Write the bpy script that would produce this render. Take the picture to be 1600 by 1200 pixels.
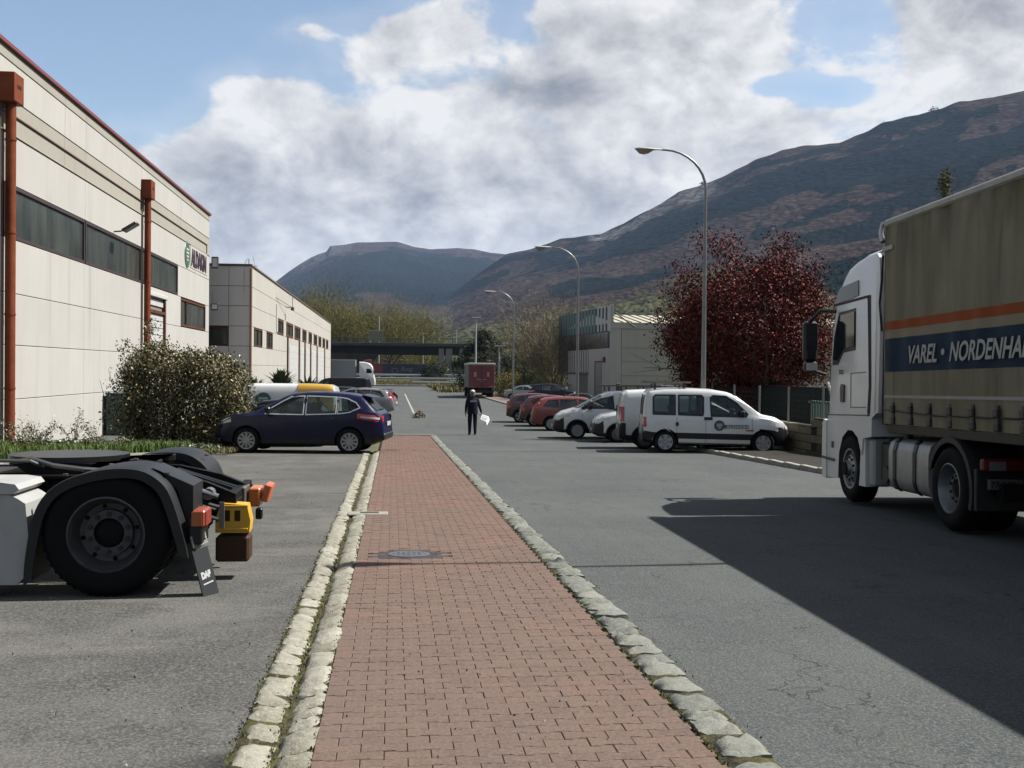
import bpy, bmesh, math, random
import numpy as np
from mathutils import Vector, Matrix
random.seed(7); rng = np.random.default_rng(7)
for o in list(bpy.data.objects): bpy.data.objects.remove(o)
S = bpy.context.scene; COL = S.collection
rad = math.radians

# ------------------------------------------------------------ camera
cam = bpy.data.cameras.new('camera'); camo = bpy.data.objects.new('camera', cam); COL.objects.link(camo)
cam.sensor_width = 36.0; cam.lens = 36.0*1700/1600; cam.clip_start = 0.1; cam.clip_end = 30000
def cam_matrix(yaw, pitch, roll, loc):
    f = Vector((math.sin(yaw)*math.cos(pitch), math.cos(yaw)*math.cos(pitch), math.sin(pitch)))
    r = Vector((math.cos(yaw), -math.sin(yaw), 0)); u = r.cross(f)
    R = r*math.cos(roll)+u*math.sin(roll); U = u*math.cos(roll)-r*math.sin(roll)
    m = Matrix((R, U, -f)).transposed().to_4x4(); m.translation = loc
    return m
camo.matrix_world = cam_matrix(math.atan(186/1700), -math.atan(21.5/1700), 0.010, Vector((0, 0, 1.55)))
S.camera = camo

# ------------------------------------------------------------ light, sky
SUN_EL, SUN_AZ = rad(50), rad(6)          # azimuth measured from +X towards +Y
EXPO = 1.35
HAZE = 3.8e-5
S.view_settings.view_transform = 'Standard'; S.view_settings.look = 'None'
S.view_settings.exposure = EXPO; S.view_settings.gamma = 1; S.view_settings.use_curve_mapping = False
sun = bpy.data.lights.new('sun', 'SUN'); sun.energy = 5.0; sun.angle = rad(0.5); sun.color = (1.0, 0.965, 0.91)
suno = bpy.data.objects.new('sun', sun); COL.objects.link(suno)
sd = Vector((math.cos(SUN_EL)*math.cos(SUN_AZ), math.cos(SUN_EL)*math.sin(SUN_AZ), math.sin(SUN_EL)))
suno.rotation_euler = sd.to_track_quat('Z', 'Y').to_euler(); suno.location = sd*60

W = bpy.data.worlds.new('World'); S.world = W; W.use_nodes = True
nt = W.node_tree; nt.nodes.clear(); NL = nt.links
def wn(t, **k):
    n = nt.nodes.new(t)
    for a, v in k.items(): setattr(n, a, v)
    return n
SKY_STR = 0.07
out = wn('ShaderNodeOutputWorld'); bg = wn('ShaderNodeBackground'); bg.inputs[1].default_value = SKY_STR
NL.new(bg.outputs[0], out.inputs[0])
sky = wn('ShaderNodeTexSky', sky_type='NISHITA'); sky.sun_disc = False
sky.sun_elevation = SUN_EL; sky.sun_rotation = rad(90)-SUN_AZ; sky.air_density = 1.0; sky.dust_density = 1.2; sky.ozone_density = 1.5
tc = wn('ShaderNodeTexCoord')
def wmath(op, a, b=None, clamp=False):
    n = wn('ShaderNodeMath', operation=op, use_clamp=clamp)
    for i, v in enumerate((a, b)):
        if v is None: continue
        if isinstance(v, (int, float)): n.inputs[i].default_value = v
        else: NL.new(v, n.inputs[i])
    return n.outputs[0]
def vmath(op, a, b=None, s=None):
    n = wn('ShaderNodeVectorMath', operation=op)
    for i, v in enumerate((a, b)):
        if v is None: continue
        if isinstance(v, (tuple, list)): n.inputs[i].default_value = v
        else: NL.new(v, n.inputs[i])
    if s is not None: n.inputs['Scale'].default_value = s
    return n.outputs['Value'] if op in ('LENGTH', 'DOT_PRODUCT') else n.outputs[0]
dirv = tc.outputs['Generated']
sep = wn('ShaderNodeSeparateXYZ'); NL.new(dirv, sep.inputs[0])
zc = wmath('ADD', wmath('MAXIMUM', sep.outputs[2], 0.0), 0.16)
comb = wn('ShaderNodeCombineXYZ'); NL.new(wmath('DIVIDE', sep.outputs[0], zc), comb.inputs[0]); NL.new(wmath('DIVIDE', sep.outputs[1], zc), comb.inputs[1])
def wnoise(vec, scale, detail, rough, dist=0.0):
    n = wn('ShaderNodeTexNoise'); n.inputs['Scale'].default_value = scale; n.inputs['Detail'].default_value = detail
    n.inputs['Roughness'].default_value = rough; n.inputs['Distortion'].default_value = dist
    NL.new(vec, n.inputs['Vector']); return n.outputs['Fac']
plane = comb.outputs[0]
def wn_col(vec, scale):
    n = wn('ShaderNodeTexNoise'); n.inputs['Scale'].default_value = scale; n.inputs['Detail'].default_value = 4; NL.new(vec, n.inputs['Vector']); return n.outputs['Color']
def ramp(v, a, b, lo=0.0, hi=1.0, smooth=True):
    n = wn('ShaderNodeMapRange', interpolation_type='SMOOTHSTEP' if smooth else 'LINEAR')
    NL.new(v, n.inputs[0])
    for i, x in enumerate((a, b, lo, hi)): n.inputs[i+1].default_value = x
    return n.outputs[0]
flat = vmath('MULTIPLY', dirv, (1, 1, 1.45))
n1 = wnoise(vmath('ADD', flat, (3.1, 1.7, 0.4)), 5.5, 11, 0.58, 0.25)
n2 = wnoise(vmath('ADD', flat, (8.3, 0.2, 5.4)), 13.5, 9, 0.60, 0.25)
n3 = wnoise(vmath('ADD', plane, (8.3, 2.2, 1.4)), 0.6, 8, 0.6, 0.2)
def pdir(az, te):                       # direction from azimuth (deg right of +Y) and tan(elevation)
    v = Vector((math.sin(rad(az)), math.cos(rad(az)), te)); v.normalize(); return v
def blob(az, te, sx, sz, amp):
    c = pdir(az, te)
    d = vmath('MULTIPLY', vmath('SUBTRACT', dirv, tuple(c)), (1/sx, 1/sx, 1/sz))
    return wmath('MULTIPLY', ramp(vmath('LENGTH', d), 0.0, 1.0, 1.0, 0.0), amp)
# cloud cover: a broken bank straight ahead, clear sky to the left and a gap on the right
cover_terms = [blob(-17, .34, .36, .17, -.50), blob(-14, .25, .12, .07, -.20), blob(-7, .20, .14, .06, .12), blob(-4.5, .36, .17, .05, -.16), blob(3, .12, .60, .12, .24), blob(17, .20, .12, .05, .22),
               blob(20.0, .256, .060, .016, -.26), blob(22.4, .246, .045, .018, -.28), blob(6.5, .33, .030, .05, -.10),
               blob(3, .17, .30, .10, .22), blob(13, .28, .20, .12, .26), blob(1.5, .305, .07, .03, .24), blob(-7, .245, .10, .035, .24),
               blob(30, .30, .10, .10, .36), blob(-2, .28, .05, .03, .10), blob(-4.5, .305, .035, .018, .22)]
cov = wmath('ADD', wmath('MULTIPLY', n1, .60), wmath('MULTIPLY', n2, .40))
for t in cover_terms: cov = wmath('ADD', cov, t)
vo = wn('ShaderNodeTexVoronoi', feature='SMOOTH_F1'); vo.inputs['Scale'].default_value = 15; NL.new(vmath('ADD', flat, vmath('SCALE', wn_col(flat, 9.0), None, .10)), vo.inputs['Vector'])
cov = wmath('ADD', cov, wmath('MULTIPLY', wmath('SUBTRACT', .42, vo.outputs['Distance']), .17))
cover = wmath('MAXIMUM', ramp(cov, .465, .585), ramp(cov, .22, .50, .02, .20))
sun_off = (.030, .0, .022)
def dens(v): return wmath('ADD', wmath('MULTIPLY', wnoise(vmath('ADD', v, (3.1, 1.7, 0.4)), 5.5, 6, 0.58, 0.25), .55), wmath('MULTIPLY', wnoise(vmath('ADD', v, (8.3, 0.2, 5.4)), 13.5, 7, 0.60, 0.25), .45))
lit = wmath('SUBTRACT', dens(flat), dens(vmath('ADD', flat, sun_off)))
n4 = wnoise(vmath('ADD', flat, (2.9, 6.2, 1.1)), 26.0, 8, .62, .15)
shade = wmath('ADD', wmath('MULTIPLY', n2, .50), wmath('ADD', wmath('MULTIPLY', wnoise(vmath('ADD', flat, (1.3, 4.2, 2.4)), 4.6, 9, .58, .2), .30), wmath('MULTIPLY', n4, .20)))
shade = wmath('ADD', wmath('ADD', wmath('MULTIPLY', wmath('SUBTRACT', shade, .5), 1.0), .575), wmath('ADD', wmath('MULTIPLY', lit, 1.15), wmath('MULTIPLY', wmath('SUBTRACT', .72, cov, True), .45)))
for t in (blob(8.6, .258, .070, .042, -.30), blob(5.6, .262, .035, .026, -.22), blob(29, .335, .09, .06, -.12), blob(-3, .15, .22, .05, -.14), blob(12.5, .35, .12, .06, .10), blob(-9, .16, .10, .05, -.10),
          blob(0, .235, .16, .04, .09), blob(24.8, .262, .028, .035, .18), blob(19, .235, .05, .02, .12), blob(12, .24, .06, .03, .10), blob(3.2, .20, .04, .02, .12)): shade = wmath('ADD', shade, t)
cr = wn('ShaderNodeValToRGB'); NL.new(shade, cr.inputs[0])
k = 1/(2**EXPO)/SKY_STR
els = cr.color_ramp.elements
els[0].position = .22; els[0].color = (.20*k, .225*k, .265*k, 1)
els[1].position = .76; els[1].color = (.87*k, .86*k, .85*k, 1)
e = els.new(.40); e.color = (.40*k, .41*k, .435*k, 1)
e = els.new(.56); e.color = (.60*k, .605*k, .62*k, 1)
tint = wn('ShaderNodeMix', data_type='RGBA', blend_type='MULTIPLY'); tint.inputs[0].default_value = 1
NL.new(sky.outputs[0], tint.inputs[6]); tint.inputs[7].default_value = (0.84, 0.83, 0.80, 1)
mixw = wn('ShaderNodeMix', data_type='RGBA'); NL.new(cover, mixw.inputs[0]); NL.new(tint.outputs[2], mixw.inputs[6]); NL.new(cr.outputs[0], mixw.inputs[7])
NL.new(mixw.outputs[2], bg.inputs[0])

# ------------------------------------------------------------ materials
MATS = {}
def M(name, col, rough=.6, metal=0.0, var=0.0, vscale=8.0, bump=0.0, bscale=60.0, stretch=None, island=None, coat=0.0, spec=None, coord='Object', ior=None, trans=0.0):
    """Principled material whose colour drifts by +-var with noise, optional bump, optional per-leaf colour."""
    if name in MATS: return MATS[name]
    m = bpy.data.materials.new(name); m.use_nodes = True; t = m.node_tree; b = t.nodes['Principled BSDF']
    b.inputs['Base Color'].default_value = (*col, 1); b.inputs['Roughness'].default_value = rough; b.inputs['Metallic'].default_value = metal
    if coat: b.inputs['Coat Weight'].default_value = coat; b.inputs['Coat Roughness'].default_value = .06
    if spec is not None: b.inputs['Specular IOR Level'].default_value = spec
    if trans: b.inputs['Transmission Weight'].default_value = trans
    c = t.nodes.new('ShaderNodeTexCoord'); src = c.outputs[coord]
    if stretch:
        mp = t.nodes.new('ShaderNodeMapping'); mp.inputs['Scale'].default_value = stretch; t.links.new(src, mp.inputs[0]); src = mp.outputs[0]
    colsock = None
    if island:
        g = t.nodes.new('ShaderNodeNewGeometry'); r = t.nodes.new('ShaderNodeValToRGB'); t.links.new(g.outputs['Random Per Island'], r.inputs[0])
        r.color_ramp.elements[0].color = (*island[0], 1); r.color_ramp.elements[1].color = (*island[-1], 1)
        for i, cc in enumerate(island[1:-1]):
            e = r.color_ramp.elements.new((i+1)/(len(island)-1)); e.color = (*cc, 1)
        colsock = r.outputs[0]
    if var:
        n = t.nodes.new('ShaderNodeTexNoise'); n.inputs['Scale'].default_value = vscale; n.inputs['Detail'].default_value = 6; n.inputs['Roughness'].default_value = .62
        t.links.new(src, n.inputs['Vector'])
        mr = t.nodes.new('ShaderNodeMapRange'); t.links.new(n.outputs['Fac'], mr.inputs[0])
        mr.inputs[1].default_value = .3; mr.inputs[2].default_value = .7; mr.inputs[3].default_value = 1-var; mr.inputs[4].default_value = 1+var
        mx = t.nodes.new('ShaderNodeVectorMath'); mx.operation = 'SCALE'
        if colsock: t.links.new(colsock, mx.inputs[0])
        else: mx.inputs[0].default_value = col
        t.links.new(mr.outputs[0], mx.inputs['Scale']); colsock = mx.outputs[0]
    if colsock: t.links.new(colsock, b.inputs['Base Color'])
    if bump:
        n = t.nodes.new('ShaderNodeTexNoise'); n.inputs['Scale'].default_value = bscale; n.inputs['Detail'].default_value = 5
        t.links.new(src, n.inputs['Vector']); bp = t.nodes.new('ShaderNodeBump'); bp.inputs['Strength'].default_value = bump; bp.inputs['Distance'].default_value = .01
        t.links.new(n.outputs['Fac'], bp.inputs['Height']); t.links.new(bp.outputs[0], b.inputs['Normal'])
    MATS[name] = m
    return m

class Nodes:
    """tiny helper for hand-made node materials"""
    def __init__(s, name, rough=.8):
        s.m = bpy.data.materials.new(name); s.m.use_nodes = True; s.t = s.m.node_tree; s.b = s.t.nodes['Principled BSDF']; s.b.inputs['Roughness'].default_value = rough
        s.tc = s.t.nodes.new('ShaderNodeTexCoord'); s.obj = s.tc.outputs['Object']
    def put(s, sock, v):
        if isinstance(v, (int, float)): sock.default_value = v
        elif isinstance(v, tuple): sock.default_value = v if len(v) == len(sock.default_value) else (*v, 1)
        else: s.t.links.new(v, sock)
    def map(s, v, scale, loc=(0, 0, 0)):
        n = s.t.nodes.new('ShaderNodeMapping'); n.inputs['Scale'].default_value = scale; n.inputs['Location'].default_value = loc; s.put(n.inputs[0], v); return n.outputs[0]
    def noise(s, v, scale, detail=6, rough=.6, dist=0.0):
        n = s.t.nodes.new('ShaderNodeTexNoise'); s.put(n.inputs['Vector'], v); n.inputs['Scale'].default_value = scale
        n.inputs['Detail'].default_value = detail; n.inputs['Roughness'].default_value = rough; n.inputs['Distortion'].default_value = dist; return n.outputs['Fac']
    def voro(s, v, scale, feat='F1'):
        n = s.t.nodes.new('ShaderNodeTexVoronoi'); n.feature = feat; s.put(n.inputs['Vector'], v); n.inputs['Scale'].default_value = scale; return n.outputs['Distance']
    def ramp(s, v, a, b, lo=0.0, hi=1.0):
        n = s.t.nodes.new('ShaderNodeMapRange'); s.put(n.inputs[0], v)
        for i, x in enumerate((a, b, lo, hi)): n.inputs[i+1].default_value = x
        return n.outputs[0]
    def math(s, op, a, b=0.0):
        n = s.t.nodes.new('ShaderNodeMath'); n.operation = op; s.put(n.inputs[0], a); s.put(n.inputs[1], b); return n.outputs[0]
    def mix(s, f, a, b, blend='MIX'):
        n = s.t.nodes.new('ShaderNodeMix'); n.data_type = 'RGBA'; n.blend_type = blend; s.put(n.inputs[0], f); s.put(n.inputs[6], a); s.put(n.inputs[7], b); return n.outputs[2]
    def sep(s, v):
        n = s.t.nodes.new('ShaderNodeSeparateXYZ'); s.put(n.inputs[0], v); return n.outputs
    def color(s, v): s.put(s.b.inputs['Base Color'], v)
    def bump(s, h, strength=.3, dist=.01):
        n = s.t.nodes.new('ShaderNodeBump'); n.inputs['Strength'].default_value = strength; n.inputs['Distance'].default_value = dist
        s.put(n.inputs['Height'], h); s.t.links.new(n.outputs[0], s.b.inputs['Normal'])

def mat_asphalt():
    n = Nodes('asphalt_worn', .9); p = n.obj
    big = n.noise(p, .35, 6, .62); mid = n.noise(p, 2.2, 7, .65); fine = n.noise(p, 55, 4, .75); grit = n.voro(p, 75)
    c = n.mix(n.ramp(big, .38, .62), (.033, .039, .041, 1), (.052, .058, .059, 1))
    c = n.mix(n.ramp(mid, .42, .66, 0, .7), c, (.050, .054, .053, 1))
    c = n.mix(n.ramp(mid, .54, .64, 0, .55), c, (.030, .033, .034, 1))
    c = n.mix(n.ramp(fine, .45, .68, 0, .85), c, (.115, .115, .105, 1))
    c = n.mix(n.ramp(grit, .0, .34, .9, 0), c, (.012, .013, .014, 1))
    wp = n.t.nodes.new('ShaderNodeVectorMath'); wp.operation = 'ADD'
    nz = n.t.nodes.new('ShaderNodeTexNoise'); nz.inputs['Scale'].default_value = 1.6; nz.inputs['Detail'].default_value = 8; n.t.links.new(p, nz.inputs['Vector'])
    n.t.links.new(n.map(p, (.42, .20, 1)), wp.inputs[0]); n.t.links.new(nz.outputs['Color'], wp.inputs[1])
    crk = n.voro(wp.outputs[0], 1.3, 'DISTANCE_TO_EDGE')
    gate = n.ramp(n.noise(p, .55, 3), .50, .57)
    cm = n.math('MULTIPLY', n.ramp(crk, .0, .011, 1, 0), gate)
    c = n.mix(n.math('MULTIPLY', cm, .70), c, (.008, .009, .009, 1))
    streak = n.noise(n.map(p, (2.2, .12, 1)), 1.0, 5)
    c = n.mix(n.ramp(streak, .5, .8, 0, .35), c, (.080, .080, .072, 1))
    n.color(c); n.bump(n.math('ADD', n.math('MULTIPLY', fine, .6), n.math('SUBTRACT', grit, n.math('MULTIPLY', cm, 1.5))), .55, .006)
    return n.m
def mat_asphalt_lot():
    n = Nodes('asphalt_lot', .92); p = n.obj
    big = n.noise(p, .5, 7, .6); mid = n.noise(p, 1.7, 7, .7); fine = n.noise(p, 45, 4, .8); grit = n.voro(p, 55)
    c = n.mix(n.ramp(big, .36, .64), (.040, .041, .038, 1), (.078, .077, .070, 1))
    c = n.mix(n.ramp(mid, .46, .62, 0, .8), c, (.032, .032, .031, 1))
    c = n.mix(n.ramp(n.noise(n.map(p, (.35, 1.6, 1)), 1.2, 6), .54, .66, 0, .55), c, (.095, .092, .08, 1))
    c = n.mix(n.ramp(fine, .45, .68, 0, .9), c, (.13, .125, .115, 1))
    c = n.mix(n.ramp(grit, 0, .34, .9, 0), c, (.013, .013, .013, 1))
    oil = n.voro(n.map(p, (.28, .45, 1), (3.3, 1.2, 0)), 1.0)
    c = n.mix(n.ramp(n.math('ADD', oil, n.math('MULTIPLY', mid, .25)), .17, .24, .75, 0), c, (.016, .016, .016, 1))
    n.color(c); n.bump(n.math('ADD', fine, grit), .6, .006); return n.m
def mat_brick(name='paver_clay'):
    n = Nodes(name, .85); p = n.obj
    oi = n.t.nodes.new('ShaderNodeObjectInfo'); g = n.t.nodes.new('ShaderNodeNewGeometry')
    wpos = g.outputs['Position']
    r = n.math('FRACT', n.math('ADD', n.math('MULTIPLY', oi.outputs['Random'], 7.3), g.outputs['Random Per Island']))
    c = n.mix(r, (.084, .047, .036, 1), (.136, .073, .053, 1))
    c = n.mix(n.ramp(n.noise(wpos, .55, 5), .36, .62, 0, .85), c, (.090, .058, .046, 1))
    c = n.mix(n.math('MULTIPLY', n.ramp(n.sep(wpos)[1], 5, 18, .75, 0), n.ramp(n.noise(wpos, 1.3, 4), .3, .6, .4, 1)), c, (.084, .065, .054, 1))
    c = n.mix(n.ramp(n.noise(wpos, 4.5, 6, .7), .50, .72, 0, .6), c, (.058, .043, .036, 1))
    c = n.mix(n.ramp(n.noise(wpos, 60, 4, .7), .42, .75, 0, .7), c, (.155, .120, .102, 1))
    n.color(c); n.bump(n.noise(wpos, 110, 4, .7), .45, .004); return n.m
def mat_stone(name, a, b):
    n = Nodes(name, .85); g = n.t.nodes.new('ShaderNodeNewGeometry'); w = g.outputs['Position']; oi = n.t.nodes.new('ShaderNodeObjectInfo')
    c = n.mix(oi.outputs['Random'], (*a, 1), (*b, 1))
    c = n.mix(n.ramp(n.noise(w, 14, 6, .7), .46, .7, 0, .6), c, tuple(x*.5 for x in a))
    c = n.mix(n.ramp(n.noise(w, 55, 5, .7), .5, .75, 0, .6), c, tuple(min(1, x*1.5) for x in b))
    n.color(c); n.bump(n.math('ADD', n.noise(w, 22, 5, .65), n.math('MULTIPLY', n.noise(w, 120, 3), .4)), .8, .012); return n.m
def mat_moss():
    n = Nodes('mossy_soil', .95); p = n.obj
    c = n.mix(n.ramp(n.noise(p, 6, 6), .4, .62), (.020, .017, .012, 1), (.060, .058, .020, 1))
    c = n.mix(n.ramp(n.noise(p, 40, 4), .5, .7), c, (.075, .068, .038, 1)); n.color(c); n.bump(n.noise(p, 60, 4), .8, .02); return n.m
def mat_concrete(name, col, streak=.12, dark=(.10, .095, .085), runs=.0, coord='world'):
    n = Nodes(name, .85); g = n.t.nodes.new('ShaderNodeNewGeometry'); w = g.outputs['Position']; oi = n.t.nodes.new('ShaderNodeObjectInfo')
    c = n.mix(n.math('MULTIPLY', oi.outputs['Random'], .4), (*col, 1), tuple(x*.86 for x in col))
    c = n.mix(n.ramp(n.noise(n.map(w, (1.5, 1.5, .16)), 1.4, 7, .65), .42, .75, 0, streak*3), c, tuple(x*.74 for x in col))
    c = n.mix(n.ramp(n.noise(w, .5, 5), .4, .7, 0, .35), c, tuple(min(1, x*1.12) for x in col))
    if runs:
        r = n.noise(n.map(w, (2.6, 2.6, .10)), 1.0, 5, .6)
        c = n.mix(n.ramp(r, .60, .72, 0, runs), c, (*dark, 1))
    n.color(c); n.bump(n.noise(w, 25, 4), .15, .01); return n.m
def mat_glass(name, col=(.02, .03, .03), alpha=.35, rough=.03):
    m = bpy.data.materials.new(name); m.use_nodes = True; t = m.node_tree; b = t.nodes['Principled BSDF']
    b.inputs['Base Color'].default_value = (*col, 1); b.inputs['Roughness'].default_value = rough; b.inputs['Specular IOR Level'].default_value = .8
    tr = t.nodes.new('ShaderNodeBsdfTransparent'); tr.inputs[0].default_value = (.72, .86, .80, 1)
    mx = t.nodes.new('ShaderNodeMixShader'); mx.inputs[0].default_value = alpha
    t.links.new(tr.outputs[0], mx.inputs[1]); t.links.new(b.outputs[0], mx.inputs[2]); t.links.new(mx.outputs[0], t.nodes['Material Output'].inputs[0])
    return m

# ------------------------------------------------------------ object helpers
def tagk(o, label=None, cat=None, group=None, kind=None):
    if label: o['label'] = label
    if cat: o['category'] = cat
    if group: o['group'] = group
    if kind: o['kind'] = kind
    return o
def thing(name, label, cat, loc=(0, 0, 0), rot=(0, 0, 0), group=None, scale=1.0):
    o = bpy.data.objects.new(name, None); COL.objects.link(o); o.location = loc; o.rotation_euler = rot; o.scale = (scale,)*3
    o.empty_display_size = .2
    return tagk(o, label, cat, group)
def children_of(o, pool): return [c for c in pool if c.parent == o]
def copy_thing(root, loc, rot=None, label=None):
    pool = list(COL.objects)
    def rec(o, par):
        c = o.copy(); COL.objects.link(c); c.parent = par
        for ch in children_of(o, pool): rec(ch, c)
        return c
    c = rec(root, None); c.location = loc
    if rot is not None: c.rotation_euler = rot
    if label: c['label'] = label
    return c

class MB:
    """collects shapes and links them as ONE mesh object"""
    def __init__(s): s.v = []; s.f = []; s.mi = []
    def add(s, vs, fs, mi=0):
        n = len(s.v); s.v += [tuple(p) for p in vs]; s.f += [tuple(i+n for i in f) for f in fs]; s.mi += [mi]*len(fs); return s
    def box(s, x0, x1, y0, y1, z0, z1, c=0.0, mi=0, M4=None):
        if c <= 0:
            vs = [(x, y, z) for x in (x0, x1) for y in (y0, y1) for z in (z0, z1)]
            fs = [(0, 1, 3, 2), (4, 6, 7, 5), (0, 4, 5, 1), (2, 3, 7, 6), (0, 2, 6, 4), (1, 5, 7, 3)]
        else:
            c = min(c, abs(x1-x0)*.49, abs(y1-y0)*.49, abs(z1-z0)*.49)
            vs = []; idx = {}
            for a, x in enumerate((x0, x1)):
                for b, y in enumerate((y0, y1)):
                    for d, z in enumerate((z0, z1)):
                        sx, sy, sz = (c if a == 0 else -c), (c if b == 0 else -c), (c if d == 0 else -c)
                        idx[a, b, d] = len(vs); vs += [(x, y+sy, z+sz), (x+sx, y, z+sz), (x+sx, y+sy, z)]
            fs = []
            for a in (0, 1):
                q = [idx[a, 0, 0], idx[a, 1, 0], idx[a, 1, 1], idx[a, 0, 1]]; fs.append(tuple(q if a else q[::-1]))
            for b in (0, 1):
                q = [idx[0, b, 0]+1, idx[1, b, 0]+1, idx[1, b, 1]+1, idx[0, b, 1]+1]; fs.append(tuple(q[::-1] if b else q))
            for d in (0, 1):
                q = [idx[0, 0, d]+2, idx[1, 0, d]+2, idx[1, 1, d]+2, idx[0, 1, d]+2]; fs.append(tuple(q if d else q[::-1]))
            for a in (0, 1):
                for b in (0, 1): q = [idx[a, b, 0], idx[a, b, 1], idx[a, b, 1]+1, idx[a, b, 0]+1]; fs.append(tuple(q if a == b else q[::-1]))
                for d in (0, 1): q = [idx[a, 0, d], idx[a, 0, d]+2, idx[a, 1, d]+2, idx[a, 1, d]]; fs.append(tuple(q if a == d else q[::-1]))
            for b in (0, 1):
                for d in (0, 1): q = [idx[0, b, d]+1, idx[1, b, d]+1, idx[1, b, d]+2, idx[0, b, d]+2]; fs.append(tuple(q if b == d else q[::-1]))
            for (a, b, d), i in idx.items(): fs.append((i, i+1, i+2) if (a+b+d) % 2 == 0 else (i, i+2, i+1))
        if M4 is not None: vs = [tuple(M4 @ Vector(p)) for p in vs]
        return s.add(vs, fs, mi)
    def cyl(s, p0, p1, r0, r1=None, n=12, cap=True, mi=0):
        r1 = r0 if r1 is None else r1; p0 = Vector(p0); p1 = Vector(p1); d = (p1-p0).normalized()
        a = d.orthogonal().normalized(); b = d.cross(a)
        vs = [p0+(a*math.cos(t)+b*math.sin(t))*r0 for t in (2*math.pi*i/n for i in range(n))]+[p1+(a*math.cos(t)+b*math.sin(t))*r1 for t in (2*math.pi*i/n for i in range(n))]
        fs = [(i, (i+1) % n, n+(i+1) % n, n+i) for i in range(n)]
        if cap: fs += [tuple(range(n))[::-1], tuple(range(n, 2*n))]
        return s.add(vs, fs, mi)
    def tube(s, pts, rs, n=8, mi=0):
        if isinstance(rs, (int, float)): rs = [rs]*len(pts)
        pts = [Vector(p) for p in pts]; vs = []; fs = []; a = None
        for i, p in enumerate(pts):
            d = (pts[min(i+1, len(pts)-1)]-pts[max(i-1, 0)]).normalized()
            a = d.orthogonal().normalized() if a is None else (a-d*a.dot(d)).normalized()
            b = d.cross(a)
            vs += [p+(a*math.cos(2*math.pi*j/n)+b*math.sin(2*math.pi*j/n))*rs[i] for j in range(n)]
        for i in range(len(pts)-1):
            fs += [(i*n+j, i*n+(j+1) % n, (i+1)*n+(j+1) % n, (i+1)*n+j) for j in range(n)]
        fs += [tuple(range(n))[::-1], tuple(range((len(pts)-1)*n, len(pts)*n))]
        return s.add(vs, fs, mi)
    def lathe(s, prof, n=32, axis='Y', c=(0, 0, 0), mi=0, sgn=1):
        """profile (r, h) spun about an axis through c"""
        vs = []; fs = []; m = len(prof)
        for i in range(n):
            t = 2*math.pi*i/n
            for r, h in prof:
                if axis == 'Y': vs.append((c[0]+r*math.cos(t), c[1]+h*sgn, c[2]+r*math.sin(t)))
                elif axis == 'Z': vs.append((c[0]+r*math.cos(t), c[1]+r*math.sin(t), c[2]+h))
                else: vs.append((c[0]+h*sgn, c[1]+r*math.cos(t), c[2]+r*math.sin(t)))
        for i in range(n):
            k = (i+1) % n
            for j in range(m-1):
                if prof[j][0] < 1e-6 and prof[j+1][0] < 1e-6: continue
                fs.append((i*m+j, k*m+j, k*m+j+1, i*m+j+1))
        return s.add(vs, fs, mi)
    def prism(s, poly, a0, a1, axis='Y', mi=0, M4=None):
        """polygon (u, w) extruded along axis: Y -> (x,z), X -> (y,z), Z -> (x,y)"""
        f = {'Y': lambda u, w, a: (u, a, w), 'X': lambda u, w, a: (a, u, w), 'Z': lambda u, w, a: (u, w, a)}[axis]
        n = len(poly); vs = [f(u, w, a0) for u, w in poly]+[f(u, w, a1) for u, w in poly]
        if M4 is not None: vs = [tuple(M4 @ Vector(p)) for p in vs]
        fs = [(i, (i+1) % n, n+(i+1) % n, n+i) for i in range(n)]+[tuple(range(n))[::-1], tuple(range(n, 2*n))]
        return s.add(vs, fs, mi)
    def mesh(s, name, smooth=None):
        me = bpy.data.meshes.new(name); me.from_pydata(s.v, [], s.f)
        me.polygons.foreach_set('material_index', s.mi)
        bm = bmesh.new(); bm.from_mesh(me); bmesh.ops.remove_doubles(bm, verts=bm.verts, dist=1e-5); bmesh.ops.recalc_face_normals(bm, faces=bm.faces); bm.to_mesh(me); bm.free()
        if smooth is not None: smooth_mesh(me, smooth)
        return me
    def build(s, name, mats, parent=None, smooth=None, loc=None, label=None):
        return link(name, s.mesh(name, smooth), mats, parent, loc, label)
def smooth_mesh(me, deg):
    me.polygons.foreach_set('use_smooth', [True]*len(me.polygons)); me.set_sharp_from_angle(angle=rad(deg))
def link(name, me, mats, parent=None, loc=None, label=None):
    if mats is not None and len(me.materials) == 0:
        for m in (mats if isinstance(mats, (list, tuple)) else [mats]): me.materials.append(m)
    o = bpy.data.objects.new(name, me); COL.objects.link(o); o.parent = parent
    if loc is not None: o.location = loc
    if label: o['label'] = label
    return o
def text_mesh(name, s, size, mat, parent=None, M4=None, shear=0.0, bold=0.0, extrude=.004, sx=1.0, align='LEFT', spacing=1.0):
    cu = bpy.data.curves.new(name, 'FONT'); cu.body = s; cu.size = size; cu.shear = shear; cu.offset = bold; cu.extrude = extrude; cu.align_x = align; cu.space_character = spacing
    cu.resolution_u = 3
    o = bpy.data.objects.new(name, cu); COL.objects.link(o)
    bpy.context.view_layer.update()
    me = bpy.data.meshes.new_from_object(o.evaluated_get(bpy.context.evaluated_depsgraph_get()))
    bpy.data.objects.remove(o); bpy.data.curves.remove(cu)
    if sx != 1.0: me.transform(Matrix.Diagonal((sx, 1, 1, 1)))
    if M4 is not None: me.transform(M4)
    me.materials.clear(); return link(name, me, mat, parent)
def grid_mesh(name, xs, ys, zf):
    xs = np.asarray(xs); ys = np.asarray(ys); X, Y = np.meshgrid(xs, ys); Z = zf(X, Y)
    return np_grid(name, X, Y, Z)
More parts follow.
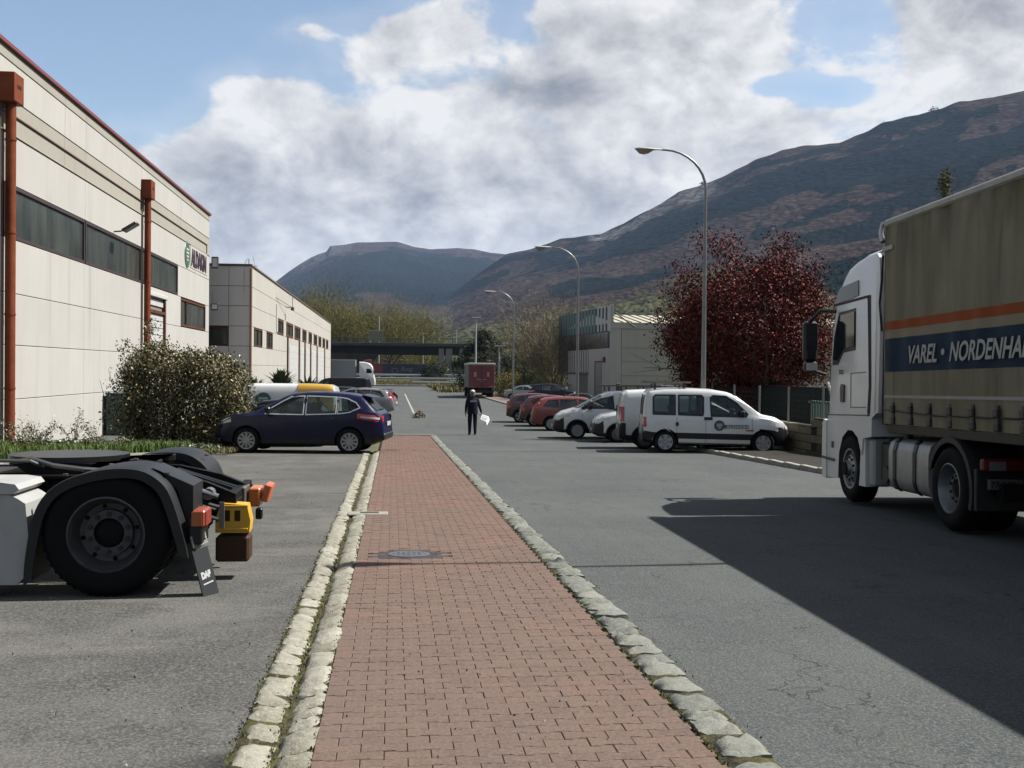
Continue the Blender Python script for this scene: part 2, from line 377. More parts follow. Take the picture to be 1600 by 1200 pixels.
def np_grid(name, X, Y, Z):
    h, w = X.shape; me = bpy.data.meshes.new(name); v = np.stack([X, Y, Z], -1).reshape(-1, 3)
    i = np.arange(h*w).reshape(h, w); q = np.stack([i[:-1, :-1], i[:-1, 1:], i[1:, 1:], i[1:, :-1]], -1).reshape(-1, 4)
    return np_mesh(me, v, q)
def np_mesh(me, v, q):
    n = len(q); k = q.shape[1]
    me.vertices.add(len(v)); me.vertices.foreach_set('co', np.asarray(v, np.float32).ravel())
    me.loops.add(n*k); me.loops.foreach_set('vertex_index', q.astype(np.int32).ravel())
    me.polygons.add(n); me.polygons.foreach_set('loop_start', np.arange(0, n*k, k, dtype=np.int32)); me.polygons.foreach_set('loop_total', np.full(n, k, np.int32))
    me.update(); me.validate(); return me
def leaves(name, P, size, mats, parent=None, aspect=.55, up=.0, jitter=.35, kind=None):
    """one rhombus leaf per point, randomly turned"""
    P = np.asarray(P, float); n = len(P)
    a = rng.normal(size=(n, 3)); a[:, 2] += up; a /= np.linalg.norm(a, axis=1)[:, None]
    b = np.cross(a, rng.normal(size=(n, 3))); b /= np.linalg.norm(b, axis=1)[:, None]
    s = size*(1+jitter*rng.uniform(-1, 1, n))[:, None]
    c = np.cross(a, b)*s*.12
    v = np.stack([P-a*s*.5, P+b*s*aspect*.5+c, P+a*s*.5, P-b*s*aspect*.5+c], 1).reshape(-1, 3)
    q = np.arange(4*n).reshape(n, 4)
    me = np_mesh(bpy.data.meshes.new(name), v, q)
    o = link(name, me, mats, parent)
    if kind: o['kind'] = kind
    return o

def gz(Y):
    """height of the paving along the street: falls gently away from the camera, then level"""
    Y = np.asarray(Y, float); a, b = 35., 52.; t = np.clip((Y-a)/(b-a), 0, 1)
    return -.0241*np.minimum(Y, a)-.0241*(b-a)*(t-t*t/2)
def g(Y): return float(gz(Y))
# ============================================================ ground
asph = mat_asphalt(); asph_lot = mat_asphalt_lot(); moss = mat_moss()
clay = mat_brick(); stoneR = mat_stone('granite_kerb', (.100, .104, .092), (.155, .157, .136)); stoneL = mat_stone('limestone_gutter', (.150, .143, .112), (.23, .222, .184))
joint = M('joint_sand', (.040, .029, .022), .95, var=.9, vscale=14)
def sheet(name, mat, x0, x1, y0, y1, dz, nx=2, step=2.0):
    me = grid_mesh(name, np.linspace(x0, x1, nx), np.arange(y0, y1+.01, step), lambda X, Y: gz(Y)+dz)
    smooth_mesh(me, 60); return tagk(link(name, me, mat), kind='structure')
def mat_ground():
    n = Nodes('rough_grass_ground', .95); p = n.obj
    c = n.mix(n.ramp(n.noise(p, .05, 6), .4, .6), (.050, .060, .020, 1), (.085, .080, .040, 1))
    c = n.mix(n.ramp(n.noise(p, 1.2, 6), .45, .7), c, (.045, .055, .018, 1)); n.color(c); return n.m
gr = grid_mesh('ground', np.linspace(-420, 420, 8), np.concatenate([np.arange(-300, -20, 40), np.arange(-20, 70, 3), np.arange(70, 460, 30)]), lambda X, Y: gz(np.maximum(Y, -20))-.09)
tagk(link('ground', gr, mat_ground()), kind='structure')
sheet('road', asph, 1.66, 9.3, -14, 172, -.045)
sheet('parking_lot', asph_lot, -10.6, -.62, -14, 43.0, -.018)
sheet('yard_asphalt', asph, -34, 1.68, 42.98, 172, -.050)
sheet('side_yard', asph, 9.28, 17.5, 62, 130, -.052)
# tar seams across the road, lying on it
sm = M('tar_seam', (.018, .018, .018), .8)
# ---- brick footpath: interlocking double-T pavers
sheet('footpath', joint, -.36, 1.44, -6, 41.9, -.012)
path = bpy.data.objects['footpath']
PX, PY, PG = .203, .100, .0017
def paver_outline(x0, x1, cx):
    h, e, d = PX/2-PG*.8, PY/2+.0065-PG, PY/2-.0065-PG
    pl = [(-h, -e), (-.055, -e), (-.035, -d), (.035, -d), (.055, -e), (h, -e), (h, e), (.055, e), (.035, d), (-.035, d), (-.055, e), (-h, e)]
    return [(min(max(cx+x, x0), x1)-cx, y) for x, y in pl]
def paver_geo(pl, cb=.003):
    n = len(pl); w = max(p[0] for p in pl)-min(p[0] for p in pl); cb = min(cb, w*.2)
    mx = sum(p[0] for p in pl)/n
    top = [(mx+(x-mx)*(1-2*cb/max(w, .02)), y*(1-2*cb/PY)) for x, y in pl]
    vs = [(x, y, 0) for x, y in top]+[(x, y, -.003) for x, y in pl]+[(x, y, -.03) for x, y in pl]
    fs = [tuple(range(n))]+[(n+i, n+(i+1) % n, (i+1) % n, i) for i in range(n)]+[(2*n+i, 2*n+(i+1) % n, n+(i+1) % n, n+i) for i in range(n)]
    return vs, fs
slots = []
rows = int((41.8+2.0)/PY)
for r in range(rows):
    y = -2.0+r*PY; off = 0 if r % 2 == 0 else PX/2
    cx = -.33+PX/2-off
    while cx-PX/2 < 1.41:
        if min(cx+PX/2, 1.41)-max(cx-PX/2, -.33) > .03 and not ((cx-.17)**2/.135+(y-10.62)**2/.10 < 1): slots.append((cx, y))
        cx += PX
slope = math.atan(.0241)
vis = sorted([s_ for s_ in slots if s_[1] > 3.9], key=lambda s_: s_[1])
near, rest = vis[:300], vis[300:]+[s_ for s_ in slots if s_[1] <= 3.9]
cache = {}
for cx, y in near:
    a, b = max(cx-PX/2, -.33)-cx, min(cx+PX/2, 1.41)-cx; key = (round(a, 3), round(b, 3))
    if key not in cache:
        vs, fs = paver_geo(paver_outline(cx+a, cx+b, cx)); me = bpy.data.meshes.new('brick'); me.from_pydata(vs, [], fs); me.materials.append(clay); cache[key] = me
    o = bpy.data.objects.new('brick', cache[key]); COL.objects.link(o); o.parent = path
    o.location = (cx, y, g(y)+random.uniform(-.0018, .0018)); o.rotation_euler = (-slope+random.gauss(0, .006), random.gauss(0, .008), random.gauss(0, .004))
AV, AF = [], []; cache2 = {}
for cx, y in rest:
    a, b = max(cx-PX/2, -.33)-cx, min(cx+PX/2, 1.41)-cx; key = (round(a, 3), round(b, 3))
    if key not in cache2: cache2[key] = paver_geo(paver_outline(cx+a, cx+b, cx))
    vs, fs = cache2[key]; k0 = len(AV); z = g(y)+random.uniform(-.002, .002); ta, tb = random.gauss(0, .007)-.0241, random.gauss(0, .008)
    AV += [(cx+vx, y+vy, z+vz+vy*ta+vx*tb) for vx, vy, vz in vs]; AF += [tuple(i+k0 for i in f) for f in fs]
me = bpy.data.meshes.new('brick'); me.from_pydata(AV, [], AF); o = link('brick', me, clay, path); o['kind'] = 'stuff'
# ---- stone kerb (right) and stone gutter (left)
def stone_mesh(seed, sx, sy, h=.11, dish=0.0, rough=.010):
    r = np.random.default_rng(seed); n = 6; u = np.linspace(-1, 1, n); X, Y = np.meshgrid(u, u)
    e = np.maximum(abs(X), abs(Y)); rim = np.where(e > .99, -.022, 0)+np.where((e > .5) & (e < .99), -.003, 0)
    Z = rim+r.normal(0, rough*.45, X.shape)*np.where(e > .99, .3, 1)+r.normal(0, .25)*X*rough+r.normal(0, .2)*Y*rough-.008*np.maximum(abs(X), abs(Y))**2
    jx = r.normal(0, .03, X.shape)-.06*X*abs(Y)**3*r.uniform(.3, 1.6); jy = r.normal(0, .030, X.shape)-.05*Y*abs(X)**3
    V = np.stack([(X+jx)*sx/2, (Y+jy)*sy/2, Z], -1).reshape(-1, 3)
    ring = [j for j in range(n)]+[i*n+n-1 for i in range(1, n)]+[(n-1)*n+j for j in range(n-2, -1, -1)]+[i*n for i in range(n-2, 0, -1)]
    base = [(V[i][0]*1.01, V[i][1]*1.01, -h) for i in ring]; k0 = len(V)
    fs = [(i*n+j, i*n+j+1, (i+1)*n+j+1, (i+1)*n+j) for i in range(n-1) for j in range(n-1)]
    m = len(ring); fs += [(k0+i, k0+(i+1) % m, ring[(i+1) % m], ring[i]) for i in range(m)]
    me = bpy.data.meshes.new('kerb_stone'); me.from_pydata([tuple(p) for p in V]+base, [], fs); smooth_mesh(me, 60); return me
def strip(name, x0, x1, y0, y1, dz, mat):
    return sheet(name, mat, x0, x1, y0, y1, dz)
def bed(name, cols, y0, y1):
    ys_ = np.arange(y0, y1, .5); vs = [(x-(.0022*max(0, Y-4) if x < -.6 else 0), Y, g(Y)+z) for Y in ys_ for x, z in cols]; n_ = len(cols)
    m_ = MB(); m_.add(vs, [(i*n_+j, i*n_+j+1, (i+1)*n_+j+1, (i+1)*n_+j) for i in range(len(ys_)-1) for j in range(n_-1)]); return tagk(m_.build(name, moss, smooth=60), kind='structure')
kerbR = bed('kerb', [(1.395, -.02), (1.42, -.004), (1.54, -.003), (1.65, -.012), (1.672, -.05), (1.69, -.06)], -4, 42.1)
kerbL = bed('gutter', [(-.70, -.03), (-.675, -.010), (-.585, -.026), (-.50, -.046), (-.415, -.026), (-.335, -.010), (-.32, -.02)], -4, 30.7)
RM = [stone_mesh(i, .235, 1, rough=.022) for i in range(9)]
for me in RM: me.materials.append(stoneR)
LM = [stone_mesh(50+i, .180, 1, rough=.012) for i in range(9)]
for me in LM: me.materials.append(stoneL)
y = 1.8
while y < 41.7:
    L = random.uniform(.17, .36)*(1 if y < 20 else 1.25); o = bpy.data.objects.new('kerb_stone', random.choice(RM)); COL.objects.link(o); o.parent = kerbR
    o.location = (1.54+random.gauss(0, .006), y+L/2, g(y)+.020+random.gauss(0, .006)); o.scale = (1+random.uniform(-.05, .06), L-.028, 1)
    o.rotation_euler = (-slope+random.gauss(0, .02), random.gauss(.03, .03), random.gauss(0, .03)); y += L
for side, xc in ((0, -.415), (1, -.585)):
    y = 1.8
    while y < 30.3:
        L = random.choice([random.uniform(.15, .26), random.uniform(.24, .44)])
        if 14.1 < y < 14.5: L = .5
        o = bpy.data.objects.new('kerb_stone', random.choice(LM)); COL.objects.link(o); o.parent = kerbL
        fan = -.0035*max(0, y-4)*(.45+.55*side)
        o.location = (xc+fan+random.gauss(0, .004), y+L/2, g(y)-.004+random.gauss(0, .005)); o.scale = (1+random.uniform(-.10, .06)+.004*max(0, y-4), L-.034, 1)
        o.rotation_euler = (-slope+random.gauss(0, .012), (-.24 if side == 0 else .20)+random.gauss(0, .02), random.gauss(0, .03)); y += L
# end kerb of the footpath, far side
eb = MB()
for i in range(9): eb.box(-.34+i*.2, -.35+(i+1)*.2, 41.86, 42.05, g(42)-.15, g(42)+.03, .01)
tagk(eb.build('path_end_kerb', stoneL), kind='structure')
# moss tufts along the stones
pts = []
for _ in range(3000):
    yy = 2.5+abs(random.gauss(0, 1))*7; side = random.choice([-.335, -.50, -.50, -.675, -.69, 1.415, 1.415, 1.67])
    if side == 1.67 and random.random() < .8: continue
    pts.append((side+random.gauss(0, .008)-(.002*max(0, yy-4) if side < 0 else 0), yy, g(yy)-.006+random.uniform(0, .010)))
gm = M('moss_tuft', (.06, .07, .02), .9, island=[(.035, .045, .012), (.075, .080, .025), (.095, .085, .040)])
leaves('moss', pts, .016, gm, None, .6, up=1.5, kind='stuff')
# manhole in the path: worn ring of stones and a cover
mh = thing('manhole_cover', 'round grey manhole cover in a dark worn ring set in the brick footpath', 'manhole', (.17, 10.65, g(10.65)+.002), (-slope, 0, 0))
b = MB(); b.lathe([(.0, -.002), (.0, -.002), (.30, -.002), (.37, -.006), (.42, -.011), (.42, -.03)], 40, 'Z'); b.build('collar', M('manhole_mortar', (.040, .033, .034), .85, var=.6, vscale=9, bump=.6, bscale=30), mh)
b = MB(); b.lathe([(0, .006), (.19, .006), (.205, .003), (.205, -.004)], 40, 'Z'); b.build('cover', M('manhole_lid', (.085, .088, .095), .55, .3, var=.25, vscale=20), mh)
b = MB()
for i in range(-3, 4):
    for j in range(-3, 4):
        if i*i+j*j < 10: b.box(i*.05-.014, i*.05+.014, j*.05-.014, j*.05+.014, .006, .009)
b.build('tread', M('manhole_tread', (.10, .10, .105), .5, .3), mh)['kind'] = 'stuff'
dr = thing('drain_cover', 'pale rectangular stone drain cover bridging the gutter and the brick path', 'drain', (-.31, 14.35, g(14.35)+.012), (-slope, 0, 0))
b = MB(); b.box(-.26, .26, -.16, .16, -.03, .0, .01); b.build('frame', M('drain_stone', (.19, .18, .15), .8, var=.2), dr)
b = MB(); b.box(-.10, .14, -.06, .07, .0, .006, .002); b.build('lid', M('drain_lid', (.045, .045, .045), .6), dr)
# ---- right kerb line, pavement strip behind it
def rx(Y): return 9.22-.0068*np.asarray(Y, float)
ys = np.arange(-12, 121, 2.0)
kb = MB(); n = len(ys)
conc_k = M('kerb_concrete', (.20, .195, .175), .85, var=.2, vscale=3)
def ribbon(name, mat, off0, off1, z_in, z_out, y0, y1, step=2.0, kind='structure', skirt=.15):
    yy = np.arange(y0, y1+.01, step); vs = []; fs = []
    for Y in yy:
        a, bb = rx(Y)+off0, rx(Y)+off1; z = g(Y); vs += [(a, Y, z+z_in-skirt), (a, Y, z+z_in), (bb, Y, z+z_out), (bb, Y, z+z_out-skirt)]
    for i in range(len(yy)-1): fs += [(i*4+j, i*4+j+1, (i+1)*4+j+1, (i+1)*4+j) for j in range(3)]
    m = MB(); m.add(vs, fs); return tagk(m.build(name, mat), kind=kind)
kr = ribbon('street_kerb', M('kerb_joint_dark', (.05, .05, .045), .9), 0.01, .14, .045, .045, -12, 122, skirt=.12)
kst = MB().box(0, .15, -.49, .49, -.12, .06, .012).mesh('kerb_stone'); kst.materials.append(conc_k)
Y = -2.0
while Y < 110:
    o = bpy.data.objects.new('kerb_stone', kst); COL.objects.link(o); o.parent = kr; o.location = (float(rx(Y)), Y, g(Y)); o.rotation_euler = (0, 0, .0068); Y += 1.0
ribbon('pavement_right', M('red_pavement', (.115, .078, .066), .9, var=.25, vscale=3), .15, 1.5, .055, .055, 33, 122)
ribbon('soil_strip', M('strip_soil', (.022, .020, .016), .95, var=.4, vscale=5), .15, 2.2, .04, .05, -12, 33)
# painted line with a heap of swept debris at its near end
wl = MB().box(-.06, .06, -28, 28, 0, .003); o = wl.build('painted_line', M('worn_road_paint', (.22, .22, .20), .8, var=.5, vscale=1.2)); o.location = (1.27, 89, g(89)-.048+.002); tagk(o, kind='structure')
dp = []
for _ in range(600):
    a = random.uniform(0, 6.28); rr_ = abs(random.gauss(0, .15)); dp.append((1.45+rr_*math.cos(a), 60.0+rr_*math.sin(a)*4.0, g(59)-.03+max(0, .34-rr_*.5)*random.random()))
o = leaves('swept_leaf_litter', dp, .13, M('litter', (.1, .08, .05), .9, island=[(.05, .045, .03), (.12, .10, .07), (.22, .2, .16)]), None); tagk(o, 'heap of dry swept leaves on the road at the near end of the painted line', 'leaf pile')
# ============================================================ mountains
def fbm(x, y, oct=5, seed=0):
    r = np.random.default_rng(seed); T = r.random((256, 256)); out = np.zeros_like(x); a = 1.0; tot = 0
    for i in range(oct):
        xi = np.floor(x).astype(int); yi = np.floor(y).astype(int); fx = x-xi; fy = y-yi; fx = fx*fx*(3-2*fx); fy = fy*fy*(3-2*fy)
        t = lambda a_, b_: T[a_ % 256, b_ % 256]
        out += a*((t(xi, yi)*(1-fx)+t(xi+1, yi)*fx)*(1-fy)+(t(xi, yi+1)*(1-fx)+t(xi+1, yi+1)*fx)*fy); tot += a
        x = x*2.03+17.1; y = y*2.03+5.7; a *= .5
    return out/tot
azs = np.concatenate([np.arange(-180, -30, 3.), np.arange(-30, -10, .6), np.arange(-10, 34, .10), np.arange(34, 60, .6), np.arange(60, 180.1, 3.)])
NEAR = [(-180, .10), (-60, .05), (-20, .03), (-4, .030), (0, .042), (2, .056), (4, .083), (5.84, .1068), (7.18, .112), (8.69, .1216), (10.87, .1268), (12.0, .136), (13.18, .147), (13.9, .153), (14.82, .1645), (15.6, .168), (16.45, .1725), (17.4, .180), (18.7, .1915), (20.0, .199), (20.91, .2020), (22.78, .2035), (24.0, .2115), (24.91, .2195), (27.28, .2268), (28.4, .2330), (29.29, .2330), (31.24, .2372), (36, .25), (50, .24), (90, .18), (180, .10)]
FAR = [(-180, .08), (-60, .05), (-20, .035), (-11, .045), (-8.5, .055), (-7, .067), (-6.07, .0775), (-5.4, .0870), (-4.79, .0945), (-4.3, .1000), (-3.9, .1035), (-3.45, .1062), (-3.34, .1112), (-2.6, .1125), (-1.85, .1155), (-.8, .1160), (.14, .1163), (.7, .1140), (1.14, .1123), (1.9, .1105), (2.48, .1113), (3.3, .1122), (4.15, .1115), (5.0, .1085), (5.84, .1070), (9, .104), (15, .08), (40, .05), (180, .08)]
rr = np.concatenate([np.geomspace(330, 1500, 45), np.geomspace(1530, 2700, 60), np.geomspace(2760, 5400, 60), np.array([6200, 7500])])
A, Rr = np.meshgrid(np.radians(azs), rr); X = Rr*np.sin(A); Yy = Rr*np.cos(A); Ad = np.degrees(A)
nearT = np.interp(Ad, *zip(*NEAR)); farT = np.interp(Ad, *zip(*FAR))
def smooth_tab(tab, wd):
    a_ = np.degrees(A[0]); f_ = np.interp(a_, *zip(*tab)); fine_ = np.arange(-180, 180, .1); ff = np.interp(fine_, *zip(*tab)); kk = np.exp(-.5*(np.arange(-60, 61)*.1/wd)**2); kk /= kk.sum(); return np.interp(Ad, fine_, np.convolve(np.pad(ff, 60, 'edge'), kk, 'valid'))
nearS, farS = smooth_tab(NEAR, 1.8), smooth_tab(FAR, 1.0)
Rn = np.interp(Ad, [-180, -20, 0, 6, 30, 180], [1900, 2300, 2700, 2600, 2150, 1900]); Rf = 4500.
nz = fbm(X/260, Yy/260, 5, 3)-.5; nz2 = fbm(X/90+40, Yy/90, 4, 9)-.5; ridg = abs(fbm(X/420+9, Yy/420+3, 4, 5)-.5)
def gprof(t): return np.interp(t, [0, .13, .22, .42, .55, .75, .92, 1.0, 1.08, 1.3, 2, 4], [0, .10, .28, .50, .60, .80, .94, 1.0, .955, .80, .30, 0])
mod = (nz*.15-ridg*.22+nz2*.045)
tn, tf = Rr/Rn, Rr/Rf
damp_n = np.clip(abs(tn-1)/.18, 0.02, 1)*np.clip(tn*3, 0, 1); damp_f = np.clip(abs(tf-1)/.14, 0.10, 1)
wr_ = np.clip((tn-.82)/.16, 0, 1)**2; wf_ = np.clip((tf-.86)/.12, 0, 1)**2
zn = Rr*(nearS*(1-wr_)+nearT*wr_)*gprof(tn)*(1+mod*damp_n)+nz2*8*np.clip((tn-.9)/.1, 0, 1)*np.clip((1.2-tn)/.1, 0, 1)*.35
zf_ = Rr*(farS*(1-wf_)+farT*wf_)*gprof(np.clip(tf, 0, 9))*(1+mod*1.1*damp_f)
ramp0 = np.clip((Rr-330)/260, 0, 1)
Z = np.maximum(zn, zf_)*ramp0-1.2+1.55*np.clip((Rr-500)/500, 0, 1)
me = np_grid('mountains', X, Yy, Z); smooth_mesh(me, 180)
gN = np.where(zn >= zf_, gprof(tn), gprof(tf)); isn = zn >= zf_
RS = np.where(isn, 2000., 4200.); U_ = A*RS+900; V_ = Z*1.5+Rr*.35+500
wv = fbm(U_/260+3, V_/260+7, 5, 21)-.5; wv2 = fbm(U_/60+3, V_/60+7, 4, 22)-.5
G = gN+wv*.16+wv2*.07
def band(v, a, b, s=.02): return np.clip((v-a)/s, 0, 1)*np.clip((b-v)/s, 0, 1)
w1 = np.clip((Ad-8.5)/4, 0, 1)
dark = np.maximum.reduce([band(G, .76, .93)*np.where(isn, w1, 0)*1.0, band(G, .52, .67)*np.where(isn, band(Ad, 7, 15.5, 2.), 0), band(G, .36, .52)*np.where(isn, np.clip((Ad-14)/4, 0, 1), 0)*.9,
                          np.where(isn, 0, band(G+wv*.25, .55, .96, .06)*.85), np.clip((wv+wv2*.8-.10)/.05, 0, 1)*.9*(gN > .56)])
mead = np.clip((.53-.16*np.clip((Ad-16)/4, 0, 1)+wv*.22+wv2*.12-gN)/.05, 0, 1)*np.where(isn, 1, .6)
rock = np.where(isn, band(gN+wv2*.08, .925, 1.01, .02)*band(Ad, 9.5, 17.5, 1.)*.9, band(gN+wv2*.05, .93, 1.03, .02)*band(Ad, -5.5, -1.5, .8)*.7)
mp_ = me.attributes.new('slope_map', 'FLOAT_VECTOR', 'POINT'); mp_.data.foreach_set('vector', np.stack([U_, V_, 0*U_], -1).astype(np.float32).ravel())
att = me.color_attributes.new('veg', 'FLOAT_COLOR', 'POINT')
att.data.foreach_set('color', np.stack([dark, mead, rock, np.ones_like(dark)], -1).astype(np.float32).ravel())
def mat_mountain():
    n = Nodes('mountain_slopes', .95); a = n.t.nodes.new('ShaderNodeAttribute'); a.attribute_name = 'veg'; v = n.sep(a.outputs['Color']); am = n.t.nodes.new('ShaderNodeAttribute'); am.attribute_name = 'slope_map'; p = am.outputs['Vector']
    f1 = n.noise(p, .009, 8, .72); f2 = n.noise(p, .05, 6, .75); f3 = n.voro(p, .085)
    brown = n.mix(n.ramp(f1, .38, .62), (.027, .021, .0195, 1), (.050, .037, .033, 1))
    brown = n.mix(n.ramp(f2, .42, .64, 0, .75), brown, (.010, .008, .008, 1))
    pine = n.mix(n.ramp(f2, .4, .7), (.004, .007, .009, 1), (.009, .014, .013, 1))
    md = n.mix(n.ramp(f1, .42, .60), (.034, .037, .018, 1), (.066, .062, .033, 1))
    scr = n.ramp(n.math('ADD', n.noise(p, .030, 6, .7), n.math('MULTIPLY', f2, .3)), .62, .70)
    md = n.mix(n.math('MULTIPLY', scr, .9), md, (.012, .014, .009, 1))
    fk = n.ramp(n.math('SUBTRACT', n.noise(n.map(p, (1, 3.0, 1)), .014, 5, .6), 0.0), .60, .63)
    md = n.mix(n.math('MULTIPLY', fk, .55), md, (.065, .062, .043, 1))
    d = n.ramp(n.math('ADD', v[0], n.math('MULTIPLY', n.math('SUBTRACT', f1, .5), 1.1)), .38, .60)
    c = n.mix(d, brown, pine); c = n.mix(v[1], c, md)
    rk = n.mix(n.ramp(n.noise(n.map(p, (1, .4, 1)), .06, 6, .7), .4, .65), (.035, .035, .035, 1), (.11, .105, .10, 1))
    c = n.mix(n.ramp(n.math('ADD', v[2], n.math('MULTIPLY', n.math('SUBTRACT', f2, .5), 1.2)), .55, .8), c, rk)
    wood = n.math('SUBTRACT', 1.0, n.math('MULTIPLY', v[1], .88)); crown_shade = n.mix(wood, (1, 1, 1, 1), n.mix(n.ramp(f3, .15, .75), (1.25, 1.24, 1.22, 1), (.58, .60, .64, 1)))  # light crown tops and shaded gaps between trees are painted into the colour
    c = n.mix(1.0, c, crown_shade, 'MULTIPLY')
    n.color(c); n.bump(n.math('SUBTRACT', n.math('MULTIPLY', f1, 1.0), n.math('MULTIPLY', f3, .8)), .6, 6.0); return n.m
tagk(link('mountains', me, mat_mountain()), kind='structure')
# haze: one box of even air round everything
hz = MB().box(-7700, 7700, -7700, 7700, -4, 900).build('haze', None)
hm = bpy.data.materials.new('haze_air'); hm.use_nodes = True; t = hm.node_tree; t.nodes.clear()
pv = t.nodes.new('ShaderNodeVolumePrincipled'); pv.inputs['Color'].default_value = (.50, .68, 1, 1); pv.inputs['Density'].default_value = HAZE; pv.inputs['Anisotropy'].default_value = .0
mo = t.nodes.new('ShaderNodeOutputMaterial'); t.links.new(pv.outputs[0], mo.inputs['Volume']); hz.data.materials.append(hm); hz['kind'] = 'stuff'

# ============================================================ left building
cream = mat_concrete('cream_panel', (.300, .293, .272), .12, dark=(.12, .115, .10), runs=.28)
cream2 = mat_concrete('grey_cream_panel', (.235, .222, .190), .12)
jdark = M('panel_joint', (.15, .13, .11), .9)
rust = M('rust_red_paint', (.120, .030, .012), .55, var=.22, vscale=4, bump=.15, bscale=20)
winm = Nodes('grimy_window', .12); _v = winm.noise(winm.map(winm.obj, (1, 1, .25)), 1.3, 5)
winm.color(winm.mix(winm.ramp(_v, .35, .65), (.018, .022, .020, 1), (.045, .052, .045, 1))); winm.b.inputs['Roughness'].default_value = .22; winglass = winm.m
frame_dark = M('dark_window_frame', (.030, .018, .020), .5)
brownf = M('brown_frame', (.075, .030, .020), .55)
white_paint = M('white_paint', (.34, .34, .33), .5, var=.06, vscale=2)
B1 = thing('industrial_building', 'long cream panel industrial hall on the left with red roof coping and dark window band', 'building', (-10.5, 0, 0))
Y0, Y1 = 12.0, 63.8
b = MB(); b.box(-24, -.09, Y0, Y1-.02, -1.6, 10.15); b.build('wall_core', jdark, B1)
def panel(par, mat, y0, y1, z0, z1, proud=0.0, gap=.007, name='panel', th=.085, x=0.0):
    m = MB().box(x-th+.0, x+proud, y0+gap, y1-gap, z0+gap, z1-gap, .012); return m.build(name, mat, par)
ylow = [12, 19.5, 29.6, 38.5, 47.3, 55.1, Y1]
for z0, z1 in ((-1.55, .597), (.597, 2.105), (2.105, 3.545), (3.545, 5.035)):
    for a, bb in zip(ylow[:-1], ylow[1:]):
        if a >= 47 and a < 55:
            if z0 < 3.6:
                segs = [(a, 48.25), (51.75, bb)]
            else: segs = [(a, 48.25), (51.75, bb)]
            for s0, s1 in segs: panel(B1, cream, s0, s1, z0, z1)
            continue
        if a > 55 and z0 > 3.5: continue
        panel(B1, cream, a, bb, z0, z1)
panel(B1, cream, 48.25, 51.75, 4.72, 5.035)
for a, bb in ((55.1, 55.5), (62.65, Y1)): panel(B1, cream, a, bb, 3.545, 5.035)
panel(B1, cream, 54.75, Y1, 5.035, 6.53)
for a, bb in zip([12, 21.5, 30.8, 38.6, 47.3, 55.1], [21.5, 30.8, 38.6, 47.3, 55.1, Y1]): panel(B1, cream, a, bb, 6.53, 7.88)
yup = [12, 20, 28.2, 36.3, 38.7, 46.9, 55.3, Y1]
for a, bb in zip(yup[:-1], yup[1:]):
    panel(B1, cream2, a, bb, 7.93, 8.88, -.02); panel(B1, cream, a, bb, 8.88, 9.87, -.005); panel(B1, cream2, a, bb, 9.87, 10.2, .01)
b = MB(); b.box(-.09, .035, Y0, Y1, 7.885, 7.925, .01); b.build('ledge', cream2, B1)
b = MB(); b.box(-24, .10, Y0-.1, Y1+.08, 10.2, 10.33, .015); b.build('coping', M('red_coping', (.13, .028, .030), .45), B1)
b = MB(); b.tube([(.0, Y0, 8.45), (.0, Y1-.9, 8.45), (.0, Y1-.9, 7.95)], .035, 6); b.build('conduit', M('brown_conduit', (.10, .05, .035), .5), B1)
def window(par, y0, y1, z0, z1, mull=(), fm=frame_dark, fw=.09, gm_=winglass, x=0.0, depth=.05):
    f = MB(); f.box(x-.09, x+.012, y0, y0+fw, z0, z1); f.box(x-.09, x+.012, y1-fw, y1, z0, z1); f.box(x-.09, x+.010, y0+fw, y1-fw, z0, z0+fw); f.box(x-.09, x+.010, y0+fw, y1-fw, z1-fw, z1)
    for ym in mull: f.box(x-.09, x+.014, ym-.05, ym+.05, z0+fw, z1-fw)
    fo = f.build('window', fm, par)
    p = MB(); p.box(x-.10, x-depth, y0+fw, y1-fw, z0+fw, z1-fw); p.build('pane', gm_, fo); return fo
window(B1, 19, 30.7, 5.05, 6.52, (24.8,)); window(B1, 30.8, 38.55, 5.05, 6.52); window(B1, 38.65, 46.9, 5.05, 6.52); window(B1, 47.1, 54.7, 5.08, 6.52)
window(B1, 55.5, 62.6, 3.60, 4.97, (57.0,), fm=brownf)
# roller door
b = MB(); b.box(-.1, .06, 48.27, 48.47, -1.3, 4.62); b.box(-.1, .06, 51.5, 51.73, -1.3, 4.62); b.box(-.1, .055, 48.47, 51.5, 3.92, 4.05); b.build('door_frame', brownf, B1)
b = MB(); b.box(-.1, .12, 48.1, 51.9, 4.62, 4.80, .02); b.build('lintel', white_paint, B1)
dd = MB().box(-.1, -.05, 48.47, 51.5, -1.3, -1.2).build('roller_door', white_paint, B1)
z = -1.2
while z < 4.58:
    z1 = min(z+.32, 4.6)
    if not (3.85 < z < 4.0): MB().box(-.1, -.03, 48.48, 51.49, z+.012, z1-.012, .012).build('slat', white_paint, dd)
    z = z1
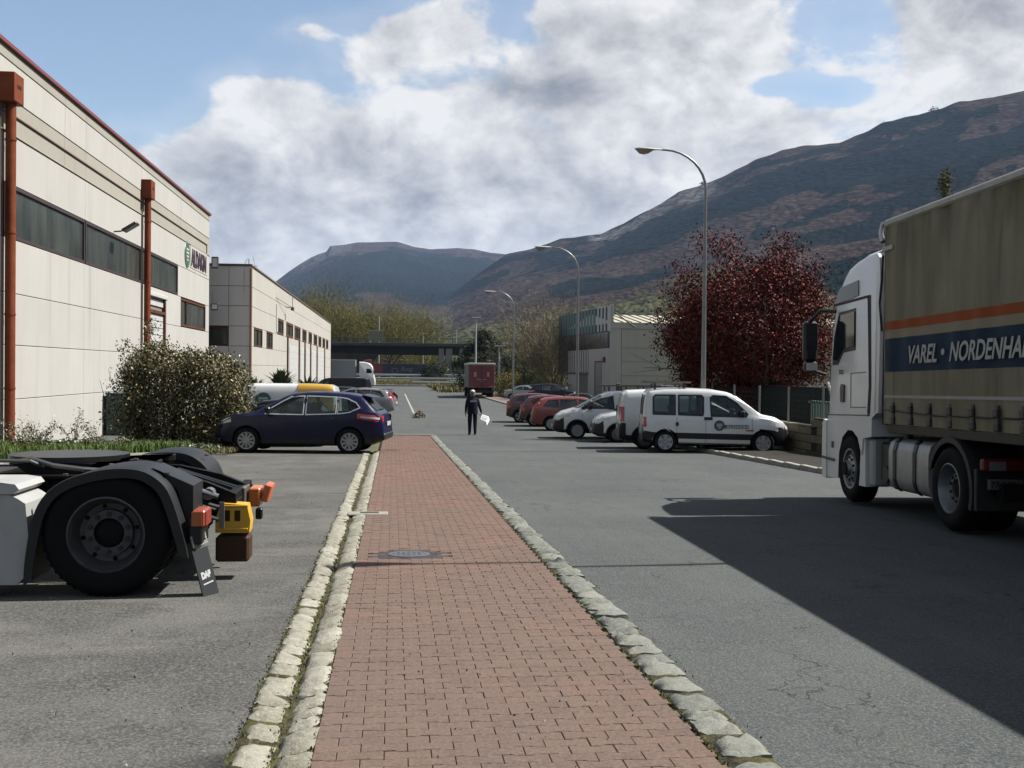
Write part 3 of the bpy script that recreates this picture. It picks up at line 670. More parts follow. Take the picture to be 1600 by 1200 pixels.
# rain pipes with box heads
for Yp, zt in ((30.72, 9.38), (47.2, 9.36)):
    r = MB(); r.cyl((.20, Yp, zt-.75), (.20, Yp, -.9 if Yp < 40 else -1.1), .135, n=18)
    for zz in (7.6, 5.1, 2.9, .9): r.cyl((.20, Yp, zz), (.20, Yp, zz+.05), .15, n=18)
    po = r.build('downpipe', rust, B1, smooth=40)
    h = MB(); h.box(.0, .42, Yp-.36, Yp+.36, zt-.78, zt, .02); ho = h.build('hopper_head', rust, po)
    s_ = MB(); s_.box(.41, .424, Yp-.16, Yp+.14, zt-.40, zt-.30); s_.build('overflow_slot', M('slot_dark', (.02, .01, .01), .8), po)
    b = MB(); b.tube([(.03, Yp-.30, zt-.8), (.03, Yp-.30, -.5)], .025, 6); b.build('cable', M('wall_cable', (.08, .05, .04), .6), B1)
# emblem and name on the wall
em = M('emblem_green', (.030, .075, .050), .5)
MB().lathe([(0, .03), (.66, .03), (.68, .0)], 36, 'X', (.002, 57.05, 7.28)).build('emblem', em, B1)
wh = M('sign_white', (.33, .33, .30), .5)
for i, (w_, zz) in enumerate(((.46, 7.55), (.50, 7.37), (.42, 7.19), (.26, 7.01))):
    MB().box(.036, .045, 57.05-w_*.7, 57.05+w_*.7, zz-.05, zz+.05).build('emblem_bar', wh, B1)
MB().box(.002, .02, 57.9, 63.0, 6.72, 7.92).build('sign_board', cream, B1)
Mx = Matrix(((0, 0, 1, .03), (1, 0, 0, 58.1), (0, 1, 0, 6.86), (0, 0, 0, 1)))
text_mesh('lettering', 'ALDAKIN', 1.22, M('sign_letters', (.028, .014, .026), .5), B1, Mx, bold=.03, extrude=.03, sx=.86)
# wall lamps
def floodlight(name, loc, rotz, label, grp=None, par=None, up=0.0):
    t_ = thing(name, label, 'floodlight', loc, (0, 0, rotz), grp)
    b = MB(); b.tube([(0, 0, 0), (.25, 0, .02), (.40, 0, .10)], .03, 6); b.build('arm', M('lamp_arm', (.05, .05, .05), .5), t_)
    T = Matrix.Translation((.60, 0, .18)) @ Matrix.Rotation(rad(up), 4, 'Y')
    b = MB(); b.box(-.30, .30, -.30, .30, -.05, .05, .02, M4=T); b.build('housing', frame_dark, t_)
    b = MB(); b.box(-.25, .25, -.25, .25, -.056, -.049, M4=T); b.build('glass', M('flood_glass', (.18, .19, .19), .25), t_); return t_
floodlight('floodlight', (-10.48, 42.4, 6.62), 0, 'dark flat floodlight tilted out from the cream hall wall above the window band', up=-32)
for zz, hh in ((7.55, .34), (5.02, .22)):
    t_ = thing('floodlight', ('square black-rimmed floodlight on the far corner of the cream hall, just under sign height' if zz > 6 else 'small black-rimmed floodlight lower down the far corner of the cream hall'), 'floodlight', (-10.5, 63.95, zz))
    b = MB(); b.tube([(-.25, -.2, -.05), (0, .0, -.06), (.22, 0, -.02)], .02, 6); b.build('arm', white_paint, t_)
    b = MB(); b.box(.10, .50, -.06, .04, -hh, hh, .03); b.build('housing', frame_dark, t_); b = MB(); b.box(.16, .44, -.068, -.058, -hh+.09, hh-.09); b.build('glass', M('flood_glass2', (.30, .31, .31), .3), t_)
gbx = thing('utility_cabinet', 'dark green metal cabinet standing against the cream wall behind the hedge', 'cabinet', (-10.0, 42.6, g(42)))
b = MB(); b.box(-.4, .3, -1.6, 1.6, 0, 1.5, .03); b.build('body', M('dark_green_metal', (.010, .030, .022), .5), gbx)
for yy in (-.8, 0, .8): MB().box(.3, .312, yy-.38, yy+.38, .1, 1.4).build('door', M('dark_green_metal2', (.013, .034, .026), .5), gbx)
MB().box(-.42, .33, -1.64, 1.64, 1.5, 1.55, .01).build('lid', M('dark_green_metal', (.010, .030, .022), .5), gbx)

# ============================================================ second left building
cream3 = mat_concrete('cream_panel_far', (.29, .28, .25), .10)
stained = mat_concrete('stained_end_panel', (.54, .50, .46), .14, dark=(.035, .028, .022), runs=.85)
stained2 = mat_concrete('end_panel', (.54, .50, .46), .14, dark=(.05, .04, .035), runs=.15)
B2 = thing('warehouse', 'second cream warehouse beyond the first hall, brown windows in a row, stained grey end wall', 'building', (-8.5, 66.4, 0))
b = MB(); b.box(-22, -.09, .09, 84.1, -1.6, 7.6); b.build('wall_core', jdark, B2)
zs = [-1.6, .5, 1.7, 2.84, 4.03, 5.24, 6.42, 7.62]
ends_x = [-22, -14, -7.2, -3.6, -1.28, -.0]
for z0, z1 in zip(zs[:-1], zs[1:]):
    for a, bb in zip(ends_x[:-1], ends_x[1:]):
        if z0 == 2.84 and bb <= -1.25 and bb > -2: continue
        MB().box(a+.012, bb-.012 if bb < 0 else bb-.0, .0, .085, z0+.012, z1-.012, .012).build('panel', stained if (z0 > 5 and bb > -4) else stained2, B2)
wf = MB()
for a, bb in ((-3.6, -3.5), (-1.38, -1.28)): wf.box(a, bb, -.01, .085, 2.87, 4.0)
wf.box(-3.5, -1.38, -.008, .085, 2.87, 2.96); wf.box(-3.5, -1.38, -.008, .085, 3.91, 4.0); fo = wf.build('window', brownf, B2); MB().box(-3.5, -1.38, .05, .08, 2.96, 3.91).build('pane', winglass, fo)
WU = [(81.5, 86.1), (88.2, 94.3), (95.5, 101.6), (103.7, 108.7), (111.2, 115.9), (118.3, 123.8), (125.9, 130.8), (133.1, 138.1), (140.1, 144.8)]
WL = [(68.0, 72.4), (74.7, 78.5)]
ycuts = [66.41, 80.2, 90, 100, 110, 120, 130, 140, 150.5]
for z0, z1 in zip(zs[:-1], zs[1:]):
    for a, bb in zip(ycuts[:-1], ycuts[1:]):
        holes = [w for w in (WL if z0 == 2.84 else (WU if z0 == 4.03 else [])) if w[0] < bb and w[1] > a]
        cur = a
        for w in holes:
            if w[0]-cur > .1: panel(B2, cream3, cur-66.4, max(w[0], a)-66.4, z0, z1)
            cur = max(cur, w[1])
        if bb-cur > .1: panel(B2, cream3, cur-66.4, bb-66.4, z0, z1)
for a, bb in WL: window(B2, a-66.4, bb-66.4, 2.86, 4.01, ((a+bb)/2-66.4,), brownf)
for a, bb in WU: window(B2, a-66.4, bb-66.4, 4.06, 5.22, ((a+bb)/2-66.4,), brownf, fw=.16)
for yy in (89.2, 100, 106.4, 113.7, 123.2, 136.8): MB().box(0, .10, yy-66.65, yy-66.15, -1.1, 4.03).build('door_post', brownf, B2)
for a, bb in ((91, 99), (102, 105.5), (108, 112.5), (115.5, 122), (125, 135.5)):
    d_ = MB().box(-.02, .02, a-66.4, bb-66.4, -1.1, 3.4, .01).build('loading_door', white_paint, B2)
    for i in range(9): MB().box(.021, .03, a-66.35, bb-66.45, -1.05+i*.49, -1.05+i*.49+.45).build('slat', white_paint, d_)
b = MB(); b.box(-22, .07, -.06, 84.2, 7.62, 7.74, .01); b.build('coping', M('brown_grey_coping', (.10, .075, .06), .6), B2)
b = MB(); b.cyl((.03, -.03, -1.1), (.03, -.03, 7.5), .07, n=8); b.build('downpipe', M('faded_brown_pipe', (.16, .085, .06), .5), B2, smooth=40)
MB().box(.0, .05, 14.4, 15.1, 6.2, 4.2).build('vent_strip', white_paint, B2)
an = thing('roof_antenna', 'thin television antenna on the flat roof of the second warehouse', 'antenna', (-9.6, 74, 7.7))
b = MB(); b.tube([(0, 0, 0), (0, 0, 1.1)], .03, 6); b.build('mast', M('galvanised', (.20, .21, .22), .4, .6), an)
b = MB(); b.tube([(-.9, 0, .55), (.6, 0, .62)], .02, 5)
for q in (-.8, -.5, -.2, .1, .4): b.tube([(q, -.3, .6), (q, .3, .6)], .012, 4)
b.tube([(-.3, 0, .62), (-.1, 0, 1.15)], .015, 5); b.tube([(.4, 0, .62), (.25, 0, 1.25)], .015, 5); b.build('aerial', M('galvanised', (.2, .2, .2)), an)
ant2 = thing('wall_aerial', 'small wire aerial bracketed to the cream face of the second warehouse', 'aerial', (-8.45, 87.5, 6.35))
b = MB(); b.tube([(0, 0, 0), (.55, 0, 0)], .03, 6); b.tube([(.5, 0, -.1), (.5, 0, .75)], .025, 6); b.tube([(.5, -.6, .72), (.5, .6, .72)], .02, 5); b.tube([(.5, .1, -.05), (-.1, -7.5, .35)], .02, 5); b.build('bracket', M('aerial_dark', (.05, .05, .05), .5), ant2)
b = MB(); b.box(.40, .62, -.3, .3, -.25, .02, .03); b.build('junction_box', M('aerial_dark', (.05, .05, .05), .5), ant2)

# ============================================================ right building
RBm = mat_concrete('grey_block_wall', (.30, .29, .25), .10); RBm2 = mat_concrete('grey_facade', (.31, .30, .275), .08)
RB = thing('office_warehouse', 'grey two-storey unit on the right with striped glass front and pale ribbed roof', 'building', (18.6, 92, 0), (0, 0, rad(4.6)))
# local: +Y runs away along the front, +X to the right along the side wall
b = MB(); b.box(.09, 24, .09, 15.3, -1.2, 5.15); b.build('wall_core', jdark, RB)
for z0, z1 in ((-1.2, .0), (0, 1.17), (1.17, 2.38), (2.38, 3.57), (3.57, 5.2)):
    for a, bb in ((.92, 6.5), (6.5, 12.5), (12.5, 18.5), (18.5, 24)): MB().box(a+.012, bb-.012, .0, .085, z0+.012, z1-.012, .012).build('panel', RBm, RB)
MB().box(-.0, .9, -.03, .5, -1.2, 5.22, .015).build('corner_pier', RBm2, RB)
MB().box(-.02, 24, -.06, .10, 5.22, 5.75, .02).build('fascia', RBm2, RB)
# ribbed sloping roof edge
rf = MB(); rf.add([(-.05, -.06, 5.76), (24, -.06, 5.76), (24, 6.5, 6.75), (-.05, 6.5, 6.75), (-.05, 15.3, 5.76), (24, 15.3, 5.76), (-.05, -.06, 5.70), (24, -.06, 5.70), (24, 15.3, 5.70), (-.05, 15.3, 5.70)], [(0, 1, 2, 3), (3, 2, 5, 4), (0, 6, 7, 1), (4, 5, 8, 9), (0, 3, 4, 9, 6), (1, 7, 8, 5, 2)])
ro = rf.build('roof', M('ribbed_roof_sheet', (.30, .28, .21), .5), RB)
for i in range(30):
    x = .2+i*.8; rb = MB(); rb.prism([(-.05, 0), (.05, 0), (.03, .06), (-.03, .06)], 0, 6.6, 'Y', M4=Matrix.Translation((x, -.06, 5.765)) @ Matrix.Rotation(math.atan(.99/6.56), 4, 'X')); rb.build('rib', M('roof_rib', (.11, .095, .07), .6), ro)
# front
MB().box(-.02, .10, .5, 7.4, -1.2, 3.55, .01).build('front_wall', RBm2, RB)
MB().box(-.02, .10, 10.9, 15.45, -1.2, 1.2, .01).build('lower_wall', RBm2, RB)
MB().box(-.0, .10, 7.4, 7.7, -1.2, 1.2, .01).build('door_pier', RBm2, RB)
d_ = MB().box(-.05, -.02, 2.8, 4.9, -1.1, 2.33, .01).build('side_door', M('grey_door', (.12, .12, .105), .5), RB)
MB().box(-.06, -.03, 4.9, 5.15, -1.1, 2.45).build('door_frame', brownf, RB); MB().box(-.06, -.03, 2.6, 4.9, 2.34, 2.45).build('door_frame', brownf, RB)
MB().box(-.22, -.03, 1.7, 2.2, 2.35, 2.8, .05).build('alarm_bell', M('alarm_red', (.12, .02, .015), .5), RB)
MB().box(.2, .4, 7.6, 11, -1.15, 1.25).build('entrance_recess', M('recess_dark', (.02, .018, .018), .6), RB)
MB().box(-.03, .02, 7.3, 19.4, 1.2, 1.38, .01).build('sill_band', frame_dark, RB)
for i in range(9):      # striped panels between the storeys
    y0_ = 7.5+i*.89; MB().box(-.06, .04, y0_, y0_+.50, 1.4, 3.52, .008).build('stripe_panel', M('pale_stripe', (.26, .25, .23), .5), RB)
MB().box(.02, .09, 7.45, 15.5, 1.38, 3.55).build('stripe_backing', frame_dark, RB)
wd = MB().box(.0, .09, .9, 15.4, 3.56, 5.0).build('window_band', M('band_glass', (.016, .015, .016), .12), RB)
for yy in np.arange(1.2, 15.4, 1.18): MB().box(-.01, .0, yy-.04, yy+.04, 3.58, 4.98).build('mullion', M('mullion_dark', (.03, .025, .025), .5), wd)
for i in range(9):      # glazed corner with slats
    y0_ = 15.6+i*.42; MB().box(-.0, .05, y0_, y0_+.10, 1.3, 4.95).build('corner_slat', M('slat_beige', (.14, .12, .085), .5), RB)
MB().box(.06, .10, 15.5, 19.4, 1.3, 4.95).build('corner_glass', winglass, RB); MB().box(-.02, 2.5, 19.35, 19.45, 1.3, 7.1).build('corner_edge', frame_dark, RB)
fc = MB().box(-.03, .16, .35, 19.5, 4.98, 7.15).build('sign_fascia', M('teal_glass_dark', (.016, .024, .024), .55), RB)
for i in range(17):
    y0_ = .5+i*1.12; last = i < 4
    MB().box(-.07, -.03, y0_, y0_+(.55 if last else .82), 5.05, 7.22, .008).build('fascia_panel', M('pale_stripe', (.26, .25, .23), .5) if last else M('teal_panel', (.085, .125, .120), .6), fc)
MB().box(-.09, .18, -.05, .40, 4.9, 7.30, .01).build('fascia_end', M('pale_stripe', (.3, .3, .3)), RB)
b = MB(); b.tube([(.3, 0, 6.6), (2.1, -.1, 5.35)], .06, 6); b.build('brace', M('brace_brown', (.06, .045, .035), .6), RB)
lw = thing('low_block_wall', 'low pale vertical-ribbed wall in front of the grey unit on the right', 'wall', (18.7, 88.5, -1.05))
for i in range(26): MB().box(i*.42, i*.42+.38, -.1, .1, 0, 1.45+.02*random.random(), .03).build('block', M('pale_ribbed_block', (.21, .20, .17), .8, var=.15, vscale=4), lw)
MB().box(-.35, -.05, -.15, .15, 0, 1.6, .03).build('post', frame_dark, lw)
gw = thing('roadside_wall', 'low pale concrete wall with a rail beyond the dark parked car', 'wall', (11.2, 106, -1.05))
for i in range(7): MB().box(i*1.15, i*1.15+1.11, -.1, .1, 0, .78, .02).build('block', M('pale_wall_block', (.17, .165, .13), .85, var=.2, vscale=3), gw)
b = MB(); b.box(0, 8, -.05, .05, 1.12, 1.28, .01); b.build('rail', M('rail_pale', (.19, .18, .15), .7), gw)
for i in range(5): MB().box(i*1.98, i*1.98+.12, -.06, .06, .78, 1.12).build('post', M('rail_pale', (.2, .2, .2)), gw)

# ============================================================ block wall with mesh fence on the right
W1 = thing('block_garden_wall', 'yellowish stone block wall at the right kerb, stepped beside the truck', 'wall', (11.62, 25.5, 0))
bw = M('wall_block', (.125, .105, .070), .85, var=.18, vscale=5, bump=.3, bscale=40)
bw2 = M('dark_wall_block', (.055, .055, .035), .9, var=.3, vscale=6)  # darker block colour for the lower courses and the step cap
MB().box(.02, .18, -9, 24, -1.4, -.02).build('core', M('block_mortar', (.025, .022, .018), .9), W1)
for k_ in range(6):
    off = 0 if k_ % 2 == 0 else .42; y = -8.8-off
    while y < 23.5:
        yc = y+.42; step_top = .28 if yc < 3.6 else .05
        zt = step_top+.0-k_*.225; 
        MB().box(0+random.uniform(-.004, .004), .2, y+.008, y+.832, zt-.218, zt-.006, .012).build('block', bw2 if k_ >= 4 or (k_ == 3 and random.random() < .5) else bw, W1); y += .84
MB().box(-.03, .23, -9, 3.6, .28, .32, .01).build('cap', bw2, W1)
cp = MB(); y = 3.6
while y < 23: cp.box(-.03, .23, y, y+1.15, .052, .092, .008); y += 1.17
cp.build('cap', M('cap_stone', (.13, .125, .11), .8), W1)
FN = thing('mesh_fence', 'dark see-through mesh fence on grey posts along the top of the block wall', 'fence', (11.72, 25.5, 0))
gal = M('galvanised_post', (.13, .135, .13), .45, .5)
for yy, top in ((3.2, 1.14), (5.8, 1.14), (8.4, 1.14), (11, 1.14), (13.6, 1.14), (16.2, 1.14), (18.8, 1.14)): b = MB(); b.cyl((0, yy, .05), (0, yy, top), .035, n=8); b.build('post', gal, FN, smooth=40)
mm = MB()
for yy in np.arange(3.8, 21, .16): mm.box(-.004, .004, yy-.004, yy+.004, .09, 1.08)
for zz in np.arange(0, .95, .16): mm.add([(-.004, 3.8, .12+zz), (-.004, 21, .12+zz), (-.004, 21, .112+zz), (-.004, 3.8, .112+zz)], [(0, 1, 2, 3)])
mo_ = mm.build('mesh', M('fence_wire', (.02, .025, .02), .6), FN); mo_['kind'] = 'stuff'
b = MB(); b.tube([(.05, 2.2, .32), (.0, 2.9, 1.3)], .04, 8); b.build('brace', M('brace_white', (.25, .26, .26), .4), FN)
GP = thing('green_panel_fence', 'short green slatted gate panel behind the mesh fence', 'gate', (12.15, 30.2, -.02))
for i in range(9): MB().box(-.02, .02, -1.3+i*.2, -1.3+i*.2+.12, -.2, .78, .01).build('slat', M('gate_green', (.035, .075, .055), .5), GP)
b = MB(); b.box(-.02, .02, -1.4, .6, -.1, -.04); b.box(-.02, .02, -1.4, .6, .7, .76); b.build('rail', M('gate_green', (.03, .07, .05)), GP)
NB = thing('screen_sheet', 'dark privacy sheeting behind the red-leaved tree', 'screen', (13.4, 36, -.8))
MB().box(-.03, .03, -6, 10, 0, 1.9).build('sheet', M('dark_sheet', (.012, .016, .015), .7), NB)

# ============================================================ street lamps
galv = M('lamp_steel', (.16, .165, .165), .38, .7, var=.15, vscale=3)
def street_lamp(x, y, H, label, arm=1.25, head=.82):
    t_ = thing('street_lamp', label, 'street lamp', (x, y, g(y)), group='street lamps along the right kerb')
    b = MB(); pts = [(0, 0, 0), (0, 0, 1.2), (0, 0, H*.5), (0, 0, H-1.25)]; rs = [.085, .082, .062, .045]
    for a in range(1, 9):
        th = rad(a*11.25); pts.append((-arm*(1-math.cos(th))*1.0, 0, H-1.25+1.15*math.sin(th))); rs.append(.045-.0018*a)
    pts.append((-arm-.12, 0, H-.095)); rs.append(.03)
    b.tube(pts, rs, 10); b.build('pole', galv, t_, smooth=50)
    MB().box(-.16, .16, -.16, .16, 0, .03, .01).build('base_plate', galv, t_)
    MB().box(-.088, -.05, -.05, .05, .5, .85, .005).build('service_door', M('lamp_door', (.10, .10, .10), .5), t_)
    # luminaire: flat shell above a drooping bowl
    x0 = -arm-.1; sec = [(0, .05, .035, -.035), (.18, .075, .045, -.055), (.38, .135, .055, -.075), (.60, .16, .055, -.08), (.76, .13, .045, -.07), (.82, .05, .02, -.04)]
    vs = []; fs = []; n = 12
    for s_, w_, up_, dn in sec:
        for i in range(n):
            th = 2*math.pi*i/n; zz = math.sin(th); vs.append((x0-s_*head/.82, w_*math.cos(th), H-.10+(up_ if zz > 0 else -dn*.25)*zz))
    for i in range(len(sec)-1): fs += [(i*n+j, i*n+(j+1) % n, (i+1)*n+(j+1) % n, (i+1)*n+j) for j in range(n)]
    fs += [tuple(range(n)), tuple(range((len(sec)-1)*n, len(sec)*n))]
    m_ = MB(); m_.add(vs, fs); m_.build('lamp_head', M('lamp_shell', (.24, .235, .225), .45), t_, smooth=60)
    vs = []; fs = []; secb = [(.28, .06, .02), (.40, .12, .10), (.55, .14, .145), (.68, .12, .12), (.77, .06, .03)]
    for s_, w_, dn in secb:
        for i in range(n): th = 2*math.pi*i/n; vs.append((x0-s_*head/.82, w_*math.cos(th), H-.115-(dn*max(0, -math.sin(th)))))
    for i in range(len(secb)-1): fs += [(i*n+j, i*n+(j+1) % n, (i+1)*n+(j+1) % n, (i+1)*n+j) for j in range(n)]
    m_ = MB(); m_.add(vs, fs); m_.build('bowl', M('lamp_bowl', (.20, .165, .14), .2), t_, smooth=60)
street_lamp(9.25, 31.8, 9.02, 'tall curved-arm street lamp nearest the camera, rising in front of the red-leaved tree')
street_lamp(8.98, 52.7, 8.72, 'middle curved-arm street lamp standing in front of the grey striped unit')
street_lamp(8.72, 79.0, 8.42, 'farthest curved-arm street lamp on the kerb beside the dark parked car')
street_lamp(9.75, 10.85, 9.4, 'street lamp behind the white truck whose thin shadow crosses the road', arm=1.7)
for x, y, z0, H, lab in ((9.75, 129, -1.05, 8.7, 'thin pale lamp column rising above the red box truck'), (6.4, 236, -1, 10.2, 'pale lamp column behind the bridge railing'), (-5.0, 240, -1, 10.0, 'short lamp column behind the bridge, among the willows'), (15.0, 260, -1, 12.6, 'slim lamp column behind the dark fir'), (10.9, 112, -1.05, 5.0, 'slender pale pole in front of the dark fir')):
    t_ = thing('lamp_column', lab, 'lamp post', (x, y, z0)); b = MB(); b.cyl((0, 0, 0), (0, 0, H), .13, .08, 8); b.build('pole', M('pale_pole', (.26, .27, .27), .5), t_, smooth=40)
    b = MB(); b.box(-.55, .55, -.12, .12, H-.02, H+.14, .04); b.build('lamp_head', M('pole_head', (.14, .14, .14), .5), t_)
up_ = thing('utility_pole', 'wooden utility pole with slanted cross arms among the willows behind the bridge', 'utility pole', (-3.3, 250, -1))
b = MB(); b.cyl((0, 0, 0), (0, 0, 14.6), .22, .17, 8); b.build('pole', M('pale_pole2', (.19, .18, .17), .8), up_, smooth=40)
b = MB(); b.tube([(-2.0, 0, 14.8), (.1, 0, 12.2)], .10, 6); b.tube([(-3.6, 0, 14.7), (-1.5, 0, 14.9)], .12, 6); b.build('cross_arm', M('arm_dark', (.05, .05, .05), .7), up_)
sg = thing('road_sign', 'rectangular sign seen from behind on the bridge deck', 'sign', (-3.6, 227, 6.9)); MB().box(-1.5, 1.5, -.05, .05, .5, 2.6, .02).build('plate', M('sign_back', (.16, .15, .11), .6), sg)
b = MB(); b.cyl((-1, .1, 0), (-1, .1, 2.5), .05, n=6); b.cyl((1, .1, 0), (1, .1, 2.5), .05, n=6); b.build('post', galv, sg)

# ============================================================ bridge, guard rails, embankment
BR = thing('road_bridge', 'dark concrete road bridge with a thin railing crossing the end of the street', 'bridge', (0, 224, 0))
dk = M('bridge_deck_concrete', (.06, .06, .057), .8, var=.15, vscale=.6); dkb = M('bridge_beam_shaded', (.016, .016, .017), .8, var=.2, vscale=.5); pc = mat_concrete('pier_concrete', (.16, .16, .155), .15)  # beam concrete coloured near black to stand for the shade under the deck
MB().box(-75, 75, 0, 9, 6.15, 6.55, .03).build('deck', dk, BR); MB().box(-75, 75, -.35, .05, 6.35, 6.95, .03).build('parapet', dk, BR)
for yy in (.8, 3.6, 6.6): MB().box(-13.0, 17, yy, yy+.9, 4.55, 6.15, .02).build('beam', dkb, BR)
MB().box(-75, -13.0, .3, 8.6, 3.4, 6.15).build('abutment_beam', dkb, BR)
for x0, x1 in ((9.3, 10.4), (10.75, 12.1), (-14.1, -12.8)): MB().box(x0, x1, .3, 2.0, 2.6 if x0 > 0 else -1, 6.15 if x0 < 0 else 5.9, .04).build('pier', pc, BR)
MB().box(11.5, 13.3, .4, 2.4, -1.1, 2.7, .04).build('pier_base', pc, BR); MB().box(13.6, 14.3, .2, 1.6, -1.1, 5.9, .04).build('pier', pc, BR)
em_ = MB(); em_.add([(-75, .5, -1.1), (-3.0, .5, 4.6), (-75, .5, 5.9), (-75, 8.5, -1.1), (-3.0, 8.5, 4.6), (-75, 8.5, 5.9), (-6.8, .5, -1.1), (-6.8, 8.5, -1.1)], [(0, 6, 1, 2), (3, 5, 4, 7), (6, 7, 4, 1), (2, 1, 4, 5), (0, 2, 5, 3), (0, 3, 7, 6)])
em_.build('abutment_slope', M('abutment_brown', (.045, .036, .030), .9, var=.3, vscale=.5), BR)
rl = MB().box(-75, 75, -.2, -.14, 7.9, 7.97).build('handrail', galv, BR); MB().box(-75, 75, -.2, -.15, 7.4, 7.44).build('lower_rail', galv, BR)
pm = MB().box(-.045, .045, -.22, -.12, 6.9, 8.15).mesh('railing_post'); pm.materials.append(galv)
for i in range(64): o = bpy.data.objects.new('railing_post', pm); COL.objects.link(o); o.parent = BR; o.location = (-55+i*1.72, 0, 0)
fm_ = MB()
for x in np.arange(-40, 60, .22): fm_.box(x-.012, x+.012, -.185, -.165, 6.95, 7.9)
o = fm_.build('railing_mesh', M('fence_wire', (.02, .025, .02)), BR); o['kind'] = 'stuff'
bk = grid_mesh('embankment', np.linspace(-45, 75, 13), np.array([170, 173, 180, 190, 196, 235, 250]), lambda X, Y: np.interp(Y, [170, 173, 180, 190, 196, 235, 250], [-1.2, -.95, -.75, -.55, -.30, -.30, -1.2])+0*X)
tagk(link('embankment', bk, mat_ground()), kind='structure')
rdx = MB().box(-45, 75, 199, 212, -.3, -.26).build('upper_road', asph); rdx['kind'] = 'structure'
def guard(name, lab, x0, x1, y, z, h=.32, top=.75, y2=None):
    t_ = thing(name, lab, 'guard rail', (x0, y, z)); L = x1-x0; dy = (y2-y) if y2 else 0
    b = MB(); pr = [(-.04, top-h), (-.09, top-h*.82), (-.02, top-h*.55), (-.09, top-h*.25), (-.04, top), (.0, top), (.0, top-h)]
    b.prism(pr, 0, L, 'X'); o_ = b.build('rail', M('guard_steel', (.27, .28, .28), .4, .3), t_)
    o_.rotation_euler = (0, 0, math.atan2(dy, L))
    for i in range(int(L/4)+1): MB().box(i*4, i*4+.12, .0+dy*i*4/L, .1+dy*i*4/L, -.15, top-.05).build('post', galv, t_)
guard('guard_rail', 'long steel guard rail in front of the red and navy trailer', -9, 14, 192, -.45, top=1.15, h=.4)
guard('guard_rail', 'second steel guard rail with a bright middle stretch, nearer than the trailer', -8, 22, 184, -.6, top=.75, h=.34)
guard('guard_rail', 'nearest steel guard rail on the grass at the end of the asphalt', 3, 22, 171.5, -1.0, top=.62, h=.32)
kb2 = tagk(MB().box(-9, 12, 168.0, 168.5, -1.2, -.86, .03).build('end_kerb', conc_k), kind='structure')
# ============================================================ trucks
rubber = M('tyre_rubber', (.0045, .0045, .0048), .8, bump=.2, bscale=30, spec=.15); blackp = M('black_plastic', (.005, .005, .0055), .4, spec=.3); chassis_m = M('chassis_black', (.005, .0045, .0045), .6, var=.4, vscale=6, spec=.25)
truck_white = M('truck_white', (.47, .48, .47), .32, var=.05, vscale=2, coat=.25); dkglass = M('cab_glass', (.010, .013, .016), .06, spec=.35)
rimgrey = M('truck_rim', (.034, .035, .037), .5, .2, var=.35, vscale=9); rimsilver = M('silver_rim', (.20, .205, .21), .35, .6)
def truck_wheel(par, x, y, r, side, rim_mat, deep=True, w=.30, nuts=10):
    """side: +1 outer face towards +Y, -1 towards -Y"""
    k = r/.5
    t_ = MB(); t_.lathe([(.295*k, 0), (.33*k, .012), (.40*k, .025), (.455*k, .012), (.487*k, -.015), (.5*k, -.05), (.5*k, -w+.05), (.487*k, -w+.015), (.45*k, -w), (.295*k, -w)], 48, 'Y', (0, 0, 0), sgn=side)
    wo = t_.build('wheel', rubber, par, smooth=35, loc=(x, y, r))
    tr = MB()
    for i in range(48):
        T = Matrix.Rotation(2*math.pi*i/48, 4, 'Y'); tr.box(-.012, .012, -w*side*.5-.11, -w*side*.5+.11, .497*k, .506*k, M4=T)
    tr.build('tread', rubber, wo)['kind'] = 'stuff'
    d = -.13 if deep else -.05
    rb = MB(); rb.lathe([(.298*k, -.01), (.305*k, .006), (.292*k, .012), (.280*k, -.005), (.268*k, d*.5), (.235*k, d), (.19*k, d-.005), (.185*k, d+.035), (.12*k, d+.04), (.115*k, d-.06), (0, d-.06)] if deep else
                        [(.298*k, -.01), (.305*k, .006), (.28*k, .0), (.26*k, -.06), (.22*k, -.075), (.20*k, -.01), (.12*k, .02), (.11*k, .07), (.0, .075)], 48, 'Y', sgn=side)
    ro = rb.build('rim', rim_mat, wo, smooth=35)
    nb = MB(); hb = MB(); nut1 = MB().cyl((0, 0, 0), (0, .022*side, 0), .020*k, n=6).mesh('wheel_nut'); fine = par.name in ('semi_tractor', 'tractor_unit'); ndm = M('nut_dark', (.012, .011, .011), .5, .4)
    for i in range(nuts):
        a = 2*math.pi*(i+.5)/nuts; q = (.153*k*math.cos(a), 0, .153*k*math.sin(a)) if deep else (.17*k*math.cos(a), 0, .17*k*math.sin(a)); y0 = (d+.034)*side if deep else .0
        if fine: link('wheel_nut', nut1, ndm, wo, (q[0], y0, q[2]))
        else: nb.cyl((q[0], y0, q[2]), (q[0], y0+.022*side, q[2]), .020*k, n=6)
    if not fine: nb.build('wheel_nut', ndm, wo)['kind'] = 'stuff'
    if deep:
        for i in range(8):
            a = 2*math.pi*(i+.25)/8; hb = MB(); hb.cyl((.215*k*math.cos(a), (d+.001)*side, .215*k*math.sin(a)), (.215*k*math.cos(a), (d+.006)*side, .215*k*math.sin(a)), .018*k, n=10); hb.build('hand_hole', M('hole_black', (.004, .004, .004), .9), wo)
    hc = MB(); hc.lathe([(.112*k, d-.05), (.108*k, d+.015), (.07*k, d+.03), (0, d+.03)] if deep else [(.11*k, .02), (.10*k, .09), (0, .095)], 24, 'Y', sgn=side); hc.build('hub', M('hub_black', (.004, .004, .004), .7, spec=.2), wo, smooth=40)
    return wo
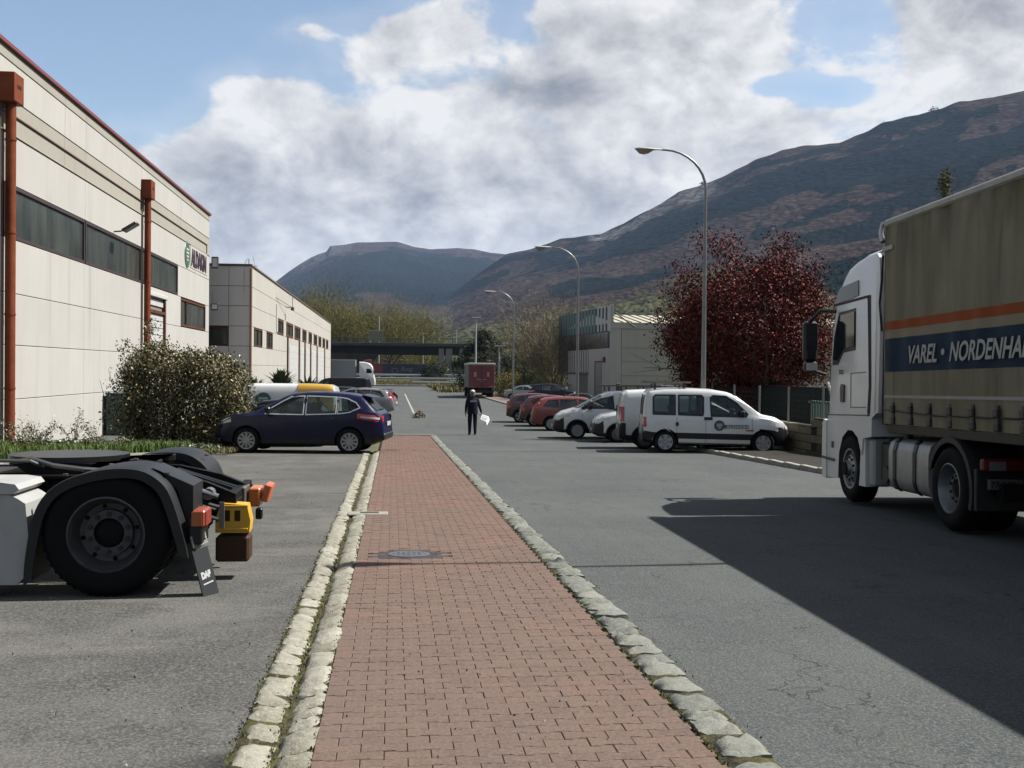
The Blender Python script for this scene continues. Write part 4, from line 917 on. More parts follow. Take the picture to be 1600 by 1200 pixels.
def cab_shell(outline, w, mb=None, inset=((0, .16), (.03, .07), (.09, .02), (.18, 0))):
    """side outline (x,z) swept from y=0 to y=-w with rounded shoulders"""
    cx = sum(p[0] for p in outline)/len(outline); cz = sum(p[1] for p in outline)/len(outline); n = len(outline)
    secs = [(-a, b) for a, b in inset]+[(-(w-a), b) for a, b in inset[::-1]]
    vs = []; fs = []
    for y, ins in secs:
        for x, z in outline:
            dx, dz = x-cx, z-cz; L = max(math.hypot(dx, dz), .01); front = dx > 0
            vs.append((x-(ins*1.0 if front else ins*.05), y, z-(ins*.8 if z > cz+.4*(max(p[1] for p in outline)-cz) else 0)))
    for i in range(len(secs)-1): fs += [(i*n+j, i*n+(j+1) % n, (i+1)*n+(j+1) % n, (i+1)*n+j) for j in range(n)]
    fs += [tuple(range(n))[::-1], tuple(range((len(secs)-1)*n, len(secs)*n))]
    m = mb or MB(); m.add(vs, fs); return m
def side_poly(par, name, poly, y, mat, th=.01, label=None):
    m = MB(); m.prism(poly, y, y+th, 'Y'); return m.build(name, mat, par, label=label)

# ---- white lorry with curtain trailer, right of the road
ha = 4.05
LOC = Vector((6.86, 15.8, -.385-.0)); 
TR = thing('tractor_unit', 'white high-roof truck cab with a black mirror, standing on the right side of the road', 'truck', LOC, (0, 0, rad(90-ha)))
TR.rotation_euler = (Matrix.Rotation(rad(90-ha), 4, 'Z') @ Matrix.Rotation(.020, 4, 'Y')).to_euler()
out_ = [(1.12, .30), (1.15, .62), (1.12, 1.22), (1.02, 1.34), (.97, 1.9), (.90, 2.45), (.80, 2.82), (.74, 3.0), (.66, 3.12), (.50, 3.33), (.30, 3.47), (.05, 3.57), (-.28, 3.64), (-.62, 3.68), (-1.12, 3.69), (-1.13, 1.36), (-.95, 1.28), (-.95, 1.02), (-.62, .98), (-.55, .74), (-.40, .98), (-.18, 1.08), (.18, 1.08), (.42, .96), (.56, .72), (.60, .32)]
cab = cab_shell(out_, 2.46).build('cab', truck_white, TR, smooth=38)
side_poly(TR, 'side_window', [(.50, 2.15), (.24, 2.32), (-.26, 2.34), (-.26, 2.86), (.42, 2.84), (.62, 2.50), (.70, 2.17)], .004, dkglass)
side_poly(TR, 'window_surround', [(.74, 2.08), (.46, 2.08), (.22, 2.26), (-.31, 2.28), (-.31, 2.91), (.45, 2.89), (.66, 2.52)], -.003, blackp, .005)
side_poly(TR, 'roof_window', [(.58, 3.04), (.50, 3.17), (.36, 3.27), (-.42, 3.31), (-.42, 3.09), (-.1, 3.06)], .003, M('sky_reflection_glass', (.05, .085, .13), .15, spec=.3))  # blue of the reflected sky is put into the pane colour
side_poly(TR, 'roof_seam', [(.70, 3.00), (.68, 3.035), (-.82, 3.055), (-.82, 3.02)], .003, M('seam_maroon', (.03, .015, .02), .6), .004)
side_poly(TR, 'door_gap', [(-.78, 3.05), (-.90, 3.05), (-.94, 1.75), (-.90, 1.36), (-.82, 1.30), (-.80, 1.38), (-.85, 1.75), (-.82, 2.4)], .003, M('seam_maroon', (.03, .015, .02)), .004)
side_poly(TR, 'door_bottom_seam', [(1.06, 1.285), (1.06, 1.30), (-.9, 1.33), (-.9, 1.315)], .003, blackp, .004)
side_poly(TR, 'door_front_seam', [(.93, 1.30), (.945, 1.30), (.80, 2.1), (.785, 2.1)], .003, blackp, .003)
side_poly(TR, 'door_handle', [(.16, 1.50), (.30, 1.50), (.32, 1.72), (.27, 1.78), (.15, 1.76)], .004, M('handle_dark', (.03, .012, .02), .4), .02)
for z_ in (1.93, 1.42): side_poly(TR, 'locker_seam', [(-.10, z_), (-.74, z_+.01), (-.74, z_+.022), (-.10, z_+.012)], .003, M('seam_grey', (.10, .10, .10), .6), .003)
side_poly(TR, 'locker_seam', [(-.10, 1.42), (-.115, 1.42), (-.115, 1.94), (-.10, 1.94)], .003, M('seam_grey', (.1, .1, .1)), .003)
text_mesh('badge', 'TGX', .10, M('badge_grey', (.08, .08, .08), .4), TR, Matrix(((-1, 0, 0, .42), (0, 0, 1, .008), (0, 1, 0, 1.93), (0, 0, 0, 1))), bold=.002, extrude=.002)
b = MB(); b.prism([(1.16, .28), (1.19, .62), (1.17, 1.16), (1.10, 1.22), (.98, 1.20), (.98, .28)], .012, -2.47, 'Y'); b.build('bumper', truck_white, TR, smooth=30)
side_poly(TR, 'bumper_gap', [(1.18, .59), (.58, .57), (.58, .61), (1.18, .63)], .014, blackp, .006)
side_poly(TR, 'marker_lamp', [(.72, .78), (.66, .78), (.66, .88), (.72, .88)], .0, M('marker_amber', (.10, .05, .02), .3), .02)
MB().box(1.13, 1.2, -2.3, -.15, .75, 1.12, .02).build('grille', blackp, TR)
b = MB(); b.prism([(.99, 1.9), (.86, 2.80), (.80, 2.88), (.78, 2.8), (.93, 1.9)], -.14, -2.32, 'Y'); b.build('windscreen', dkglass, TR)
b = MB(); b.prism([(.80, 2.96), (1.02, 2.84), (1.04, 2.88), (.80, 3.04)], -.10, -2.36, 'Y'); b.build('sun_visor', M('visor_smoke', (.03, .03, .035), .2), TR)
# mirrors on arms, left (seen) and right
for sy in (1, -1):
    y0_ = .0 if sy > 0 else -2.46
    b = MB(); b.box(1.04, 1.20, min(y0_+.12*sy, y0_+.36*sy), max(y0_+.12*sy, y0_+.36*sy), 2.14, 2.80, .05); b.box(1.02, 1.18, min(y0_+.13*sy, y0_+.35*sy), max(y0_+.13*sy, y0_+.35*sy), 1.98, 2.15, .04)
    mo = b.build('mirror', blackp, TR)
    MB().box(1.030, 1.042, min(y0_+.15*sy, y0_+.33*sy), max(y0_+.15*sy, y0_+.33*sy), 2.32, 2.76).build('mirror_glass', M('mirror_glass', (.02, .022, .025), .05), mo)
    MB().box(1.010, 1.022, min(y0_+.15*sy, y0_+.33*sy), max(y0_+.15*sy, y0_+.33*sy), 2.0, 2.12).build('mirror_glass', M('mirror_glass_reflection', (.35, .35, .34), .3), mo)  # pale colour stands for the bright reflection in the lower glass
    b = MB(); b.tube([(.60, y0_-.02*sy, 2.92), (.85, y0_+.15*sy, 2.95), (1.1, y0_+.24*sy, 2.80)], .032, 8); b.build('mirror_arm', blackp, TR); b = MB(); b.tube([(1.02, y0_, 1.93), (1.1, y0_+.2*sy, 2.0)], .03, 6); b.build('mirror_arm', blackp, TR)
# side steps, air deflector behind the cab
b = MB(); b.prism([(-.42, .28), (-.50, .94), (-.66, .98), (-.68, .28)], -.02, -.14, 'Y'); b.build('step_panel', truck_white, TR)
b = MB(); b.prism([(-1.06, 1.36), (-1.20, 1.36), (-1.28, 3.0), (-1.22, 3.55), (-1.13, 3.62)], .0, -.05, 'Y'); b.build('air_deflector', truck_white, TR, smooth=30)
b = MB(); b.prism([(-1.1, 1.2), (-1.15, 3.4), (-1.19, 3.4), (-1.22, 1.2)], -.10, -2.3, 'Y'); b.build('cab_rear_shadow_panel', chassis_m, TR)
MB().box(-5.2, .9, -.75, -.65, .55, .85).build('chassis_rail', chassis_m, TR); MB().box(-5.2, .9, -1.85, -1.75, .55, .85).build('chassis_rail', chassis_m, TR)
MB().box(-4.3, .8, -2.2, -.25, .42, .62).build('underframe', chassis_m, TR)
for yy, sd_ in ((-.03, 1), (-2.43, -1)): truck_wheel(TR, 0, yy, .50, sd_, rimsilver, deep=False)
for yy, sd_ in ((-.03, 1), (-.37, 1), (-2.43, -1), (-2.09, -1)): truck_wheel(TR, -3.42, yy, .50, sd_, M('dirty_rim', (.12, .13, .135), .4, .4, var=.2, vscale=6), deep=True)
def tank(par, x0, x1, ytop, z0, z1, mat, wd=.62, sgn=-1):
    pr = [(0, z0+.16), (.03, z0+.06), (.10, z0), (.5, z0), (wd, z0+.1), (wd, z1-.1), (.5, z1), (.10, z1), (.03, z1-.05), (0, z1-.16)]
    b = MB(); b.prism([(ytop+sgn*a, z) for a, z in pr], x0, x1, 'X'); return b.build('fuel_tank', mat, par, smooth=50)
alu = M('tank_aluminium', (.26, .265, .255), .42, .35, var=.15, vscale=5)
tk = tank(TR, -2.80, -1.50, -.04, .32, 1.02, alu)
for xx in (-1.72, -2.38):
    pr = [(.005, .48), (.035, .37), (.10, .305), (.12, .305), (.10, 1.03), (.03, .985), (.005, .86)]
    b = MB(); b.prism([(-.04+.012-a*1.0, z) for a, z in [(0, .48), (.03, .375), (.10, .31), (.10, .33), (.04, .40), (.02, .5), (.02, .85), (.04, .93), (.10, 1.0), (.10, 1.035), (.03, .975), (0, .87)]], xx-.05, xx+.05, 'X'); b.build('strap', blackp, tk)
b = MB(); b.cyl((-1.55, -.3, 1.0), (-1.55, -.3, 1.09), .06, n=12); b.build('filler_cap', blackp, tk)
b = MB(); b.box(-1.45, -1.0, -.5, -.12, .40, .95, .03); b.cyl((-1.22, -.1, .5), (-1.22, -.35, .5), .12, n=14); b.build('battery_box', blackp, TR)
MB().box(-.94, -.74, -.3, -.04, .30, .98, .03).build('step_skirt', M('grey_skirt', (.20, .205, .20), .5), TR)
def mudguard(par, cx, cz, r, a0, a1, y0, y1, mat, lip=.05, name='mudguard', n=16):
    vs = []; fs = []
    for i in range(n+1):
        a = rad(a0+(a1-a0)*i/n); c_, s_ = math.cos(a), math.sin(a)
        for rr_, yy in ((r, y0), (r, y1), (r+.022, y1), (r+.022, y0), ): vs.append((cx+rr_*c_, yy, cz+rr_*s_))
    for i in range(n): fs += [(i*4+j, i*4+(j+1) % 4, (i+1)*4+(j+1) % 4, (i+1)*4+j) for j in range(4)]
    fs += [(0, 1, 2, 3), (n*4, n*4+3, n*4+2, n*4+1)]
    sgn = -1 if y1 < y0 else 1; k0 = len(vs)
    for i in range(n+1):
        a = rad(a0+(a1-a0)*i/n)
        for rr_ in (r+.02, r-lip): vs.append((cx+rr_*math.cos(a), y0-.001*sgn, cz+rr_*math.sin(a)))
        for rr_ in (r+.02, r-lip): vs.append((cx+rr_*math.cos(a), y0+.012*sgn, cz+rr_*math.sin(a)))
    for i in range(n): p = k0+i*4; q = p+4; fs += [(p, q, q+1, p+1), (p+2, p+3, q+3, q+2), (p, p+2, q+2, q), (p+1, q+1, q+3, p+3)]
    m = MB(); m.add(vs, fs); return m.build(name, mat, par, smooth=40)
grey_fender = M('dark_grey_plastic', (.010, .010, .011), .5, spec=.3)
mudguard(TR, -3.42, .5, .60, 20, 200, -.02, -.66, grey_fender); mudguard(TR, -3.42, .5, .60, 20, 200, -2.44, -1.8, grey_fender)
MB().box(-4.12, -4.05, -.62, -.03, .30, .78, .01).build('mud_flap', grey_fender, TR)
tlb = MB().box(-4.20, -4.12, -.62, -.06, .76, .90, .02).build('tail_lamp', M('dim_red_lens', (.10, .008, .008), .3), TR)
MB().box(-4.206, -4.20, -.33, -.14, .77, .87).build('reversing_lens', M('dull_lens', (.12, .11, .12), .3), tlb)
pl = MB().box(-4.20, -4.15, -.66, -.14, .55, .67, .005).build('number_plate', M('plate_dull', (.06, .06, .055), .5), TR)
text_mesh('plate_text', '77-DRN-76', .095, M('plate_ink', (.005, .005, .005), .6), TR, Matrix(((0, 0, -1, -4.202), (-1, 0, 0, -.16), (0, 1, 0, .578), (0, 0, 0, 1))), bold=.001, extrude=.001)
MB().box(-4.15, -4.05, -2.3, -.2, .5, .62).build('rear_beam', chassis_m, TR)

# trailer: its own thing, coupled behind
TL = thing('curtain_trailer', 'dirty beige curtain-side trailer with an orange stripe and white lettering on a blue band', 'trailer', LOC, TR.rotation_euler)
hb_ = 2.7; _m = Matrix.Rotation(rad(90-hb_), 4, 'Z') @ Matrix.Rotation(.018, 4, 'Y'); _p = Matrix.Translation(LOC) @ TR.rotation_euler.to_matrix().to_4x4() @ Vector((-1.45, 0, 0))
TL.rotation_euler = _m.to_euler(); TL.location = _p-(_m @ Vector((-1.45, 0, 0)))
tarp = Nodes('tarpaulin_beige', .75); tarp.b.inputs['Specular IOR Level'].default_value = .15; p_ = tarp.obj
c_ = tarp.mix(tarp.ramp(tarp.noise(tarp.map(p_, (2.2, 1, .35)), 1.2, 7, .65), .38, .68), (.175, .160, .112, 1), (.110, .099, .064, 1))
c_ = tarp.mix(tarp.ramp(tarp.noise(tarp.map(p_, (5, 1, .25)), 1.0, 6, .6, .3), .60, .74, 0, .8), c_, (.042, .036, .020, 1))
_z = tarp.sep(p_)[2]; grime = tarp.math('MULTIPLY', tarp.ramp(_z, 3.25, 3.9, 0, 1), tarp.ramp(tarp.noise(tarp.map(p_, (1.6, 1, .5)), 1.6, 6), .42, .62))
c_ = tarp.mix(tarp.math('MULTIPLY', grime, .65), c_, (.045, .040, .022, 1)); c_ = tarp.mix(tarp.ramp(tarp.noise(p_, 1.1, 4), .55, .72, 0, .5), c_, (.215, .20, .15, 1))
tarp.color(c_); tarp.bump(tarp.noise(tarp.map(p_, (3.0, 1, .2)), 1.5, 4), .35, .03); tarp = tarp.m
tor = M('tarp_orange', (.20, .048, .012), .7, var=.15, vscale=2, spec=.12); tbl = M('tarp_blue', (.010, .022, .042), .7, var=.25, vscale=2, spec=.12); tcr = M('tarp_cream', (.17, .15, .10), .6, var=.1, vscale=2)
S0, S1 = -1.45, -15.0
def curtain(z0, z1, mat, name, nx=260, proud=0.0, par=TL, side=0):
    xs = np.linspace(S1, S0, nx); zz = np.linspace(z0, z1, max(2, int((z1-z0)/.15)+1)); Xc, Zc = np.meshgrid(xs, zz)
    wob = .012*np.sin(Xc*2*np.pi/.62)+.009*np.sin(Xc*2*np.pi/1.9+Zc*.7)+.006*np.sin(Xc*13+Zc*2.1)
    bow = .02*np.sin((Zc-1.2)/2.75*np.pi)
    Yc = (wob+bow+proud) if side == 0 else (-2.5-wob-bow)
    h, w = Xc.shape; me = bpy.data.meshes.new(name); i = np.arange(h*w).reshape(h, w); q = np.stack([i[:-1, :-1], i[1:, :-1], i[1:, 1:], i[:-1, 1:]], -1).reshape(-1, 4)
    np_mesh(me, np.stack([Xc, Yc, Zc], -1).reshape(-1, 3), q); smooth_mesh(me, 180); return link(name, me, mat, par)
cu_ = curtain(2.62, 3.93, tarp, 'curtain'); 
curtain(2.50, 2.62, tor, 'orange_stripe', par=cu_); curtain(2.385, 2.50, tcr, 'cream_band', par=cu_); curtain(1.93, 2.385, tbl, 'blue_band', par=cu_); curtain(1.615, 1.93, tarp, 'lower_curtain', par=cu_); curtain(1.575, 1.615, M('webbing_white', (.25, .245, .22), .6), 'webbing', proud=.006, par=cu_); curtain(1.22, 1.575, tarp, 'valance', par=cu_)
curtain(1.22, 3.93, tarp, 'curtain', side=1, nx=60)
MB().box(S1+.02, S0-.02, -2.44, -.06, 1.15, 3.98).build('body_core', M('trailer_inside', (.05, .045, .035), .8), TL)
MB().box(S1, S0+.02, -2.52, .028, 3.93, 4.035, .025).build('roof_rail', M('roof_rail_grey', (.22, .22, .19), .5, var=.2, vscale=4), TL)
MB().box(S1-.05, S1, -2.5, 0, 1.15, 4.03, .01).build('rear_door', M('trailer_inside', (.05, .05, .04)), TL)
MB().box(S0, S0+.06, -2.5, .0, 1.2, 4.0, .02).build('front_wall', M('trailer_front', (.10, .08, .075), .5), TL)
b = MB(); b.tube([(S0+.02, -.1, 4.03), (S0+.12, -.0, 4.0), (S0+.14, .015, 3.88), (S0+.06, .02, 3.74)], .035, 8); b.build('front_corner_cap', M('chrome_cap', (.33, .33, .33), .2, .7), TL, smooth=50)
MB().box(S0-.30, S0+.04, .018, .035, 3.60, 3.66, .004).build('clamp', M('roof_rail_grey', (.2, .2, .2)), TL)
b = MB(); b.tube([(S0+.05, .02, 3.55), (S0+.04, .04, 3.2), (S0+.08, .05, 2.9), (S0+.05, .03, 2.5)], .018, 6); b.build('lashing_rope', blackp, TL)
buck = M('buckle_black', (.014, .012, .010), .5); sbm = MB().box(-.035, .035, .0, .022, -.26, .0, .006).mesh('strap'); sbm.materials.append(buck); bkm = MB().box(-.05, .05, .0, .045, -.05, .05, .012).mesh('buckle'); bkm.materials.append(buck)
x = -1.78
while x > S1+.2:
    o = bpy.data.objects.new('strap', sbm); COL.objects.link(o); o.parent = TL; o.location = (x, .012, 1.52)
    o2 = bpy.data.objects.new('buckle', bkm); COL.objects.link(o2); o2.parent = o; o2.location = (0, 0, -.09); o3 = o2.copy(); COL.objects.link(o3); o3.parent = o; o3.location = (0, -.01, -.24)
    x -= .555
b = MB(); b.tube([(S0, .02, 1.42), (-3, .022, 1.37), (-6, .022, 1.39), (-15, .02, 1.38)], .012, 5); b.build('tir_cord', buck, TL)
MB().box(S1, S0-.1, -.04, .0, 1.10, 1.22, .01).build('side_rail', M('side_rail', (.05, .045, .035), .6), TL); MB().box(S1, S0-.1, -2.5, -2.46, 1.10, 1.22, .01).build('side_rail', M('side_rail', (.05, .045, .035)), TL)
MB().box(S1, S0-.3, -1.9, -.6, .80, 1.12).build('frame', chassis_m, TL)
for yy in (-.12, -2.38): b = MB(); b.box(-5.6, -5.45, yy-.08, yy+.08, .12, 1.1); b.box(-5.7, -5.35, yy-.14, yy+.14, .06, .12); b.build('landing_leg', chassis_m, TL)
for zz in (.55, .85): MB().box(-9.6, -6.2, -.06, -.03, zz-.05, zz+.05, .01).build('side_guard', M('guard_alu', (.18, .18, .17), .5, .4), TL)
for xx in (-10.4, -11.7, -13.0):
    for yy, sd_ in ((-.05, 1), (-2.45, -1)): truck_wheel(TL, xx, yy, .50, sd_, rimgrey, deep=True, w=.38)
lm = M('letter_white', (.30, .305, .28), .6)
def trailer_text(s, s_start, s_end, z, h, par):
    M4 = Matrix(((-1, 0, 0, s_start), (0, 0, 1, .046), (0, 1, 0, z), (0, 0, 0, 1)))
    o = text_mesh('lettering', s, h/.70, lm, par, None, shear=.28, bold=.006, extrude=.002)
    xs = [v.co.x for v in o.data.vertices]; k = (s_start-s_end)/(max(xs)-min(xs)); o.data.transform(Matrix.Translation((-min(xs), 0, 0))); o.data.transform(Matrix.Diagonal((k, 1, 1, 1))); o.data.transform(M4); return o
trailer_text('VAREL', -2.32, -3.13, 2.035, .225, cu_); trailer_text('NORDENHAM', -3.46, -5.36, 2.035, .225, cu_)
MB().lathe([(0, .004), (.040, .004), (.042, 0)], 16, 'Y', (-3.29, .046, 2.15)).build('lettering_dot', lm, cu_)

# ---- tractor unit without trailer, left foreground (faces left, square to the street)
DT = thing('semi_tractor', 'rear of a trailerless tractor unit at the left with big wheel, black mudguards, orange lamps', 'truck', (-2.18, 8.62, g(8.62)-.018), (0, 0, 0))
# local: x along the street crossing (rear at +x), y away from the camera, z up ; near outer wheel plane at y=0
for yy, sd_ in ((.0, -1), (.34, -1)): truck_wheel(DT, 0, yy, .482, sd_, rimgrey)
for yy, sd_ in ((2.42, 1), (2.08, 1)): truck_wheel(DT, 0, yy, .482, sd_, rimgrey)
def fender(y0, y1, dz=0.0):
    P_ = [(x, z-dz*(z > .5)) for x, z in [(-.60, .10), (-.59, .30), (-.535, .62), (-.44, .80), (-.29, .91), (-.08, .975), (.10, .995), (.26, .98), (.38, .92), (.47, .82), (.545, .62), (.60, .42), (.625, .30)]]
    def cr_(a, b_, c, d, t): return tuple(.5*(2*b_[i]+(c[i]-a[i])*t+(2*a[i]-5*b_[i]+4*c[i]-d[i])*t*t+(3*b_[i]-a[i]-3*c[i]+d[i])*t**3) for i in (0, 1))
    Q_ = [P_[0]]+P_+[P_[-1]]; P_ = [cr_(*Q_[i:i+4], j/4) for i in range(len(P_)-1) for j in range(4)]+[P_[-1]]
    vs = []; fs = []; n = len(P_)
    for x, z in P_: 
        d = Vector((x, 0, z-.5)).normalized()*.022
        vs += [(x, y0, z), (x, y1, z), (x-d.x, y1, z-d.z), (x-d.x, y0, z-d.z), (x-d.x*3.5, y0+.006, z-d.z*3.5), (x-d.x*3.5, y0-.010, z-d.z*3.5), (x-d.x*.2, y0-.012, z-d.z*.2)]
    for i in range(n-1):
        p, q = i*7, (i+1)*7
        for a, b_ in ((0, 1), (1, 2), (2, 3), (3, 4), (4, 5), (5, 6), (6, 0)): fs.append((p+a, p+b_, q+b_, q+a))
    fs += [tuple(range(7)), tuple(range((n-1)*7, n*7))]
    m = MB(); m.add(vs, fs); o = m.build('mudguard', M('dusty_mudguard', (.0085, .009, .010), .5, var=.4, vscale=5, spec=.3), DT, smooth=45)
    for xx, zz in ((-.35, .92), (.18, 1.04), (.42, .93)): mm_ = MB(); mm_.cyl((xx, y0+.2, zz), (xx, y0+.2, zz+.015), .02, n=8); mm_.build('bolt', rimgrey, o)
    return o
fender(-.02, .66); fender(1.80, 2.46, .012)
b = MB(); b.prism([(.30, .985), (.62, .84), (.62, .56), (.57, .56), (.50, .80), (.38, .94)], .18, .62, 'Y'); b.build('rear_fender_cover', M('dusty_mudguard', (.02, .02, .02)), DT)
# chassis: rails, sloping rear ramps, cross members
b = MB()
for yy in (.82, 1.56):
    b.prism([(-4.6, .62), (-4.6, .88), (.25, .88), (.62, .80), (.86, .70), (.86, .48), (.5, .56), (-.2, .62)], yy, yy+.08, 'Y')
b.build('chassis_rail', chassis_m, DT)
for xx, zt in ((-1.2, .86), (-.4, .86), (.55, .76), (.80, .66)): MB().box(xx-.05, xx+.05, .84, 1.62, zt-.26, zt-.03, .01).build('cross_member', chassis_m, DT)
MB().box(.76, .84, .95, 2.05, .50, .70, .012).build('rear_beam', chassis_m, DT)
b = MB()
for yy in (1.40, 1.98):      # coupling ramps ending in the far orange lamp
    b.prism([(.10, .80), (.25, .86), (.85, .66), (.85, .58), (.3, .72)], yy, yy+.05, 'Y')
b.prism([(.05, .80), (.25, .86), (.82, .68), (.82, .665), (.25, .845), (.05, .785)], 1.45, 1.98, 'Y'); b.build('ramp', M('ramp_grey', (.020, .022, .025), .35, .3), DT)
b = MB()
for zz, yy in ((.60, .70), (.56, .76), (.50, .68)): b.tube([(-.9, yy+.2, .80), (-.2, yy+.1, .74), (.35, yy, zz+.12), (.72, yy+.05, zz), (.80, yy+.35, zz-.03)], .018, 6)
b.build('air_hose', M('hose_black', (.016, .016, .018), .4), DT)
b = MB(); b.cyl((.66, .62, .72), (.66, .74, .72), .05, n=12); b.cyl((.52, .60, .78), (.74, .64, .70), .022, n=8); b.box(.60, .66, .58, .62, .50, .60); b.box(.76, .80, .58, .60, .44, .66); b.build('valve_block', M('bright_fitting', (.14, .145, .15), .35, .5), DT)
b = MB(); b.box(.40, .62, .66, .80, .30, .56, .03); b.build('air_tank', chassis_m, DT)
# fifth wheel
b = MB(); N_ = 30; prf = []
for i in range(N_): a = 2*math.pi*i/N_; prf.append((-.62+.50*math.cos(a), 1.24+.46*math.sin(a)))
prf = [(x, y) for x, y in prf]; b.prism(prf, .965, 1.01, 'Z'); b.prism([(-.05, .95), (.20, .82), (.22, .98), (.02, 1.12), (-.30, 1.20), (-.30, 1.28), (.02, 1.36), (.22, 1.50), (.20, 1.66), (-.05, 1.53)], .93, .98, 'Z'); b.build('fifth_wheel', M('greasy_steel', (.016, .016, .017), .35, .5, var=.3, vscale=9), DT, smooth=30)
b = MB(); b.prism([(-.95, .96), (-.30, .96), (-.42, .86), (-.82, .86)], .80, 1.68, 'Y'); b.box(-1.1, -.15, .76, 1.72, .83, .87, .01); b.build('fifth_wheel_mount', chassis_m, DT)
MB().box(-1.9, -1.12, .70, 1.75, .84, .87, .005).build('catwalk', M('greasy_steel', (.016, .016, .016)), DT)
b = MB(); b.tube([(-1.0, .9, .95), (-.8, .8, 1.0), (-.6, .72, .95), (-.35, .7, .92), (-.1, .75, .9)], .022, 6); b.tube([(-1.4, 1.0, .93), (-1.05, .72, .99), (-.78, .70, .99), (-.70, .8, .93)], .016, 6); b.build('suzi_coil', M('hose_grey', (.05, .05, .05), .4), DT)
# white side fairing / tank at the left edge
fw_ = M('dusty_white_fairing', (.26, .26, .25), .45, var=.10, vscale=3)
pf = [(-3.1, .10), (-.66, .10), (-.60, .16), (-.575, .45), (-.60, .72), (-.66, .76), (-.72, .79), (-3.1, .79)]
b = MB(); b.prism(pf, .02, .60, 'Y'); b.build('side_fairing', fw_, DT, smooth=30)
b = MB(); b.prism([(-3.1, .795), (-.68, .795), (-.64, .83), (-.67, .87), (-.78, .885), (-3.1, .885)], .0, .62, 'Y'); b.build('fairing_top', fw_, DT, smooth=30)
MB().box(-3.1, -.95, .12, .50, .884, .892).build('step_tread', blackp, DT)
MB().box(-.86, -.62, .25, .6, .08, .16, .01).build('bracket', M('bright_fitting', (.1, .1, .1)), DT)
# near rear corner: lamp, plate, flap with lettering ; far corner lamp
def lampbox(x, y, z, lab=None):
    o = MB().box(x-.10, x+.0, y-.02, y+.26, z-.065, z+.065, .012).build('tail_lamp', M('lamp_orange_red', (.20, .040, .014), .35), DT)
    MB().box(x+.0, x+.008, y, y+.24, z-.055, z+.055).build('lens', M('lens_red', (.20, .035, .03), .25), o)
    MB().box(x-.10, x-.02, y-.028, y-.018, z-.055, z+.055).build('lens', M('lens_amber', (.25, .07, .02), .3), o); return o
lampbox(.74, .02, .60); 
b = MB(); b.box(.62, .72, .0, .3, .40, .60, .01); b.build('lamp_bracket', blackp, DT)
fl = MB(); T_ = Matrix.Translation((.650, .0, .37)) @ Matrix.Rotation(rad(-14), 4, 'Y') @ Matrix.Rotation(rad(-30), 4, 'Z')
fl.box(-.006, .006, -.02, .165, -.40, -.02, .003, M4=T_); fo_ = fl.build('mud_flap', M('flap_rubber', (.022, .024, .026), .6), DT)
pp = MB(); pp.box(-.002, .016, .0, .17, .0, .095, .003, M4=T_); pp.build('number_plate', M('plate_greyish', (.16, .16, .155), .5), DT)
Mt = T_ @ Matrix(((0, 0, 1, .020), (1, 0, 0, .015), (0, 1, 0, .035), (0, 0, 0, 1))); text_mesh('plate_text', '1078 CSK', .046, M('plate_ink', (.005, .005, .005)), DT, Mt, bold=.001, extrude=.001, sx=.72)
Mt = T_ @ Matrix(((0, 0, 1, .009), (1, 0, 0, .01), (0, 1, 0, -.25), (0, 0, 0, 1))); text_mesh('lettering', 'DAF', .066, M('flap_white', (.30, .30, .30), .5), fo_, Mt, bold=.006, extrude=.001, sx=.85)
MB().box(.008, .012, .01, .125, -.30, -.289, M4=T_).build('lettering_bar', M('flap_white', (.3, .3, .3)), fo_)
# far lamp: two orange facets on the end plate
b = MB(); b.box(.83, .87, 1.34, 1.66, .44, .70, .008); b.build('end_plate', M('end_plate_brown', (.06, .05, .042), .5), DT)
lo = MB(); lo.box(-.04, .06, -.02, .26, -.085, .085, .012, M4=Matrix.Translation((.93, 1.44, .60))); lo = lo.build('tail_lamp', M('lamp_orange', (.36, .10, .025), .3), DT)
MB().box(-.02, .05, -.05, .22, -.08, .08, .012, M4=Matrix.Translation((1.03, 1.48, .64)) @ Matrix.Rotation(rad(16), 4, 'Y')).build('lens', M('lens_orange2', (.38, .085, .035), .3), lo)
MB().box(.95, 1.01, 1.42, 1.5, .40, .50, .01).build('lamp_bracket', blackp, DT)
# wheel chocks hung at the back
chy = M('chock_yellow', (.42, .24, .012), .45); chs = M('brown_shade', (.040, .022, .012), .6)
CK = thing('wheel_chock', 'yellow plastic wheel chock with two holes at the back of the left tractor unit', 'wheel chock', (-2.18+.84, 8.62+.86, g(8.62)+.36))
b = MB(); b.prism([(-.14, .0), (.14, .0), (.15, .10), (.12, .235), (-.09, .25), (-.14, .12)], -.10, .10, 'Y'); ck = b.build('body', chy, CK, smooth=20)
for xx in (-.045, .04): MB().box(xx-.022, xx+.026, -.104, -.098, .10, .19, .002).build('slot', M('chock_slot', (.03, .018, .005), .7), CK)
for zz in (.02, .215): MB().box(-.135, .13, -.108, -.10, zz, zz+.02, .003).build('rib', chy, CK)
MB().box(.70, .98, .76, 1.0, .13, .35, .02).build('chock_shade_block', chs, DT)  # brown block painted as the shaded piece below the yellow chock
b = MB(); b.tube([(.78, 1.05, .5), (.80, 1.0, .40), (.76, .98, .3)], .012, 6); b.build('strap', blackp, DT)
